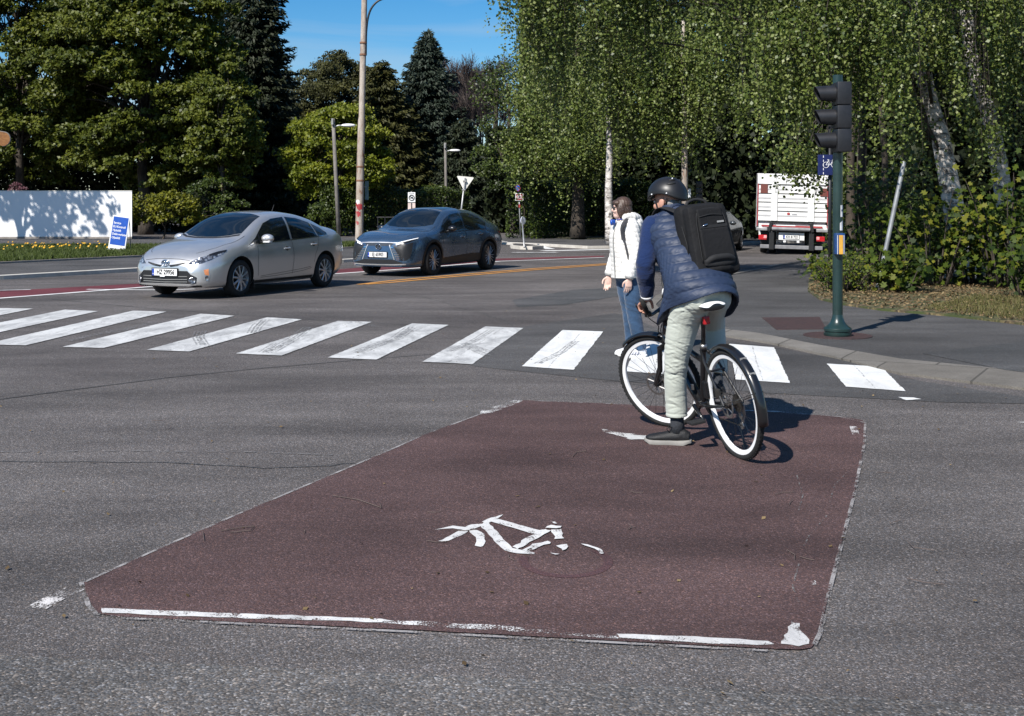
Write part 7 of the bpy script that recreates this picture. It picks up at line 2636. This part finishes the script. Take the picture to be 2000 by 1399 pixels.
# straps: over the left shoulder, and from under the arm back to the pack
mb.tube(cr([bp(-.085, -.09, .205), Vector((1.030, 8.03, 1.580)), Vector((.985, 8.10, 1.525)), Vector((.975, 8.155, 1.42)), Vector((.985, 8.14, 1.30)), Vector((1.00, 8.02, 1.215)), Vector((1.035, 7.86, 1.185)), bp(-.150, -.03, -.165)], 60), [.034] * 28 + [.024] * 32, 8, True, side=pw, rb=.006)
mb.build('shoulder_strap', M['pack_dark'], BP, True, True)
mb = MB()
mb.tube(cr([bp(.085, -.09, .205), Vector((1.25, 8.10, 1.575)), Vector((1.275, 8.22, 1.50)), Vector((1.28, 8.25, 1.38)), Vector((1.33, 8.12, 1.24)), bp(.150, -.04, -.165)], 50), [.034] * 26 + [.024] * 24, 8, True, side=pw, rb=.006)
mb.build('shoulder_strap', M['pack_dark'], BP, True, True)
MB().tube([bp(-.166, .01, .10), bp(-.166, .03, -.02), bp(-.166, .02, -.12)], [.003, .004, .003], 6).build('side_loop', M['pack_dark'], BP, True, True)

# ------------------------------------------------------------------ the woman at the crossing
WB = Vector((1.27, 12.4, .009))
WO = thing('person', 'woman in white quilted jacket and blue jeans standing at the crossing, facing the street', 'person', WB)
wf = Vector((-.90, -.43, 0)).normalized()
wl = Vector((0, 0, 1)).cross(wf)                          # her left: toward the camera side
whf = Vector((-.998, .03, .0)).normalized()
WH = Vector((1.150, 12.40, 1.560))
WN = Vector((1.195, 12.42, 1.43))
WPEL = Vector((1.225, 12.42, .88))
wls, wrs = Vector((1.255, 12.29, 1.375)), Vector((1.150, 12.545, 1.375))
wle, wre = Vector((1.285, 12.24, 1.10)), Vector((1.120, 12.60, 1.10))
wlw, wrw = Vector((1.215, 12.21, .835)), Vector((1.030, 12.53, .845))
bmb = MB()
q, R_ = head_parts(bmb, WH, whf, (0, 0, 1), .95)
bmb.tube([WH + Vector((.02, 0, -.03)), WN, WN + Vector((0, 0, -.10))], [.048, .050, .08], 14)
bmb.tube([WN + Vector((.01, 0, -.06)), Vector((1.20, 12.42, 1.2)), WPEL], [.15, .12, .135], 18, side=wl, rb=[.085, .085, .095])
for a_, b_, c_ in ((wls, wle, wlw), (wrs, wre, wrw)):
    bmb.tube(cr([a_, a_.lerp(b_, .5), b_, b_.lerp(c_, .5), c_], 20), np.concatenate([np.linspace(.042, .034, 10), np.linspace(.034, .022, 10)]), 12)
wlh, wrh = WPEL + wl * .08, WPEL - wl * .08
wlk, wrk = Vector((1.275, 12.33, .48)), Vector((1.245, 12.49, .48))
wla, wra = Vector((1.345, 12.33, .085)), Vector((1.275, 12.50, .085))
for a_, b_, c_ in ((wlh, wlk, wla), (wrh, wrk, wra)):
    bmb.tube(cr([a_, a_.lerp(b_, .5), b_, b_.lerp(c_, .45), c_], 24), np.concatenate([np.linspace(.075, .048, 13), np.linspace(.047, .032, 11)]), 12)
hand_parts(bmb, wlw + Vector((0, 0, -.005)), Vector((-.10, .02, -1)), Vector((-.15, .95, 0)), Vector((-1, -.2, 0)), .38, .95, .25)
hand_parts(bmb, wrw + Vector((0, 0, -.005)), Vector((-.12, -.02, -1)), Vector((-.2, -.9, 0)), Vector((-1, .2, 0)), .35, .95, .25)
bmb.tube([wla, wla + Vector((0, 0, -.04))], .032, 10)
bmb.tube([wra, wra + Vector((0, 0, -.04))], .032, 10)
fuse('body', bmb, M['skin_fair'], WO, .0046, 3)
eyes(WO, q, R_, .95)
# sunglasses
sg = MB()
for e in (-1, 1): sg.ell(q(.086, .034 * e, .004), [.010, .029, .021], R_)
sg.tube([q(.092, -.012, .008), q(.092, .012, .008)], .004, 6)
for e in (-1, 1): sg.tube([q(.080, .060 * e, .010), q(-.010, .078 * e, .008)], .004, 6)
sg.build('sunglasses', M['bike_black'], WO, True, True)
# bobbed hair
hm = MB()
hm.ell(q(-.022, 0, .042), [.098, .092, .086], R_)
hm.ell(q(-.048, 0, -.022), [.076, .096, .082], R_)
for e in (-1, 1):
    hm.ell(q(.000, .080 * e, -.018), [.052, .024, .076], R_)
    hm.ell(q(.045, .055 * e, .060), [.042, .034, .030], R_)
hm.ell(q(.066, 0, .066), [.030, .062, .026], R_)
fuse('hair', hm, M['hair'], WO, .0046, 2, post=lambda co: .0010 * np.sin(co[:, 0] * 210 + co[:, 1] * 130 + np.sin(co[:, 2] * 24) * 2))
# jacket with sleeves and hood; puffed bands
jk = MB()
jk.tube(cr([Vector((1.195, 12.42, 1.435)), Vector((1.195, 12.42, 1.38)), Vector((1.190, 12.415, 1.25)), Vector((1.195, 12.415, 1.10)), Vector((1.205, 12.41, .95)), Vector((1.21, 12.41, .835))], 24), np.interp(np.linspace(0, 1, 24), [0, .15, .4, .7, 1], [.10, .185, .195, .185, .190]), 26, side=wl, rb=np.interp(np.linspace(0, 1, 24), [0, .15, .4, .7, 1], [.08, .125, .155, .150, .158]))
for a_, b_, c_ in ((wls, wle, wlw), (wrs, wre, wrw)):
    jk.tube(cr([a_.lerp(WN, .25), a_, a_.lerp(b_, .5), b_, b_.lerp(c_, .55), c_ + (b_ - c_).normalized() * .012], 24), np.interp(np.linspace(0, 1, 24), [0, .2, .5, .7, 1], [.062, .072, .070, .064, .050]), 18)
jk.tube(cr([Vector((1.16, 12.34, 1.455)), Vector((1.22, 12.32, 1.475)), Vector((1.30, 12.38, 1.46)), Vector((1.32, 12.45, 1.44)), Vector((1.29, 12.51, 1.455)), Vector((1.20, 12.53, 1.465)), Vector((1.14, 12.50, 1.44))], 26), [.026] + [.040] * 5 + [.052] * 14 + [.040] * 5 + [.026], 12)
jk.ell(Vector((1.325, 12.42, 1.40)), (.060, .10, .085))
fuse('jacket', jk, M['puffer'], WO, .0060, 3, post=lambda co: .0050 * (np.abs(np.sin(PI * (co[:, 2] + .10 * co[:, 0]) / .048)) ** .5 - .6) + .0018 * np.sin(co[:, 0] * 120 + co[:, 1] * 90 + co[:, 2] * 40))
zf = MB()
zx = wf * .160 + wl * .03
zf.tube(cr([Vector((1.195, 12.42, 1.42)) + wf * .115 + wl * .02, Vector((1.19, 12.415, 1.25)) + zx, Vector((1.20, 12.41, 1.0)) + zx, Vector((1.21, 12.41, .84)) + zx], 20), .006, 6)
zf.build('front_zip', M['galv_dull'], WO, True, True)
MB().ell(Vector((1.268, 12.222, 1.275)), (.014, .006, .014)).build('sleeve_badge', M['maroon'], WO, True, True)
pk = MB()
pk.tube([Vector((1.135, 12.263, 1.02)), Vector((1.150, 12.258, .96)), Vector((1.148, 12.262, .90))], .004, 6)
pk.build('pocket_zip', M['galv_dull'], WO, True, True)
for c_, b_ in ((wlw, wle), (wrw, wre)):
    cu_ = (c_ - b_).normalized()
    MB().tube([c_ - cu_ * .015, c_ + cu_ * .004], [.047, .042], 16).build('cuff', M['galv_dull'], WO, True, True)
MB().tube(cr([WN + wf * .055 + wl * .035 + Vector((0, 0, .03)), WN + wl * .072 + Vector((.01, 0, .045)), WN - wf * .06 + Vector((0, 0, .055)), WN - wl * .07 + Vector((0, 0, .045)), WN + wf * .06 - wl * .03 + Vector((0, 0, .03)), WN + wf * .062 + wl * .02 + Vector((0, 0, .005))], 26), .026, 10).build('scarf', M['scarf'], WO, True, True)
hp_ = MB()
pc_ = Vector((1.065, 12.33, 1.415))
hp_.ell(pc_, (.022, .028, .032))
hp_.ell(pc_ + Vector((-.022, -.012, .0)), (.018, .030, .034))
hp_.tube(cr([pc_ + Vector((.02, 0, .03)), WN + wl * .085 + Vector((0, 0, .02)), WN - wf * .07 + Vector((0, 0, .035))], 12), .006, 6)
hpo = fuse('headphones', hp_, simple('bright_blue_plastic', (.008, .06, .32), .3, 0, .1), None, .005, 2)
tag(hpo, 'bright blue round earpiece hanging at the woman collar', 'headphones')
# jeans and trainers
jn = MB()
jn.ell(WPEL + Vector((0, 0, .0)), (.172, .125, .13), Matrix((wl, wf, Vector((0, 0, 1)))).transposed())
for a_, b_, c_ in ((wlh, wlk, wla), (wrh, wrk, wra)):
    jn.tube(cr([a_ + Vector((0, 0, .03)), a_.lerp(b_, .5), b_, b_.lerp(c_, .5), c_ + Vector((0, 0, .0))], 30), np.interp(np.linspace(0, 1, 30), [0, .25, .5, .75, 1], [.108, .100, .078, .070, .066]), 18)
fuse('jeans', jn, M['jeans'], WO, .0060, 3, post=lambda co: .0015 * np.sin(co[:, 2] * 105 + co[:, 0] * 40 + 2 * np.sin(co[:, 2] * 23)) * (np.exp(-((co[:, 2] - .5) / .13) ** 2) + .9 * np.exp(-((co[:, 2] - .12) / .07) ** 2) + .4))
for an_ in (wla, wra):
    d_ = Vector((-.97, -.2, 0))
    s_ = shoe(an_ + Vector((.06, 0, -.082)), an_ + Vector((.06, 0, -.082)) + d_ * .255, an_, M['trainer'], M['saddle_white'], w=.042, laces=M['galv_dull'], parent=WO)
    cc = an_ + Vector((.06, 0, -.082)) + d_ * .11
    bb = MB()
    side_n = Vector((-.2, .97, 0)) * -1
    for k in range(3):
        a0 = cc + d_ * (.0 + k * .03) + side_n * .041 + Vector((0, 0, .028))
        bb.tube([a0, a0 + d_ * -.02 + Vector((0, 0, .035)) - side_n * .006], .004, 5)
    bb.build('shoe_stripe', M['blue_dark'], s_, True, True)
# her dark backpack: strap in front, slim bag behind
WP = thing('backpack', 'slim dark grey backpack worn by the woman in white, strap over her shoulder', 'backpack', Vector((1.36, 12.46, 1.2)))
ms = MB()
wc = Vector((1.193, 12.415, 0))
sidep = lambda z, a, rs=.205, rf=.168: wc + Vector((0, 0, z)) + wl * rs * math.cos(a) + wf * rf * math.sin(a)
ms.tube(cr([Vector((1.315, 12.35, 1.42)), Vector((1.245, 12.315, 1.462)), sidep(1.38, .75) + Vector((0, -.005, 0)), sidep(1.28, .75), sidep(1.18, .62), sidep(1.05, .45), sidep(.92, .28), sidep(.90, .1)], 44), [.028] * 22 + [.012] * 22, 8, True, side=wl.cross(Vector((0, 0, 1))), rb=.007)
ms.build('shoulder_strap', simple('grey_webbing', (.045, .045, .05), .8, 0, .3, 40), WP, True, True)
mb = MB()
mb.box(Vector((1.345, 12.475, 1.18)), (.11, .25, .40), Matrix.Rotation(math.atan2(wf.y, wf.x), 3, 'Z'), .045)
fuse('bag', mb, M['pack'], WP, .007, 3)
